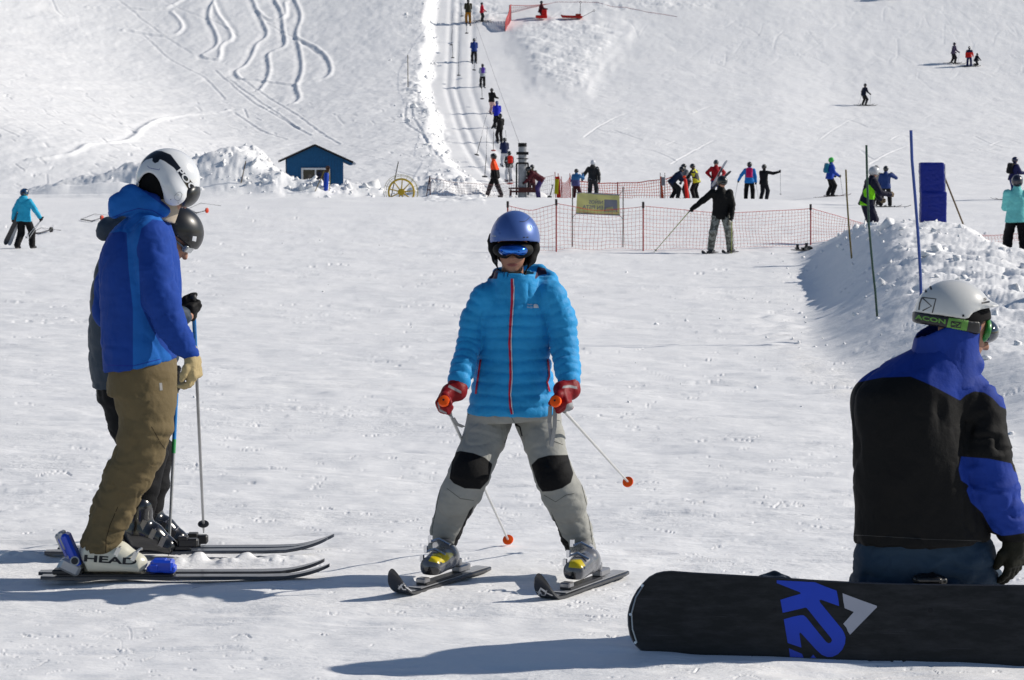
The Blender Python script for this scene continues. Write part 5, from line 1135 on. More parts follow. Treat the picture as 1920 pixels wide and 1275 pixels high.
    mh = mat('helmet_offwhite', 'd2d2d0', .28, coat=.5, bump=.05, bscale=20, var=.04); he = skin('helmet', f, mh, root, loc, 1); hv = tri(world_vf(he)); gl = mat('mark_grey', '56524f', .5, var=.03)
    for st in ([(262, 320), (435, 340), (390, 515)], [(262, 322), (380, 430), (268, 488)], [(258, 325), (232, 400), (222, 480)]): a, b = ribbon2d(B5(st), 1.15); lay('side_emblem', a, b, hv, gl, he, loc, .001, 3.)
    for st in ([(300, 218), (315, 258)], [(362, 180), (380, 224)]): a, b = ribbon2d(B5(st), 1.7); lay('vent', a, b, hv, M_DARKPL, he, loc, .001, 3.)
    a, b = ribbon2d(B5([(1010, 392), (1110, 374)]), 1.7); lay('vent', a, b, hv, M_DARKPL, he, loc, .001, 3.); a, b, _ = glyphs('S', .03); lay('front_mark', affine(a, B5([(1032, 362)])[0], (6, -.6), (0, -5)), b, hv, gl, he, loc, .001, 3.)
    x, y = B5([(778, 549)])[0]; a, b = ribbon2d([(x - 2, y), (x + 2, y)], 2.0); lay('rivet', a, b, hv, M_DARKPL, he, loc, .0015, 3.)
    f = Field(.006); f.ell(hc - Zu * .012, np.array((72 / k, .119, 70 / k)), Rt, 0); f.box(W(1858, 655), (42 / k, .2, 46 / k), np.stack([unit((.9, 0, -.35)), Yd, unit((.35, 0, .9))], -1), .02, .01, 's'); f.ell(W(1832, 632, 0), (.07, .075, .10), None, .01, 's')
    def edge2(p):
        px, py = project(p); yb = np.interp(px, [1690, 1712, 1780, 1822, 1870], [603, 605, 616, 626, 634]); return (py - yb) / F * p[..., 1]
    f.fnop(edge2, hc - .3, hc + .3, .004, 'x'); li = skin('helmet_liner', f, mat('liner_black', '08080a', .9, bump=.2, bscale=150), he, loc, 1)
    f = Field(.006); f.ell(hc - Zu * .006, np.array((77 / k, .1285, 70 / k)), Rt, 0)
    def sd1(p):
        px, py = project(p); yt = np.interp(px, [1690, 1712, 1778, 1822, 1870], [580, 583, 594.5, 602, 606]); yb = np.interp(px, [1690, 1712, 1780, 1822, 1870], [602, 604, 615, 624, 630]); q = p[..., 1] / F
        return np.maximum(np.maximum((yt - py) * q, (py - yb) * q), (px - 1838) * q)
    f.fnop(sd1, hc - .3, hc + .3, .003, 'x'); sto = skin('goggle_strap', f, M_DARKPL, he, loc, 1); sv = tri(world_vf(sto)); gr = mat('strap_green', '68984a', .6, var=.05)
    a, b, _ = glyphs('ACON', .03); lay('strap_letters', affine(a, B5([(172, 590)])[0], (57, 9.8), (.6, -8.6)), b, sv, gr, he, loc, .001, 4.)
    lay('strap_patch', B5([(600, 575), (845, 612), (820, 752), (565, 708)]), [(0, 1, 2, 3)], sv, gr, he, loc, .001, 4.)
    for st in ([(632, 622), (752, 640), (742, 700), (624, 684), (632, 622)], [(640, 630), (715, 668), (632, 678)], [(738, 645), (690, 685)]): a, b = ribbon2d(B5(st), 1.1); lay('strap_patch_emblem', a, b, sv, M_DARKPL, he, loc, .002, 3.)
    f = Field(.005); gc = W(1838, 618, .03); Rg = np.stack([J['hf'], unit(np.cross(J['hu'], J['hf'])), J['hu']], -1)
    f.ell(gc, np.array((.056, .090, .058)), Rg, 0); f.box(gc + J['hf'] * .068, (.055, .2, .2), Rg, 0, .003, 's'); f.box(gc - J['hf'] * .066, (.055, .2, .2), Rg, 0, .003, 's'); skin('goggles', f, mat('goggle_green', '1c7a24', .4, coat=.4, var=.1), he, loc, 1)
    f = Field(.005); f.ell(gc + J['hf'] * .012, np.array((.060, .083, .052)), Rg, 0); f.box(gc - J['hf'] * .050, (.055, .2, .2), Rg, 0, .003, 's'); skin('goggle_lens', f, mat('lens_grey', '4a4f57', .08, metal=.75, coat=.6, var=.1), he, loc, 1)
    # hands
    gm = mat('glove_olive', '1c1c12', .7, bump=.5, bscale=60, bdist=.005, var=.2); f = Field(.0055); w = W(1904, 1012, -.06); hand(f, w, unit((.02, .1, -1)), unit((-.5, .7, 0)), unit((-.85, -.2, 0)), (14, 24, 18), 1.12, 1.35, .5, 22); f.cone(W(1902, 995, -.06), w - V3(0, 0, .03), .052, .044, .02); skin('glove', f, gm, root, loc, 1, lambda v, n: .003 * folds(v, (22, 22, 22), 64))
    f = Field(.008); w = la[-1][0]; hand(f, w, unit((.6, .6, -.5)), -Zu, X, (40, 50, 30), 1.1, 1.3); f.cone(w - X * .04, w, .05, .044, .01); skin('glove', f, gm, root, loc, 1)
    # the board standing on its edge
    p0 = P(1178, 1152, 8.74); e = unit(P(1920, 1182, 8.56) - p0); upv = unit((0, .22, 1)); nb = unit(np.cross(e, upv)); nb = nb if nb[1] < 0 else -nb
    def onb(x, y, lift=0.):
        d = ray(x, y); o = V3(0, 0, CAMZ); t = ((p0 + nb * lift - o) @ nb) / (d @ nb); return o + d * t
    left = [(1259, 1072), (1244, 1073), (1231, 1076), (1218, 1083), (1207, 1094), (1196, 1107), (1188, 1121), (1182, 1137), (1178.5, 1153), (1179, 1172), (1182, 1189), (1187, 1200), (1193, 1209), (1202, 1218), (1212, 1224.5), (1231, 1230)]
    bot = [(1300, 1230.5), (1370, 1231.5), (1437, 1232.5), (1530, 1234.5), (1655, 1239), (1760, 1250), (1830, 1259), (1892, 1266.5), (1960, 1271)]
    right = [(2000, 1267), (2022, 1245), (2034, 1215), (2036, 1190), (2032, 1160), (2020, 1130), (2000, 1110), (1965, 1101)]; top = [(1920, 1098.5), (1840, 1098), (1760, 1097), (1680, 1095.5), (1600, 1093), (1520, 1088.5), (1450, 1083.5), (1370, 1079), (1300, 1075)]
    out = [onb(x, y) for x, y in left + bot + right + top]; bl = np.mean(out, 0); bl[2] = gz(bl[0], bl[1])
    bo = empty('snowboard', bl, 'black snowboard standing on edge with big blue and white lettering on its base', 'snowboard'); nv_ = len(out)
    mb = MB(); mb.prism(out, nb * -.010); bm_ = board_mat() or mat('board_base', '08080a', .5, coat=.08, bump=.12, bscale=8, bdist=.01, var=.35, stretch=(3, 3, 9)); m_o = mb.obj('board', bm_, bo, bl)
    ed = MB(); ed.tube([q + nb * -.005 for q in out + out[:1]], .0052, 6, False); ed.obj('steel_edge', mat('board_edge', (.10, .10, .11), .35, metal=.8), bo, bl, True)
    K2 = lambda a: Z0(a, 7.083, 1440, 1070)
    def deco(name, polys, mt_):
        v = []; f_ = []
        for pl in polys: o_ = len(v); v += [onb(x, y, .0012) for x, y in pl]; f_.append(tuple(range(o_, len(v))))
        a, b = np.array(v), f_; me = mesh_from(name, a - bl, b, mt_, False); return link(name, me, bo)
    deco('blue_lettering', [K2([(115, 128), (620, 153), (760, 210), (910, 265), (930, 360), (945, 470), (900, 455), (705, 385), (682, 392), (690, 420), (845, 610), (985, 780), (1012, 830), (1030, 890), (1022, 970), (985, 1050), (930, 1108), (860, 1142), (790, 1148), (715, 1118), (640, 1050), (540, 940), (440, 830), (424, 822), (416, 840), (445, 1022), (262, 960), (235, 800), (210, 645), (330, 612), (440, 590), (475, 595), (510, 622), (640, 785), (770, 945), (805, 965), (838, 952), (850, 925), (838, 895), (670, 690), (515, 495), (495, 490), (330, 530), (195, 560), (165, 388), (300, 345), (432, 308), (432, 290), (270, 225), (118, 165)]),
        K2([(278, 1032), (452, 1105), (472, 1156), (293, 1146)]), K2([(600, 1115), (640, 1160), (565, 1156)])], mat('board_blue', '123cc0', .4, coat=.2, var=.06))
    deco('white_arrow', [K2([(990, 300), (1215, 385), (1440, 465), (1450, 482), (1265, 670), (1090, 850), (1065, 815), (1040, 755), (1000, 705), (1140, 548), (1018, 497), (1000, 400)])], mat('board_white', 'a6a8b4', .45, var=.05))
    for x, y in ((1204, 1098), (1182, 1152), (1191, 1205)): q = onb(x, y, .0015); mb = MB(); mb.tube([q, q + nb * .002], .0055, 10); mb.obj('rivet', mat('rivet_silver', (.7, .7, .72), .3, metal=1), bo, bl)
    mb = MB(); mb.tube([onb(x, y, .0) for x, y in [(1207, 1096), (1192, 1120), (1184, 1150), (1186, 1180), (1194, 1205)]], .0035, 6); mb.obj('edge_guard', M_STEEL, bo, bl, True)
    for x in (1452, 1745):
        f = Field(.008); c = onb(x, 1165); Rb = np.stack([e, upv, nb], -1)
        f.box(c - nb * .035, (.055, .135, .022), Rb, .015, .01); f.box(c - nb * .09 + upv * (.165 if x < 1600 else .16), (.05, .012, .085), Rb, .01, .02); f.chain([(onb(x - 25, 1085) - nb * .05, .018), (onb(x, 1078) - nb * .09, .02), (onb(x + 26, 1088) - nb * .05, .018)], .01); f.cone(onb(x - 18, 1236) - nb * .06, onb(x + 12, 1236) - nb * .06, .03, .026, .01)
        skin('binding', f, mat('binding_black', '0f0f11', .4, coat=.2), bo, bl, 1)
        f = Field(.009); a_ = c - nb * .07; f.cone(a_ + upv * .02 + nb * .0, a_ - upv * .10, .055, .05, .02); f.cone(a_ + upv * .05, a_ + upv * .06 - nb * .20, .068, .075, .04); skin('snowboard_boot', f, mat('boot_charcoal', '1d1d20', .6, bump=.2), root, loc, 1)
woman(); blue_man(); dark_man(); boarder()

# ------------------------------------------------------------------ everyone else on the snow
def pattern_mat(name, c1, c2, scale, thr=.5, kind='noise', rough=.7, c3=None):
    m, n, l, b = nodes_of(name); b.inputs['Roughness'].default_value = rough; tc = n.new('ShaderNodeTexCoord')
    if kind == 'noise': t = n.new('ShaderNodeTexNoise'); t.inputs['Scale'].default_value = scale; t.inputs['Detail'].default_value = 3; out = t.outputs['Fac']
    elif kind == 'check': t = n.new('ShaderNodeTexVoronoi'); t.distance = 'CHEBYCHEV'; t.inputs['Scale'].default_value = scale; t.inputs['Randomness'].default_value = .75; s_ = n.new('ShaderNodeSeparateColor'); l.new(t.outputs['Color'], s_.inputs[0]); out = s_.outputs[0]
    else: t = n.new('ShaderNodeTexVoronoi'); t.inputs['Scale'].default_value = scale; out = t.outputs['Distance']
    l.new(tc.outputs['Object'], t.inputs['Vector']); r = n.new('ShaderNodeValToRGB'); r.color_ramp.interpolation = 'CONSTANT'
    r.color_ramp.elements[0].color = lin(c1); r.color_ramp.elements[1].color = lin(c2); r.color_ramp.elements[1].position = thr
    if c3: e = r.color_ramp.elements.new(thr + .12); e.color = lin(c3)
    l.new(out, r.inputs[0]); l.new(r.outputs[0], b.inputs['Base Color']); return m
def at(px, Y): x = (px - CX) / F * Y; return V3(x, Y, gz(x, Y))
def spot(px, py=None, Y=None):
    g = ground(px, py) if Y is None else at(px, Y)
    return g
def slope_dir(c, d):
    d = unit((d[0], d[1], 0)); e = .5; z1 = float(base_z(np.array([c[0] + d[0] * e]), np.array([c[1] + d[1] * e]))[0]); z0 = float(base_z(np.array([c[0] - d[0] * e]), np.array([c[1] - d[1] * e]))[0]); return unit((d[0], d[1], (z1 - z0) / (2 * e)))
def slope_up(c):
    a = slope_dir(c, (1, 0, 0)); b = slope_dir(c, (0, 1, 0)); return unit(np.cross(a, b))
SKIC = [mat('ski_black', (.015, .016, .02), .35), mat('ski_dark_red', '4a1518', .35, coat=.4), mat('ski_white', 'b9bbc0', .35, coat=.4), mat('ski_blue', '1d3a6a', .35, coat=.4)]
def skis(J, who, L=1.6, c=0, dirn=None, only=None):
    H = J['H']
    for q, nm in (('L', 'left'), ('R', 'right')):
        if only and q != only: continue
        a = J['an' + q] + J['toe' + q] * .03 * H; d = J['fw'] if dirn is None else V3(dirn); p = V3(a[0], a[1], gz(a[0], a[1]) - .004); dd = slope_dir(p, d)
        make_ski(p, dd, L * .55, L * .45, .085, SKIC[c], '%s ski of the %s' % (nm, who), 'skis people are standing on', .07, 1.15, (.28, M_DARKPL), True, slope_up(p))
def poles(J, who, tips=(None, None), shaft=None, which='LR', L=1.12):
    for q, nm in (('L', 'left'), ('R', 'right')):
        if q not in which: continue
        w = J['wr' + q] + J['hd' + q] * .05 * J['H']; t = tips['LR'.index(q)]
        if t is None: t = w + (J['rt'] * (.12 if q == 'R' else -.12) - J['fw'] * .15 - V3(0, 0, 1)) * L
        t = V3(t); t[2] = max(t[2], gz(t[0], t[1])) if t[2] > -90 else gz(t[0], t[1]); d = unit(t - w); make_pole(w - d * .07, t, '%s ski pole of the %s' % (nm, who), shaft, None, None, 'ski poles in small hands', .009, None, .05, None, False)
def who(px, py, top, Y, label, jacket, trousers, helmet, pos=None, **kw):
    loc = spot(px, py, Y); H = kw.pop('H', None)
    if H is None: H = ((py if py is not None else project(loc)[1]) - top) / S(loc[1]) / 1.012
    return person(loc, float(H), label, jacket, trousers, helmet, pos=pos, **kw)
mk = lambda z: {'low': lambda v, n, J: (J['chest'][2] - z * J['H']) - v[:, 2]}
two = lambda nm, up, lo: mat(nm, up, .7, bump=.25, bscale=45, bdist=.01, masks=(('low', lo),))

# child with skis at the far left
R_, J = who(46, 465, 351, None, 'child in turquoise jacket and black trousers walking away with skis under one arm', '2aa3c9', '0c0c0f', pattern_mat('helmet_blue_pattern', '10182c', '1d4a78', 14, .52, 'noise', .3, '8a9a5a'), dict(hd=28, lean=5, stag=.10, st=.075, armL='back', armR='side', yaw=25), h=.013, hood=True, fat=1.12)
c = P(24, 424, J['elL'][1] + .08)
make_ski(P(23, 428, J['elL'][1] - .05), unit(P(9, 452, J['elL'][1]) - P(34, 400, J['elL'][1])), .42, .45, .10, SKIC[0], 'dark ski tucked under the arm of the child in turquoise', 'skis carried by the child', .06, 1.1, None, False, (.6, -1, .3))
make_ski(P(28, 428, J['elL'][1] + .02), unit(P(16, 453, J['elL'][1]) - P(36, 402, J['elL'][1])), .42, .45, .10, SKIC[2], 'pale ski tucked under the arm of the child in turquoise', 'skis carried by the child', .06, 1.1, None, False, (.6, -1, .3))
for dx, nm in ((0, 'nearer'), (7, 'farther')):
    w = J['wrR'] + J['hdR'] * .06; make_pole(w + V3(.05, 0, .05), P(46 + dx, 449, w[1] - .1), '%s white ski pole hanging from the hand of the child in turquoise' % nm, mat('pole_white', 'c4c4c2', .35), None, None, 'poles carried by the child', .009, None, .04, None, False)

# man in orange and the lift attendants
who(927, 372, 289, None, 'person in orange and black jacket striding left beside the lift pylon', two('jacket_orange', 'e84a12', '0e0e10'), '0d0d0f', '17181a', dict(hd=-82, lean=4, stag=.17, st=.03, armL='back', armR='back', yaw=-5), jmask=mk(.10), fat=1.05)
who(1010, None, 326, 99.5, 'person in maroon jacket and violet trousers stooping at the pylon base', '4a1420', '3a2f60', '15151a', dict(hd=-85, lean=10, bend=42, armL='low', armR='low', nod=10), H=1.72)
who(996, None, 310, 101.6, 'person in olive jacket standing half hidden behind the pylon', two('jacket_olive', '3c3f2c', '4a1a22'), '3a2026', '15151a', dict(hd=20, lean=12, armL='fwd', armR='fwd'), jmask=mk(.02), H=1.55)
# queue by the orange nets
who(1080, None, 316, 99.6, 'child in blue jacket and maroon trousers raising one hand to the helmet', mat('jacket_blue_mauve', '2f6496', .7, masks=(('low', '4a4a7a'),)), '3a0f1a', '101114', dict(hd=25, lean=4, armR='face', armL='down', yaw=15), jmask=mk(.08), H=1.38, fat=1.15)
who(1111, None, 297, 100.2, 'person in white-flecked black jacket and white helmet above the yellow banner', pattern_mat('jacket_flecked', 'b8bac0', '0e0f13', 7, .16, 'dots'), '23262c', 'c3c6cc', dict(hd=12, lean=6, armL='side', armR='back'), H=1.78, hood=True)
who(1264, None, 309, 99.3, 'person in navy jacket with yellow hood bending over a red post', mat('jacket_navy_yellow', '14203c', .7, masks=(('low', '14203c'),)), '16171c', '101116', dict(hd=80, lean=12, bend=30, armL='fwd', armR='fwd', sq=.12, stag=.06), H=1.74, fat=1.1)
who(1288, None, 312, 100.3, 'person in grey jacket and brown trousers facing the person in navy', '70737a', '3c3034', '121316', dict(hd=-110, lean=8, bend=10, armL='fwd', armR='down', nod=15), H=1.62)
who(1304, None, 312, 99.4, 'person in yellow and black chequered jacket looking down at the snow', pattern_mat('jacket_chequered', 'c9c414', '101010', 6, .5, 'check'), '0e0e10', '1a1b20', dict(hd=-55, lean=8, bend=8, nod=25, armL='low', armR='down'), H=1.62, fat=1.12)
R_, J = who(1341, None, 300, 101.5, 'person in red jacket shouldering a pair of skis behind the pointing skier in black', 'a01420', '1c2c6a', '24262b', dict(hd=175, lean=6, armL='hip', armR='hip'), H=1.78)
make_ski(P(1350, 322, 101.0), unit(P(1362, 300, 101) - P(1333, 352, 101)), .62, .75, .10, SKIC[2], 'white ski carried across the chest of the person in red', 'skis carried by the person in red', .06, 1.1, (.28, M_DARKPL), True, (.5, -1, .2))
make_ski(P(1352, 338, 100.9), unit(P(1366, 323, 101) - P(1327, 362, 101)), .62, .75, .10, SKIC[0], 'dark ski carried across the waist of the person in red', 'skis carried by the person in red', .06, 1.1, (.28, M_DARKPL), True, (.5, -1, .2))
R_, J = who(1404, None, 301, 100.0, 'person in bright blue jacket with a pink backpack seen from behind', '1a78c8', '0c0c0e', '101113', dict(hd=8, lean=3, armL='side', armR='down'), H=1.72)
backpack(J, 'b01258', 'pink backpack on the person in the bright blue jacket'); poles(J, 'person with the pink backpack')
R_, J = who(1431, None, 307, 99.6, 'person all in black holding one arm out to the right', '101116', '11131c', '0e0e10', dict(hd=40, lean=3, armR=((.85, .5, -.2), (.8, .5, .25)), armL='fwd'), H=1.62)
poles(J, 'person all in black', (None, None), None, 'R', 1.05)

# man in camouflage trousers in front of the long net
camo = pattern_mat('camouflage_grey', '55564f', '8f9088', 11, .50, 'noise', .8, '74766c')
R_, J = who(1351, 474, 332, None, 'man in black sweater and camouflage trousers reaching out with a ski pole', '0b0b0c', camo, '1b1c18', dict(hd=182, lean=7, st=.125, sq=.03, armR=((1, .12, -.80), (.95, .25, -.72)), armL=((.25, -.05, -1), (-.05, .45, -1)), yaw=-38, nod=18, turn=0), H=1.69, fat=1.0, h=.012, boots='17171a', gog='1c1c1c')
lime = mat('pole_lime', '8f9a3a', .4)
w = J['wrR'] + J['hdR'] * .09; make_pole(w - unit(ground(1226, 474) - w) * .06, ground(1226, 474), 'lime ski pole stretched out to the left by the man in black sweater', lime, None, None, 'poles of the man in black sweater', .009, None, .04)
w = J['wrL'] + J['hdL'] * .08; make_pole(w + V3(0, 0, .07), ground(1371, 476), 'lime ski pole planted upright by the man in black sweater', lime, None, None, 'poles of the man in black sweater', .009, None, .04)
skis(J, 'man in camouflage trousers', 1.0, 0, (-.45, -1, 0))

# people to the right
R_, J = who(1556, 368, 293, None, 'skier in bright green helmet and blue jacket standing side on', '1a3fa0', '0f1014', '2fae3a', dict(hd=78, lean=6, armL='pole', armR='pole', sq=.04, stag=.03), gog='202428')
backpack(J, '1f6f8c', 'teal backpack on the skier in the bright green helmet'); skis(J, 'skier in the bright green helmet', 1.55, 1); poles(J, 'skier in the bright green helmet', (None, ground(1581, 367)), None, 'R')
R_, J = who(1660, 389, 311, None, 'person in navy jacket with one elbow raised to the face', '233a72', '0d0d10', '16171b', dict(hd=12, lean=3, st=.11, armL='down', armR=((1, .35, -.55), (-.7, .5, .75))), fat=1.08); skis(J, 'person in the navy jacket', 1.5, 0, (1, .05, 0))
who(1641, 384, 309, None, 'person in pale grey top standing behind the person in navy jacket', '8c8880', '1f1c1c', '17171d', dict(hd=60, lean=4))
hv = mat('jacket_navy_lime', '10122a', .7, bump=.2, bscale=45, bdist=.01, masks=(('lime', '7ad012'),))
pl = [[(1604, 338), (1611, 335), (1611, 352), (1606, 352)], [(1618, 358), (1630, 346), (1640, 358), (1642, 374), (1630, 374), (1620, 368)], [(1612, 376), (1626, 384), (1624, 402), (1613, 407)]]
who(1625, None, 322, 53.5, 'attendant in navy and lime jacket standing behind the snow pile', hv, '12142c', 'b4b6ba', dict(hd=75, lean=8, bend=6, nod=15, armL='low', armR='fwd'), jmask={'lime': lambda v, n, J: pick_poly(pl)(v, n)}, H=1.76, h=.013, fat=1.05, gloves='6f5f4a')
R_, J = who(1905, None, 308, 43.9, 'person in pale aqua jacket and black trousers seen from behind on the belt', '6cc0c0', '0b0b12', '1a1a2c', dict(hd=8, lean=3, st=.10, armL='bar', armR='fwd', sq=.02), H=1.70, h=.013, boots='1a1a14', fat=1.08)
R_, J = who(1897, None, 289, 93, 'person in dark violet jacket with black pack beyond the aqua jacket', '1a1c4a', '23306a', '14153a', dict(hd=70, lean=8, armL='fwd', armR='fwd'), H=1.78, gog='1f4fc0')
backpack(J, '0d0d12', 'black backpack on the person in dark violet'); skis(J, 'person in dark violet', 1.6, 0, (-1, .1, 0))
R_, J = who(1620, 198, 155, None, 'lone skier in dark clothes gliding across the upper slope', '14182c', '111218', '121218', dict(hd=60, lean=12, sq=.08, st=.11, armL='side', armR='pole'), fat=1.0); skis(J, 'lone skier on the upper slope', 1.6, 0, (1, .06, 0)); poles(J, 'lone skier on the upper slope')
R_, J = who(1787, 120, 80, None, 'skier in purple patterned jacket high on the right slope', pattern_mat('jacket_purple', '2b1f4a', '6a5a6a', 12, .55), '14151c', '17182c', dict(hd=75, lean=10, armL='pole', armR='pole', stag=.05)); skis(J, 'skier in purple', 1.6, 0, (1, .05, 0)); poles(J, 'skier in purple', (None, None), None, 'R')
tri_ = mat('jacket_tricolour', '14183c', .7, masks=(('low', 'c02018'),))
R_, J = who(1817, 125, 87, None, 'skier in navy, white and red jacket high on the right slope', tri_, '141a48', '14142a', dict(hd=15, lean=5, armL='down', armR='pole'), jmask=mk(.03)); skis(J, 'skier in navy, white and red', 1.5, 0, (1, .08, 0)); poles(J, 'skier in navy, white and red', (None, None), None, 'R')
who(1829, 122, 100, None, 'person in dark clothes sitting on the snow beside the tricolour jacket', '0e1020', '0e0f16', '10101a', dict(hd=70, lean=20, kneel=True, armL='low', armR='low'), H=1.25, fat=1.25)

R_, J = who(1672, -1, -42, None, 'skier at the very top edge of the right slope casting a long shadow', '14182c', '111218', '121218', dict(hd=70, lean=8, armL='pole', armR='pole'), fat=1.0); skis(J, 'skier at the top edge', 1.6, 0, (1, .05, 0))
# riders on the tow
def rider(px, py, top, label, j, t, hc, w, hd=-8, arms=('bar', 'bar'), lean=2, pack=None, ski=0, hair=None, L=1.5, **kw):
    R_, J = who(px, py, top, None, label, j, t, hc, dict(hd=hd, lean=lean, st=.075, sq=.03, armL=arms[0], armR=arms[1]), hair=hair, group='people riding the tow uphill', **kw); skis(J, w, L, ski, slope_dir(J['anL'], (-.12, 1, 0))); 
    if pack: backpack(J, *pack)
    return J
rider(946, 312, 258, 'tow rider in navy jacket and white trousers', '141f44', 'b9bac0', '121317', 'tow rider in navy with white trousers')
rider(955, 341, 284, 'lowest tow rider, in black and white with a red backpack', pattern_mat('jacket_black_white', '121214', 'a8a8ac', 9, .6), 'c2c2c6', '121317', 'lowest tow rider', hd=-15, pack=('c01f14', 'red backpack on the lowest tow rider'), ski=1, boots='7a1a18')
rider(937, 265, 211, 'tow rider all in black leaning back with one arm low', '0d0d10', '0c0c12', '101114', 'tow rider all in black', hd=-25, arms=('side', 'bar'), lean=-6)
rider(932, 238, 187, 'tow rider hunched in a royal blue jacket', '1424b0', '0f1116', '14206a', 'tow rider in royal blue', lean=8, fat=1.12)
rider(922, 212, 164, 'tow rider in black top and pale pink trousers', '0e0e11', 'caa8a4', '15151a', 'tow rider in pink trousers', hd=35, arms=('bar', 'fwd'))
rider(905, 162, 119, 'tow rider in pale grey jacket with long dark hair', '9fa6ac', '0e0f14', '14141a', 'tow rider in pale grey', pack=('5a3fa0', 'small violet backpack on the tow rider in pale grey'), hair='120e0c', goggles=False)
rider(889, 117, 72, 'tow rider in blue jacket and dark trousers', '14357c', '12151c', '1a2030', 'tow rider in blue')
rider(878, 45, -1, 'topmost tow rider, in olive jacket and mustard trousers', '2e2c1c', 'a06a12', '14140f', 'topmost tow rider', fat=1.1)
R_, J = who(903, 42, 6, None, 'skier in crimson jacket standing at the top of the tow', 'c01030', '23262a', '2a1a20', dict(hd=70, lean=4, armL='pole', armR='pole')); skis(J, 'skier in crimson', 1.7, 0, (1, .02, 0)); poles(J, 'skier in crimson', (None, None), None, 'R')
who(1013, 33, -3, None, 'patroller in dark red kneeling by a red bag', '4a1018', '3a1a20', '1c1c22', dict(hd=75, lean=10, kneel=True, armL='fwd', armR='fwd'), H=1.85)

# ------------------------------------------------------------------ things of the ski station
def rod(name, pts, r, mt, label, cat='pole', group=None, cap=None, n=8):
    pts = [V3(p) for p in pts]; o = empty(name, pts[-1], label, cat, group); MB().tube(pts, r, n).obj('shaft', mt, o, pts[-1], True)
    if cap: MB().tube([pts[0] + V3(0, 0, -.02), pts[0] + V3(0, 0, .05)], r * 1.5, n).obj('cap', cap, o, pts[-1], True)
    return o
def bez(pts, n=10):
    pts = np.array(pts, float); t = np.linspace(0, 1, len(pts)); tt = np.linspace(0, 1, n); return np.stack([np.interp(tt, t, pts[:, i]) for i in range(pts.shape[1])], -1)
g = ground(1647, 585); Yg = g[1]
rod('slalom_pole', [P(1624.5, 272, Yg), P(1626, 340, Yg), P(1629, 420, Yg), P(1636, 500, Yg), P(1641, 545, Yg), g - V3(0, 0, .15)], .0125, mat('pole_dark_green', '123a2c', .45), 'dark green slalom pole stuck in the left flank of the snow pile', 'slalom pole', 'bendy poles in the snow pile')
g = ground(1728, 552); Yg = g[1]
rod('slalom_pole', [P(1708, 244, Yg), P(1710, 300, Yg), P(1716, 370, Yg), P(1722, 450, Yg), P(1726, 520, Yg), g - V3(0, 0, .15)], .0165, mat('pole_blue', '1a3f8c', .45), 'blue slalom pole rising behind the white helmet of the snowboarder', 'slalom pole', 'bendy poles in the snow pile')
g = ground(1598, 482); Yg = g[1]
rod('bamboo_pole', [P(1586, 318, Yg), P(1588, 370, Yg), P(1592, 430, Yg), g - V3(0, 0, .1)], .014, mat('bamboo', '6a5c30', .6), 'thin yellowish pole at the far end of the snow pile', 'pole')
for px, py, tx, ty, r, lab in ((765, 168, 764.5, 103, .028, 'brown marker pole standing alone on the hillside above the yellow reel'), (450, 346, 461, 302, .022, 'thin dark pole in the snow bank left of the hut')):
    g = ground(px, py); rod('marker_pole', [P(tx, ty, g[1]), g - V3(0, 0, .2)], r, mat('pole_brown', '5a4a30', .7), lab)
g = at(733, 99.8); rod('marker_pole', [P(747, 303, 99.8), P(733, 372, 99.8)], .022, mat('pole_dark', '3a3a38', .6), 'dark pole leaning against the yellow reel')

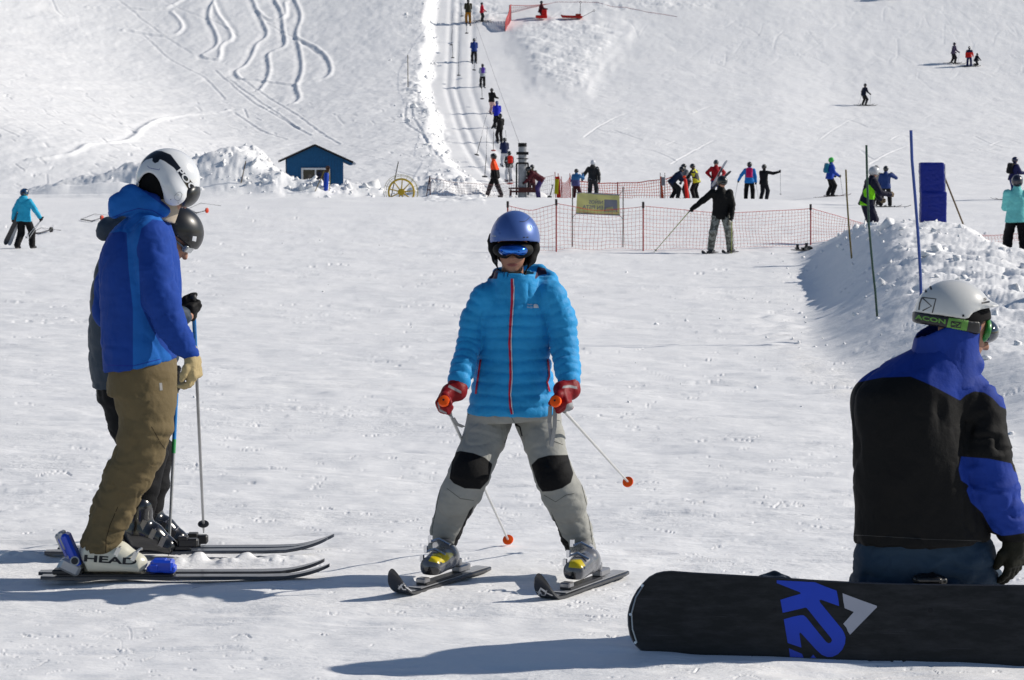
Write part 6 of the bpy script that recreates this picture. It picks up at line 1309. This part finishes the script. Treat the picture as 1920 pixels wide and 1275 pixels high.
def hut():
    Yh = 106.5; o = at(592, Yh); z0 = .35; a = math.radians(8); ux = V3(math.cos(a), math.sin(a) * .9, 0); ux = unit(ux); uy = unit(np.cross((0, 0, 1), ux)); L = lambda x, y, z: V3(o[0], o[1], 0) + ux * x + uy * y + V3(0, 0, z)
    r = empty('hut', L(0, 0, z0), 'small blue plank hut with dark gabled roof half buried in snow', 'hut'); r0 = np.array(r.location)
    bl = mat('planks_blue', '194c76', .75, var=.1, bump=.3, bscale=6, bdist=.01, stretch=(20, 20, 1)); dkm = mat('roof_dark', '1c1d20', .7, var=.15); wh = mat('frame_white', 'b4b8bd', .5); gl = mat('pane_dark', '0c0d10', .12, coat=.5, var=.3)
    W_, D, ze, zp = 1.34, 2.4, 2.17, 2.78; m = MB(); n = 19
    def top(x): return zp - (zp - ze) * abs(x) / W_
    xs = np.linspace(-W_, W_, n + 1)
    for i in range(n):      # upright planks of the gable
        xa, xb = xs[i] + .006, xs[i + 1] - .006; off = .004 * (i % 2)
        if xa < 0 < xb: poly = [L(xa, -off, z0), L(xb, -off, z0), L(xb, -off, top(xb)), L(0, -off, zp), L(xa, -off, top(xa))]
        else: poly = [L(xa, -off, z0), L(xb, -off, z0), L(xb, -off, top(xb)), L(xa, -off, top(xa))]
        m.prism(poly, uy * .03)
    m.prism([L(-W_ + .005, .034, z0), L(W_ - .005, .034, z0), L(W_ - .005, .034, ze - .01), L(0, .034, zp - .01), L(-W_ + .005, .034, ze - .01)], uy * (D - .04)); m.obj('wall', bl, r, r0)
    m = MB()
    for s, xe in ((-1, -1.68), (1, 1.80)):
        k = (zp - ze) / W_; p = [L(0, -.32, zp + .10), L(xe, -.32, zp + .10 - k * abs(xe)), L(xe, D + .3, zp + .10 - k * abs(xe)), L(0, D + .3, zp + .10)]; m.prism(p, V3(0, 0, -.09))
    ro = m.obj('roof', dkm, r, r0); m = MB()
    for i in range(6): y = -.2 + i * .5; k = (zp - ze) / W_; m.prism([L(W_ + .02, y, ze - .0), L(1.74, y, zp - .0 - k * 1.74), L(1.74, y, zp - .11 - k * 1.74), L(W_ + .02, y, ze - .11)], uy * .06)
    m.obj('rafters', bl, ro, r0); MB().tube([L(1.84, -.34, zp + .02 - .455 * 1.84), L(1.84, D + .3, zp + .02 - .455 * 1.84)], .07, 8).obj('gutter', wh, ro, r0, True)
    x0, x1, zb, zt = -.66, .70, .98, 1.76; m = MB()
    for (a0, a1, b0, b1) in ((x0, x1, zt - .09, zt), (x0, x1, zb, zb + .06), (x0, x0 + .09, zb + .06, zt - .09), (x1 - .09, x1, zb + .06, zt - .09), (-.02, .05, zb + .06, zt - .09)): m.box(L((a0 + a1) / 2, -.045, (b0 + b1) / 2), ((a1 - a0) / 2, .04, (b1 - b0) / 2), np.stack([ux, uy, V3(0, 0, 1)], -1))
    wf = m.obj('window', wh, r, r0)
    for a0, a1 in ((x0 + .09, -.02), (.05, x1 - .09)): MB().box(L((a0 + a1) / 2, -.015, (zb + zt) / 2), ((a1 - a0) / 2, .006, (zt - zb) / 2 - .08), np.stack([ux, uy, V3(0, 0, 1)], -1)).obj('pane', gl, wf, r0)
hut()
# padded post, pulley and leaning pole before the hut
Y = 102.4; g = at(611, Y); o = empty('padded_post', g, 'leaning post wrapped in a blue pad before the hut window', 'post'); go = np.array(o.location)
MB().tube([P(613.5, 312, Y), P(609, 372, Y)], .05, 8).obj('post', mat('post_grey', '4c4840', .7), o, go, True); MB().tube([P(612.8, 324, Y), P(612.6, 326, Y), P(609.5, 366, Y), P(609.3, 368, Y)], [.08, .12, .12, .09], 10).obj('pad', mat('pad_blue', '1440a8', .5, bump=.2, bscale=20, bdist=.02), o, go, True)
m = MB(); m.torus(P(614.5, 315, Y - .1), .08, .025, (0, 1, 0), 14, 6); m.box(P(614, 318, Y), (.07, .05, .10)); m.obj('pulley', mat('rust_brown', '4a342a', .7), o, go, True)
MB().tube([P(617, 318, Y), P(618.5, 340, Y), P(617, 362, Y)], .018, 6).obj('rope', mat('rope_yellow', 'a08a1c', .8), o, go, True)
rod('marker_pole', [P(608, 320, Y - .4), P(597, 345, Y - .4), P(581, 381, Y - .4)], .018, mat('bamboo', '6a5c30', .6), 'yellow pole leaning across the hut window')
# cable reel
def reel():
    Yr = 99.2; c = P(752.5, 360, Yr); k = S(Yr); o = empty('cable_reel', V3(c[0], c[1], gz(c[0], c[1])), 'yellow spoked reel with a wire hoop, standing at the foot of the hill', 'reel'); r0 = np.array(o.location); ye = mat('paint_yellow', 'b99a06', .45, var=.1); ax = unit((.12, 1, 0)); u = unit(np.cross((0, 0, 1), ax)); w = V3(0, 0, 1)
    MB().torus(c, 24 / k, .045, ax, 44, 8).obj('rim', ye, o, r0, True); m = MB(); m.tube([c - ax * .12, c + ax * .12], 6.2 / k, 18); m.tube([c - ax * .14, c - ax * .11], .05, 12); m.obj('hub', ye, o, r0, True)
    for i in range(9):
        a = 2 * math.pi * i / 9 + .25; d = u * math.cos(a) + w * math.sin(a); MB().tube([c + d * .12, c + d * (24 / k)], [.030, .022], 8).obj('spoke', ye, o, r0, True)
    m = MB(); wi = mat('wire_yellow', '8a8248', .6)
    for off, rr in ((-.10, 32.5), (.10, 30)): m.torus(c + ax * off, rr / k, .010, ax, 44, 5)
    m.obj('wire_hoop', wi, o, r0, True); m = MB()
    for i in range(16):
        a = 2 * math.pi * i / 16; d = u * math.cos(a) + w * math.sin(a); m.tube([c + d * (24 / k), c + d * (32.5 / k) - ax * .1], .008, 5)
    m.obj('wire_spikes', wi, o, r0, True)
reel()
# lift pylon with its collars and side rods
def pylon():
    Yp = 99.6; k = S(Yp); c = at(979.5, Yp); Zp = lambda y: P(979.5, y, Yp)[2]; o = empty('lift_pylon', c, 'round grey lift pylon with black collars among the queue', 'pylon'); x, y_ = c[0], c[1]; conc = mat('concrete_grey', '8e9094', .7, bump=.2, bscale=12, bdist=.02, var=.2); bk = mat('iron_black', '141517', .5, metal=.3); ru = mat('iron_red_brown', '4c2a28', .7)
    MB().tube([(x, y_, -.3), (x, y_, Zp(274)), (x, y_, Zp(270))], [8.3 / k, 7.6 / k, 7.6 / k], 20).obj('column', conc, o, c, True); MB().tube([(x, y_, Zp(275)), (x, y_, Zp(268))], 8.1 / k, 20).obj('cap', bk, o, c, True)
    for yy, r, h in ((287.5, 11.5, 2.6), (297.5, 11, .8), (306, 11.2, 1.6)): MB().box((x, y_, Zp(yy)), (r / k, r / k * .8, h / k), None, .015).obj('collar', bk, o, c)
    for dx in (-11, 10.5): MB().tube([(x + dx / k, y_ - .05, Zp(306)), (x + dx / k, y_ - .05, Zp(366))], 1.6 / k, 8).obj('side_rod', bk, o, c, True)
    m = MB()
    for yy, xa, xb, t in ((353, -26, 26, .035), (359, -24, 28, .04), (356, -8, 30, .03)): m.box((x + (xa + xb) / 2 / k, y_ - .25, Zp(yy)), ((xb - xa) / 2 / k, .05, t), frame((0, .05, 1), (1, .0, .03 * (1 if yy > 355 else -1))))
    m.box((x - 22 / k, y_ - .25, Zp(361)), (.05, .05, .14)); m.obj('base_frame', ru, o, c)
pylon()
rod('tow_cable', [P(979, 283, 99.6), P(930, 150, 150), P(884, 20, 185), P(858, -70, 215)], .009, mat('cable_steel', (.2, .2, .21), .5, metal=.6), 'thin steel cable of the tow running up the slope', 'cable', None, None, 5)
# hangers on the tow: one of each kind, then copies
def make_hanger(disc):
    o = empty('tow_hanger', (0, 0, 0)); MB().tube([(0, 0, 0), (.01, 0, .55), (.05, 0, 1.1)], .018, 6).obj('bar', M_DARKPL, o, (0, 0, 0), True); MB().tube([(0, 0, -.05), (0, 0, -.03), (0, 0, .02), (0, 0, .05)], [.06, .15, .15, .04], 12).obj('disc', disc, o, (0, 0, 0), True); MB().tube([(.05, 0, 1.1), (.02, .02, 1.9), (.06, .04, 2.6)], .008, 5).obj('cord', M_DARKPL, o, (0, 0, 0), True); return o
def copy_tree(o):
    c = o.copy(); COL.objects.link(c)
    for ch in o.children: d = ch.copy(); COL.objects.link(d); d.parent = c
    return c
dk = make_hanger(mat('disc_grey', '3a3b3e', .6)); rd = make_hanger(mat('disc_red', '9c4a44', .6)); used = {}
random.seed(11)
for i, (px, py, kind) in enumerate([(846, 84, 0), (849, 108, 0), (860, 141, 0), (889, 131, 0), (904, 185, 0), (894, 290, 0), (909, 331, 0), (875, 62, 0), (866, 30, 0), (925, 282, 1), (956, 344, 1)]):
    src = (dk, rd)[kind]; o = src if kind not in used else copy_tree(src); used[kind] = 1; g = ground(px, py + 14); o.location = [float(v) for v in P(px, py, g[1] - .3)]; o.rotation_euler = (random.uniform(-.08, .08), random.uniform(-.22, .22), random.uniform(0, 6))
    tag(o, ('dark tow hanger with a round grey disc dangling over the tow track', 'tow hanger with a reddish disc dangling near the lower riders')[kind], 'tow hanger', ('empty hangers of the tow', 'empty red hangers of the tow')[kind])
for pts, disc, dc, lab in (([(52, 437), (75, 437), (96, 431)], (96, 430.5), '23262a', 'tow hanger with a black disc lying behind the child in turquoise'), ([(152, 410), (172, 413), (190, 408)], (191, 408.5), 'c03a1c', 'tow hanger with an orange disc lying left of the tall blue man'), ([(352, 389), (368, 397), (386, 395)], (388, 394.5), 'c03a1c', 'tow hanger with an orange disc lying right of the white helmet')):
    g = ground(disc[0], disc[1] + 5); Yh = g[1]; o = empty('tow_hanger', g, lab, 'tow hanger', 'hangers lying on the snow'); q = [ground(x, y + 3) + V3(0, 0, .04) for x, y in pts]; q[-1] = P(disc[0], disc[1], Yh); MB().tube(q, .022, 6).obj('bar', M_DARKPL, o, g, True); c = P(disc[0], disc[1], Yh); m = MB(); m.tube([c + V3(-.05, .02, 0), c + V3(-.02, .008, 0), c + V3(.02, -.008, 0), c + V3(.05, -.02, 0)], [.03, 5 / S(Yh), 5 / S(Yh), .03], 14); m.obj('disc', mat('disc_' + dc, dc, .5), o, g, True)
    e = [ground(x, y) + V3(0, 0, .02) for x, y in ((pts[0][0], pts[0][1] + 2), (pts[0][0] + 25, pts[0][1] - 8), (pts[0][0] + 62, pts[0][1] - 4))]; MB().tube(e, .008, 5).obj('cord', M_DARKPL, o, g, True)

# safety nets
def net(label, posts, cell, r, col, ropecol, post_mat, post_r, sag=.10, hbot=.03, group=None, cat='net fence', ptop=None, tilt=0.):
    """posts: (px, y of the net's top edge, distance[, y of the bottom])"""
    pp = []
    for q in posts:
        px, yt, Y = q[:3]; t = P(px, yt, Y); b = at(px, Y); b[2] += hbot
        if len(q) > 3: b[2] = P(px, q[3], Y)[2]
        pp.append((t, b))
    o = empty('net_fence', pp[0][1], label, cat, group); r0 = np.array(o.location); nm = mat('net_' + col, col, .8, var=.15); m = MB(); rope = MB()
    for (t0, b0), (t1, b1) in zip(pp[:-1], pp[1:]):
        L = np.linalg.norm(b1 - b0); n = max(2, int(L / cell)); hh = max(3, int(np.linalg.norm(t0 - b0) / cell)); G = np.zeros((n + 1, hh + 1, 3)); rr = np.random.default_rng(n)
        sl = rr.uniform(-.25, .25)
        for i in range(n + 1):
            u = i / n; s = 4 * u * (1 - u); t = t0 + (t1 - t0) * u - V3(0, 0, sag * s); b = b0 + (b1 - b0) * u
            if len(posts[0]) < 4: b[2] = gz(b[0], b[1]) + hbot
            bow = .10 * s * math.sin(3 * u + sl)
            for j in range(hh + 1):
                v = j / hh; G[i, j] = b + (t - b) * v + V3(cell * .5 * math.sin(v * 5 + u * 9 + sl * 8) * .5 * s, bow * math.sin(math.pi * v) + .02 * math.sin(7 * u + 9 * v), .012 * math.sin(11 * u + 6 * v))
        for i in range(n + 1): m.tube(list(G[i]), r, 3, False)
        for j in range(hh): m.tube(list(G[:, j]), r, 3, False)
        rope.tube(list(G[:, hh]), r * 1.9, 4, False)
    m.obj('net', nm, o, r0); rope.obj('top_rope', mat('rope_' + ropecol, ropecol, .7), o, r0)
    for i, (t, b) in enumerate(pp):
        if post_mat is None: continue
        base = b - V3(0, 0, .25); MB().tube([base, t + V3(0, 0, .04)], post_r, 6).obj('post', post_mat, o, r0, True)
        if ptop: MB().tube([t - V3(0, 0, .05), t + V3(0, 0, .09)], post_r * 1.7, 6).obj('post_cap', ptop, o, r0, True)
    return o
redp = mat('post_red', '96302c', .6); dkp = mat('post_dark', '2a2224', .6)
net('long reddish safety net running across behind the woman and the pointing skier', [(952, 385, 48.8), (1043, 381, 49.0), (1206, 386, 49.6), (1520, 390, 51.5), (1745, 432, 54), (1990, 430, 55)], .086, .0034, 'c0665a', 'b03434', redp, .016, .12, .04, None, 'net fence', dkp)
net('orange-red safety net behind the yellow banner at the queue', [(1086, 340, 102), (1158, 343, 102), (1240, 336, 101.5), (1262, 330, 101.5)], .11, .011, 'd0543c', 'c03a28', redp, .03, .05)
net('greyish net strung between the reel and the queue', [(808, 334, 97.8), (905, 345, 98.2), (955, 343, 100.5), (1038, 328, 102.5)], .13, .0052, '8a7a7e', '7a5a5c', None, .02, .06)
net('pale pink safety net along the top of the rough bank', [(955, 10, 196), (1040, 6, 199), (1110, 10, 199), (1163, 20, 197.5), (1267, 38, 195)], .22, .016, 'b58a8c', 'b06a6a', mat('post_pinkish', '6a4a48', .7), .03, .1)
o = net('folded pink net panel at the upper end of the tow', [(958, 9, 194), (947, 46, 191.0)], .13, .03, 'c06468', 'b04a4a', mat('post_pinkish', '6a4a48', .7), .04, .0)
# A-shaped stand at the net's left end
Y = 97.6; c = at(804, Y); o = empty('net_stand', c, 'narrow rusty trestle at the left end of the greyish net', 'stand'); m = MB(); m.tube([P(806, 330, Y), P(797.5, 380, Y)], .02, 6); m.tube([P(806, 330, Y), P(806.5, 380, Y)], .02, 6); m.tube([P(801, 356, Y), P(807, 356, Y)], .03, 6); m.obj('trestle', mat('rust_dark', '4a2a28', .7), o, c, True)
# orange gate with yellow pad
Y = 100.8; c = at(1056, Y); o = empty('net_gate', c, 'narrow orange net gate with a yellow padded edge', 'gate'); r0 = np.array(o.location); orm = mat('net_orange', 'd8361c', .7)
MB().box(P(1043.5, 350, Y), (3.6 / S(Y), .06, 14 / S(Y)), frame((.05, 0, 1), (1, 0, 0)), .02).obj('pad', mat('pad_yellow', 'a8a414', .6), o, r0); MB().box(P(1046.5, 352, Y + .08), (3.8 / S(Y), .02, 21 / S(Y)), frame((-.06, 0, 1), (1, 0, 0)), .01).obj('net_fold', orm, o, r0)
for px, y0, y1 in ((1040.5, 322, 372), (1046.5, 325, 372), (1068.5, 325, 372), (1052.5, 331, 372)): MB().tube([P(px, y0, Y), P(px + 1.5, y1 + 8, Y)], .018, 6).obj('post', redp, o, r0, True)
m = MB(); G = np.zeros((11, 13, 3))
for i in range(11):
    for j in range(13): u = i / 10; v = j / 12; yt = 333 + 12 * math.sin(math.pi * u) - 4 * u; G[i, j] = P(1047 + 21.5 * u + 1.5 * v, 376 + (yt - 376) * v, Y + .1 * math.sin(4 * u))
for i in range(11): m.tube(list(G[i]), .011, 3, False)
for j in range(13): m.tube(list(G[:, j]), .011, 3, False)
m.obj('net', orm, o, r0)
# padded red posts among the group, orange marker, shovel
Y = 99.0; c = at(1285.5, Y); o = empty('padded_post', c, 'red padded post held by the person in navy', 'post'); MB().tube([P(1284.5, 335, Y), P(1285, 338, Y), P(1289, 374, Y), P(1289.5, 380, Y)], [.05, .075, .085, .085], 10).obj('pad', mat('pad_red', 'c81c14', .55), o, c, True); MB().ball(P(1283, 331.5, Y), (.07, .06, .06)).obj('cap', mat('cap_orange', 'd8401a', .6), o, c, True)
Y = 100.4; c = at(1241, Y); o = empty('marker_board', c, 'leaning orange marker with a grey plate at the right end of the net', 'marker'); MB().box(P(1241, 353, Y), (1.7 / S(Y), .02, 22 / S(Y)), frame((-.10, 0, 1), (1, 0, 0)), .01).obj('board', mat('board_orange', 'c84a1c', .6), o, c); MB().box(P(1243.5, 340, Y - .05), (3.6 / S(Y), .01, 8 / S(Y)), None, .004).obj('plate', mat('plate_grey', '8a8c92', .6), o, c)
for px in (1238, 1246.5): MB().tube([P(px, 324, Y), P(px + .3, 380, Y)], .014, 6).obj('rod', dkp, o, c, True)
Y = 98.6; c = at(1030, Y); o = empty('shovel', c, 'dark snow shovel standing between the stooping person and the gate', 'shovel'); MB().tube([P(1036.5, 348, Y), P(1031, 368, Y)], .022, 6).obj('shaft', M_DARKPL, o, c, True); MB().tube([P(1033.5, 347.5, Y), P(1038.5, 346.8, Y)], .028, 6).obj('handle', mat('handle_grey', '6a6c70', .5), o, c, True); MB().box(P(1030, 371.5, Y), (.10, .02, .10), frame((.25, .1, 1), (1, 0, 0)), .01).obj('blade', M_DARKPL, o, c)
# the banner, seen from its back
def banner():
    Yb = 51.6; k = S(Yb); pts = [P(1082, 361.5, Yb), P(1161.5, 365.5, Yb), P(1162, 403.5, Yb), P(1080, 400, Yb)]; c = at(1120, Yb); o = empty('banner', c, 'yellow children-on-piste banner on poles, its writing seen mirrored from behind', 'banner'); r0 = np.array(o.location); n = unit(np.cross(pts[1] - pts[0], pts[3] - pts[0])); n = n if n[1] < 0 else -n
    def on(u, v, lift=0.): a = pts[0] + (pts[1] - pts[0]) * u; b = pts[3] + (pts[2] - pts[3]) * u; return a + (b - a) * v + n * (lift + .02 * math.sin(6 * u + 2 * v) + .012 * math.sin(11 * u - 5 * v))
    U, Vn = 24, 12; v = [on(i / U, j / Vn) for j in range(Vn + 1) for i in range(U + 1)]; f = [(j * (U + 1) + i, j * (U + 1) + i + 1, (j + 1) * (U + 1) + i + 1, (j + 1) * (U + 1) + i) for j in range(Vn) for i in range(U)]
    v2 = [p - n * .004 for p in v]; N = len(v); f2 = [tuple(q + N for q in reversed(t)) for t in f]; cl = mat('banner_yellow', 'd2d1a2', .8, var=.06); nt = cl.node_tree; tb = nt.nodes.new('ShaderNodeBsdfTranslucent'); tb.inputs[0].default_value = lin('d8d59a'); mxs = nt.nodes.new('ShaderNodeMixShader'); mxs.inputs[0].default_value = .5; nt.links.new(nt.nodes['Principled BSDF'].outputs[0], mxs.inputs[1]); nt.links.new(tb.outputs[0], mxs.inputs[2]); nt.links.new(mxs.outputs[0], nt.nodes['Material Output'].inputs['Surface']); sh = link('sheet', mesh_from('sheet', np.array(v + v2) - r0, f + f2, cl), o)
    grey = mat('banner_grey', '7a7d88', .8, var=.05)
    def decal(name, v_, f_, mt_, lift=.004): v_, f_ = _cut(v_, f_, .06); link(name, mesh_from(name, np.array([on(a, b, lift) for a, b in v_]) - r0, f_, mt_), sh)
    decal('emblem_panel', np.array([(.645, .26), (.945, .26), (.945, .86), (.645, .86)]), [(0, 1, 2, 3)], grey)
    decal('emblem_figure', np.array([(.67, .84), (.69, .66), (.73, .70), (.76, .80), (.80, .62), (.84, .60), (.86, .74), (.92, .78), (.93, .84)]), [tuple(range(9))], cl, .007)
    for txt, o_, w, h in (('NIÑOS', (.285, .50), .33, -.22), ('EN PISTA', (.14, .76), .475, -.19)):
        a, b, _ = glyphs(txt, .02, True); q = np.stack([o_[0] + a[:, 0] * w, o_[1] + a[:, 1] * h], -1); decal('mirrored_letters', q, b, grey)
    for u, lab in ((-.105, 0), (1.075, 1)):
        x = P(1073.5 if lab == 0 else 1168.5, 350, Yb)[0]; top = P(0, 352 if lab == 0 else 350, Yb)[2]; MB().tube([(x, Yb, gz(x, Yb) - .2), (x, Yb, top)], .014, 6).obj('pole', mat('pole_grey_brown', '6a6460', .6), o, r0, True)
        for vv in (0., 1.): e = on(0 if lab == 0 else 1, vv); MB().tube([e, (x, Yb, e[2] + (.12 if vv == 0 else -.10))], .005, 5).obj('cord', dkp, o, r0)
    for vv in (0., 1.): MB().tube([on(0, vv), on(.5, vv), on(1, vv)], .016, 6).obj('hem_rod', grey, o, r0, True)
banner()
# blue pad, prop, conveyor belt
def pad():
    Yb = 42.5; k = S(Yb); c = at(1748, Yb); o = empty('crash_pad', c, 'tall dark blue crash pad propped upright behind the snow pile', 'crash pad'); r0 = np.array(o.location); f = Field(.014); w = 22.5 / k
    for y0, y1, dx in ((306, 324, -1), (325, 343, -.5), (343, 361, 0)): f.box(P(1747.5 + dx, (y0 + y1) / 2, Yb), (w * 1.0, .11, (y1 - y0) / 2 / k * 1.12), None, .03, .03)
    f.box(P(1749, 405, Yb), (w * 1.06, .13, 46 / k), None, .035, .01); skin('pad', f, mat('pad_dark_blue', '12237c', .5, bump=.25, bscale=14, bdist=.02, var=.1), o, c, 1, lambda v, n: .008 * folds(v, (7, 7, 12), 4))
    for px in (1724.5, 1772): MB().tube([P(px - .5, 308, Yb), P(px + 2, 440, Yb)], .010, 6).obj('edge_pole', mat('pole_pale', '9a9ca4', .5), o, c, True)
    rod('prop_pole', [P(1771, 332, Yb + .1), P(1803, 413, Yb + .1), P(1818, 451, Yb + .1)], .016, mat('pole_brown', '5a4a30', .7), 'brown prop slanting from the blue crash pad into the snow pile')
pad()
def belt():
    z = .10; o = empty('conveyor_belt', V3(10.6, 44.6, z), 'black ribbed conveyor belt under the person in aqua', 'conveyor'); r0 = np.array(o.location); m = MB(); m.box((11.6, 44.7, z + .02), (2.15, 1.7, .05), None, .01); m.obj('belt', mat('rubber_black', '0e0e10', .6, bump=.3, bscale=30), o, r0); m = MB()
    for i in range(16): m.box((11.6, 43.2 + i * .2, z + .078), (2.13, .03, .008))
    m.obj('ribs', mat('rubber_dark_grey', '1c1c1f', .5), o, r0)
    MB().box((11.6, 42.92, z + .03), (2.2, .06, .07), None, .01).obj('side_frame', mat('frame_steel', '3a3b3e', .4, metal=.6), o, r0)
belt()
# rescue sled and bag on the bank
g = ground(1073, 36); k = S(g[1]); o = empty('rescue_sled', g, 'red rescue sled with two upright handles on the rough bank', 'sled'); f = Field(.03); f.box(g + V3(0, 0, .20), (19 / k, .30, .10), frame((.03, 0, 1), (1, 0, 0)), .08, .02); f.cone(g + V3(-18 / k, 0, .24), g + V3(-21 / k, 0, .36), .12, .04, .05); skin('hull', f, mat('sled_red', 'a81f18', .5, var=.15), o, g, 1)
MB().box(g + V3(11 / k, -.1, .36), (5 / k, .2, .08), None, .03).obj('blanket', mat('blanket_red', '8a2a20', .8), o, g)
for a, b in (((1087.5, 28), (1088.5, 6)), ((1091, 32), (1112, 21))): p, q = P(a[0], a[1], g[1]), P(b[0], b[1], g[1]); m = MB(); m.tube([p, q], .02, 6); m.torus(q + unit(q - p) * .08, .08, .018, (0, 1, 0), 14, 5); m.obj('handle', dkp, o, g, True)
g = ground(1017, 34); k = S(g[1]); o = empty('bag', g, 'bright red bag standing in front of the kneeling patroller', 'bag'); f = Field(.025); f.box(g + V3(3.5 / k, -.35, .36), (.22, .2, .36), None, .08, 0); f.box(g + V3(-2 / k, -.45, .12), (.5, .2, .12), None, .06, .05); skin('bag_body', f, mat('bag_red', 'c01a14', .6, bump=.3, bscale=20, bdist=.03), o, g, 1); MB().torus(g + V3(3.5 / k, -.35, .74), .09, .02, (0, 1, 0), 14, 5).obj('strap', mat('bag_strap', '3a1010', .7), o, g, True)
# skis lying by the net
for (a, b, lab) in (((1470, 471), (1532, 463), 'ski lying flat at the foot of the long net, nearer one'), ((1484, 467), (1548, 460), 'ski lying flat at the foot of the long net, farther one')):
    p, q = ground(*a), ground(*b); c = (p + q) / 2; c[2] = gz(c[0], c[1]); make_ski(c, unit(V3(q[0] - p[0], min(.5, q[1] - p[1]), 0)), .55, .5, .10, SKIC[0], lab, 'skis left on the snow', .07, 1.1, (.30, M_DARKPL))
# frozen lumps and blocks
def chunks():
    r = np.random.default_rng(3); V = []; Fc = []
    base = np.array([(-1,-1,-1),(1,-1,-1),(1,1,-1),(-1,1,-1),(-1,-1,1),(1,-1,1),(1,1,1),(-1,1,1)], float); qf = np.array([(0,3,2,1),(4,5,6,7),(0,1,5,4),(1,2,6,5),(2,3,7,6),(3,0,4,7)])
    spots = []
    for _ in range(480):
        y = r.uniform(13, 50); xl = np.interp(y, _PLY, _PLX); u = abs(r.normal(1.9, 1.3)) + (.5 if r.random() < .8 else -.6); w = np.interp(y, _PLY, _PLR)
        if u < w * 1.3: spots.append((xl + u, y, (r.gamma(1.3, .013) + .007) * (1 if u > .6 else .6)))
    for _ in range(40):
        y = r.uniform(14, 34); xl = np.interp(y, _PLY, _PLX); spots.append((xl - abs(r.normal(0, .7)), y, r.gamma(1.3, .006) + .004))
    for mx, my, sx, sy, h in MOUNDS:
        if mx < -14: continue
        for _ in range(int(28 * sx)): spots.append((mx + r.normal(0, sx * .9), my - abs(r.normal(0, sy * .6)), r.gamma(1.4, .022) + .015))
    for _ in range(260): y = r.uniform(116, 200); spots.append((float(tow_edge(y)) - abs(r.normal(.5, 1.2)), y, r.gamma(1.4, .028) + .015))
    for _ in range(70): y = 17 * (70 / 17) ** r.random(); spots.append((r.uniform(-.26, .24) * y, y, r.gamma(1.3, .004) + .003))
    sp_ = np.array(spots); z = height(sp_[:, 0], sp_[:, 1])
    for (x, y, s), zz in zip(spots, z):
        A = r.normal(size=(3, 3)); q, _ = np.linalg.qr(A); v = base * (s * np.array((r.uniform(.7, 1.5), r.uniform(.6, 1.2), r.uniform(.25, .7)))) * (1 + r.uniform(-.35, .35, (8, 3))); v = v @ q.T + (x, y, zz + s * .25); Fc.append(qf + 8 * len(V)); V.append(v)
    o = link('snow_lumps', mesh_from('snow_lumps', np.concatenate(V), np.concatenate(Fc), SNOW, False)); tag(o, kind='stuff')
chunks()
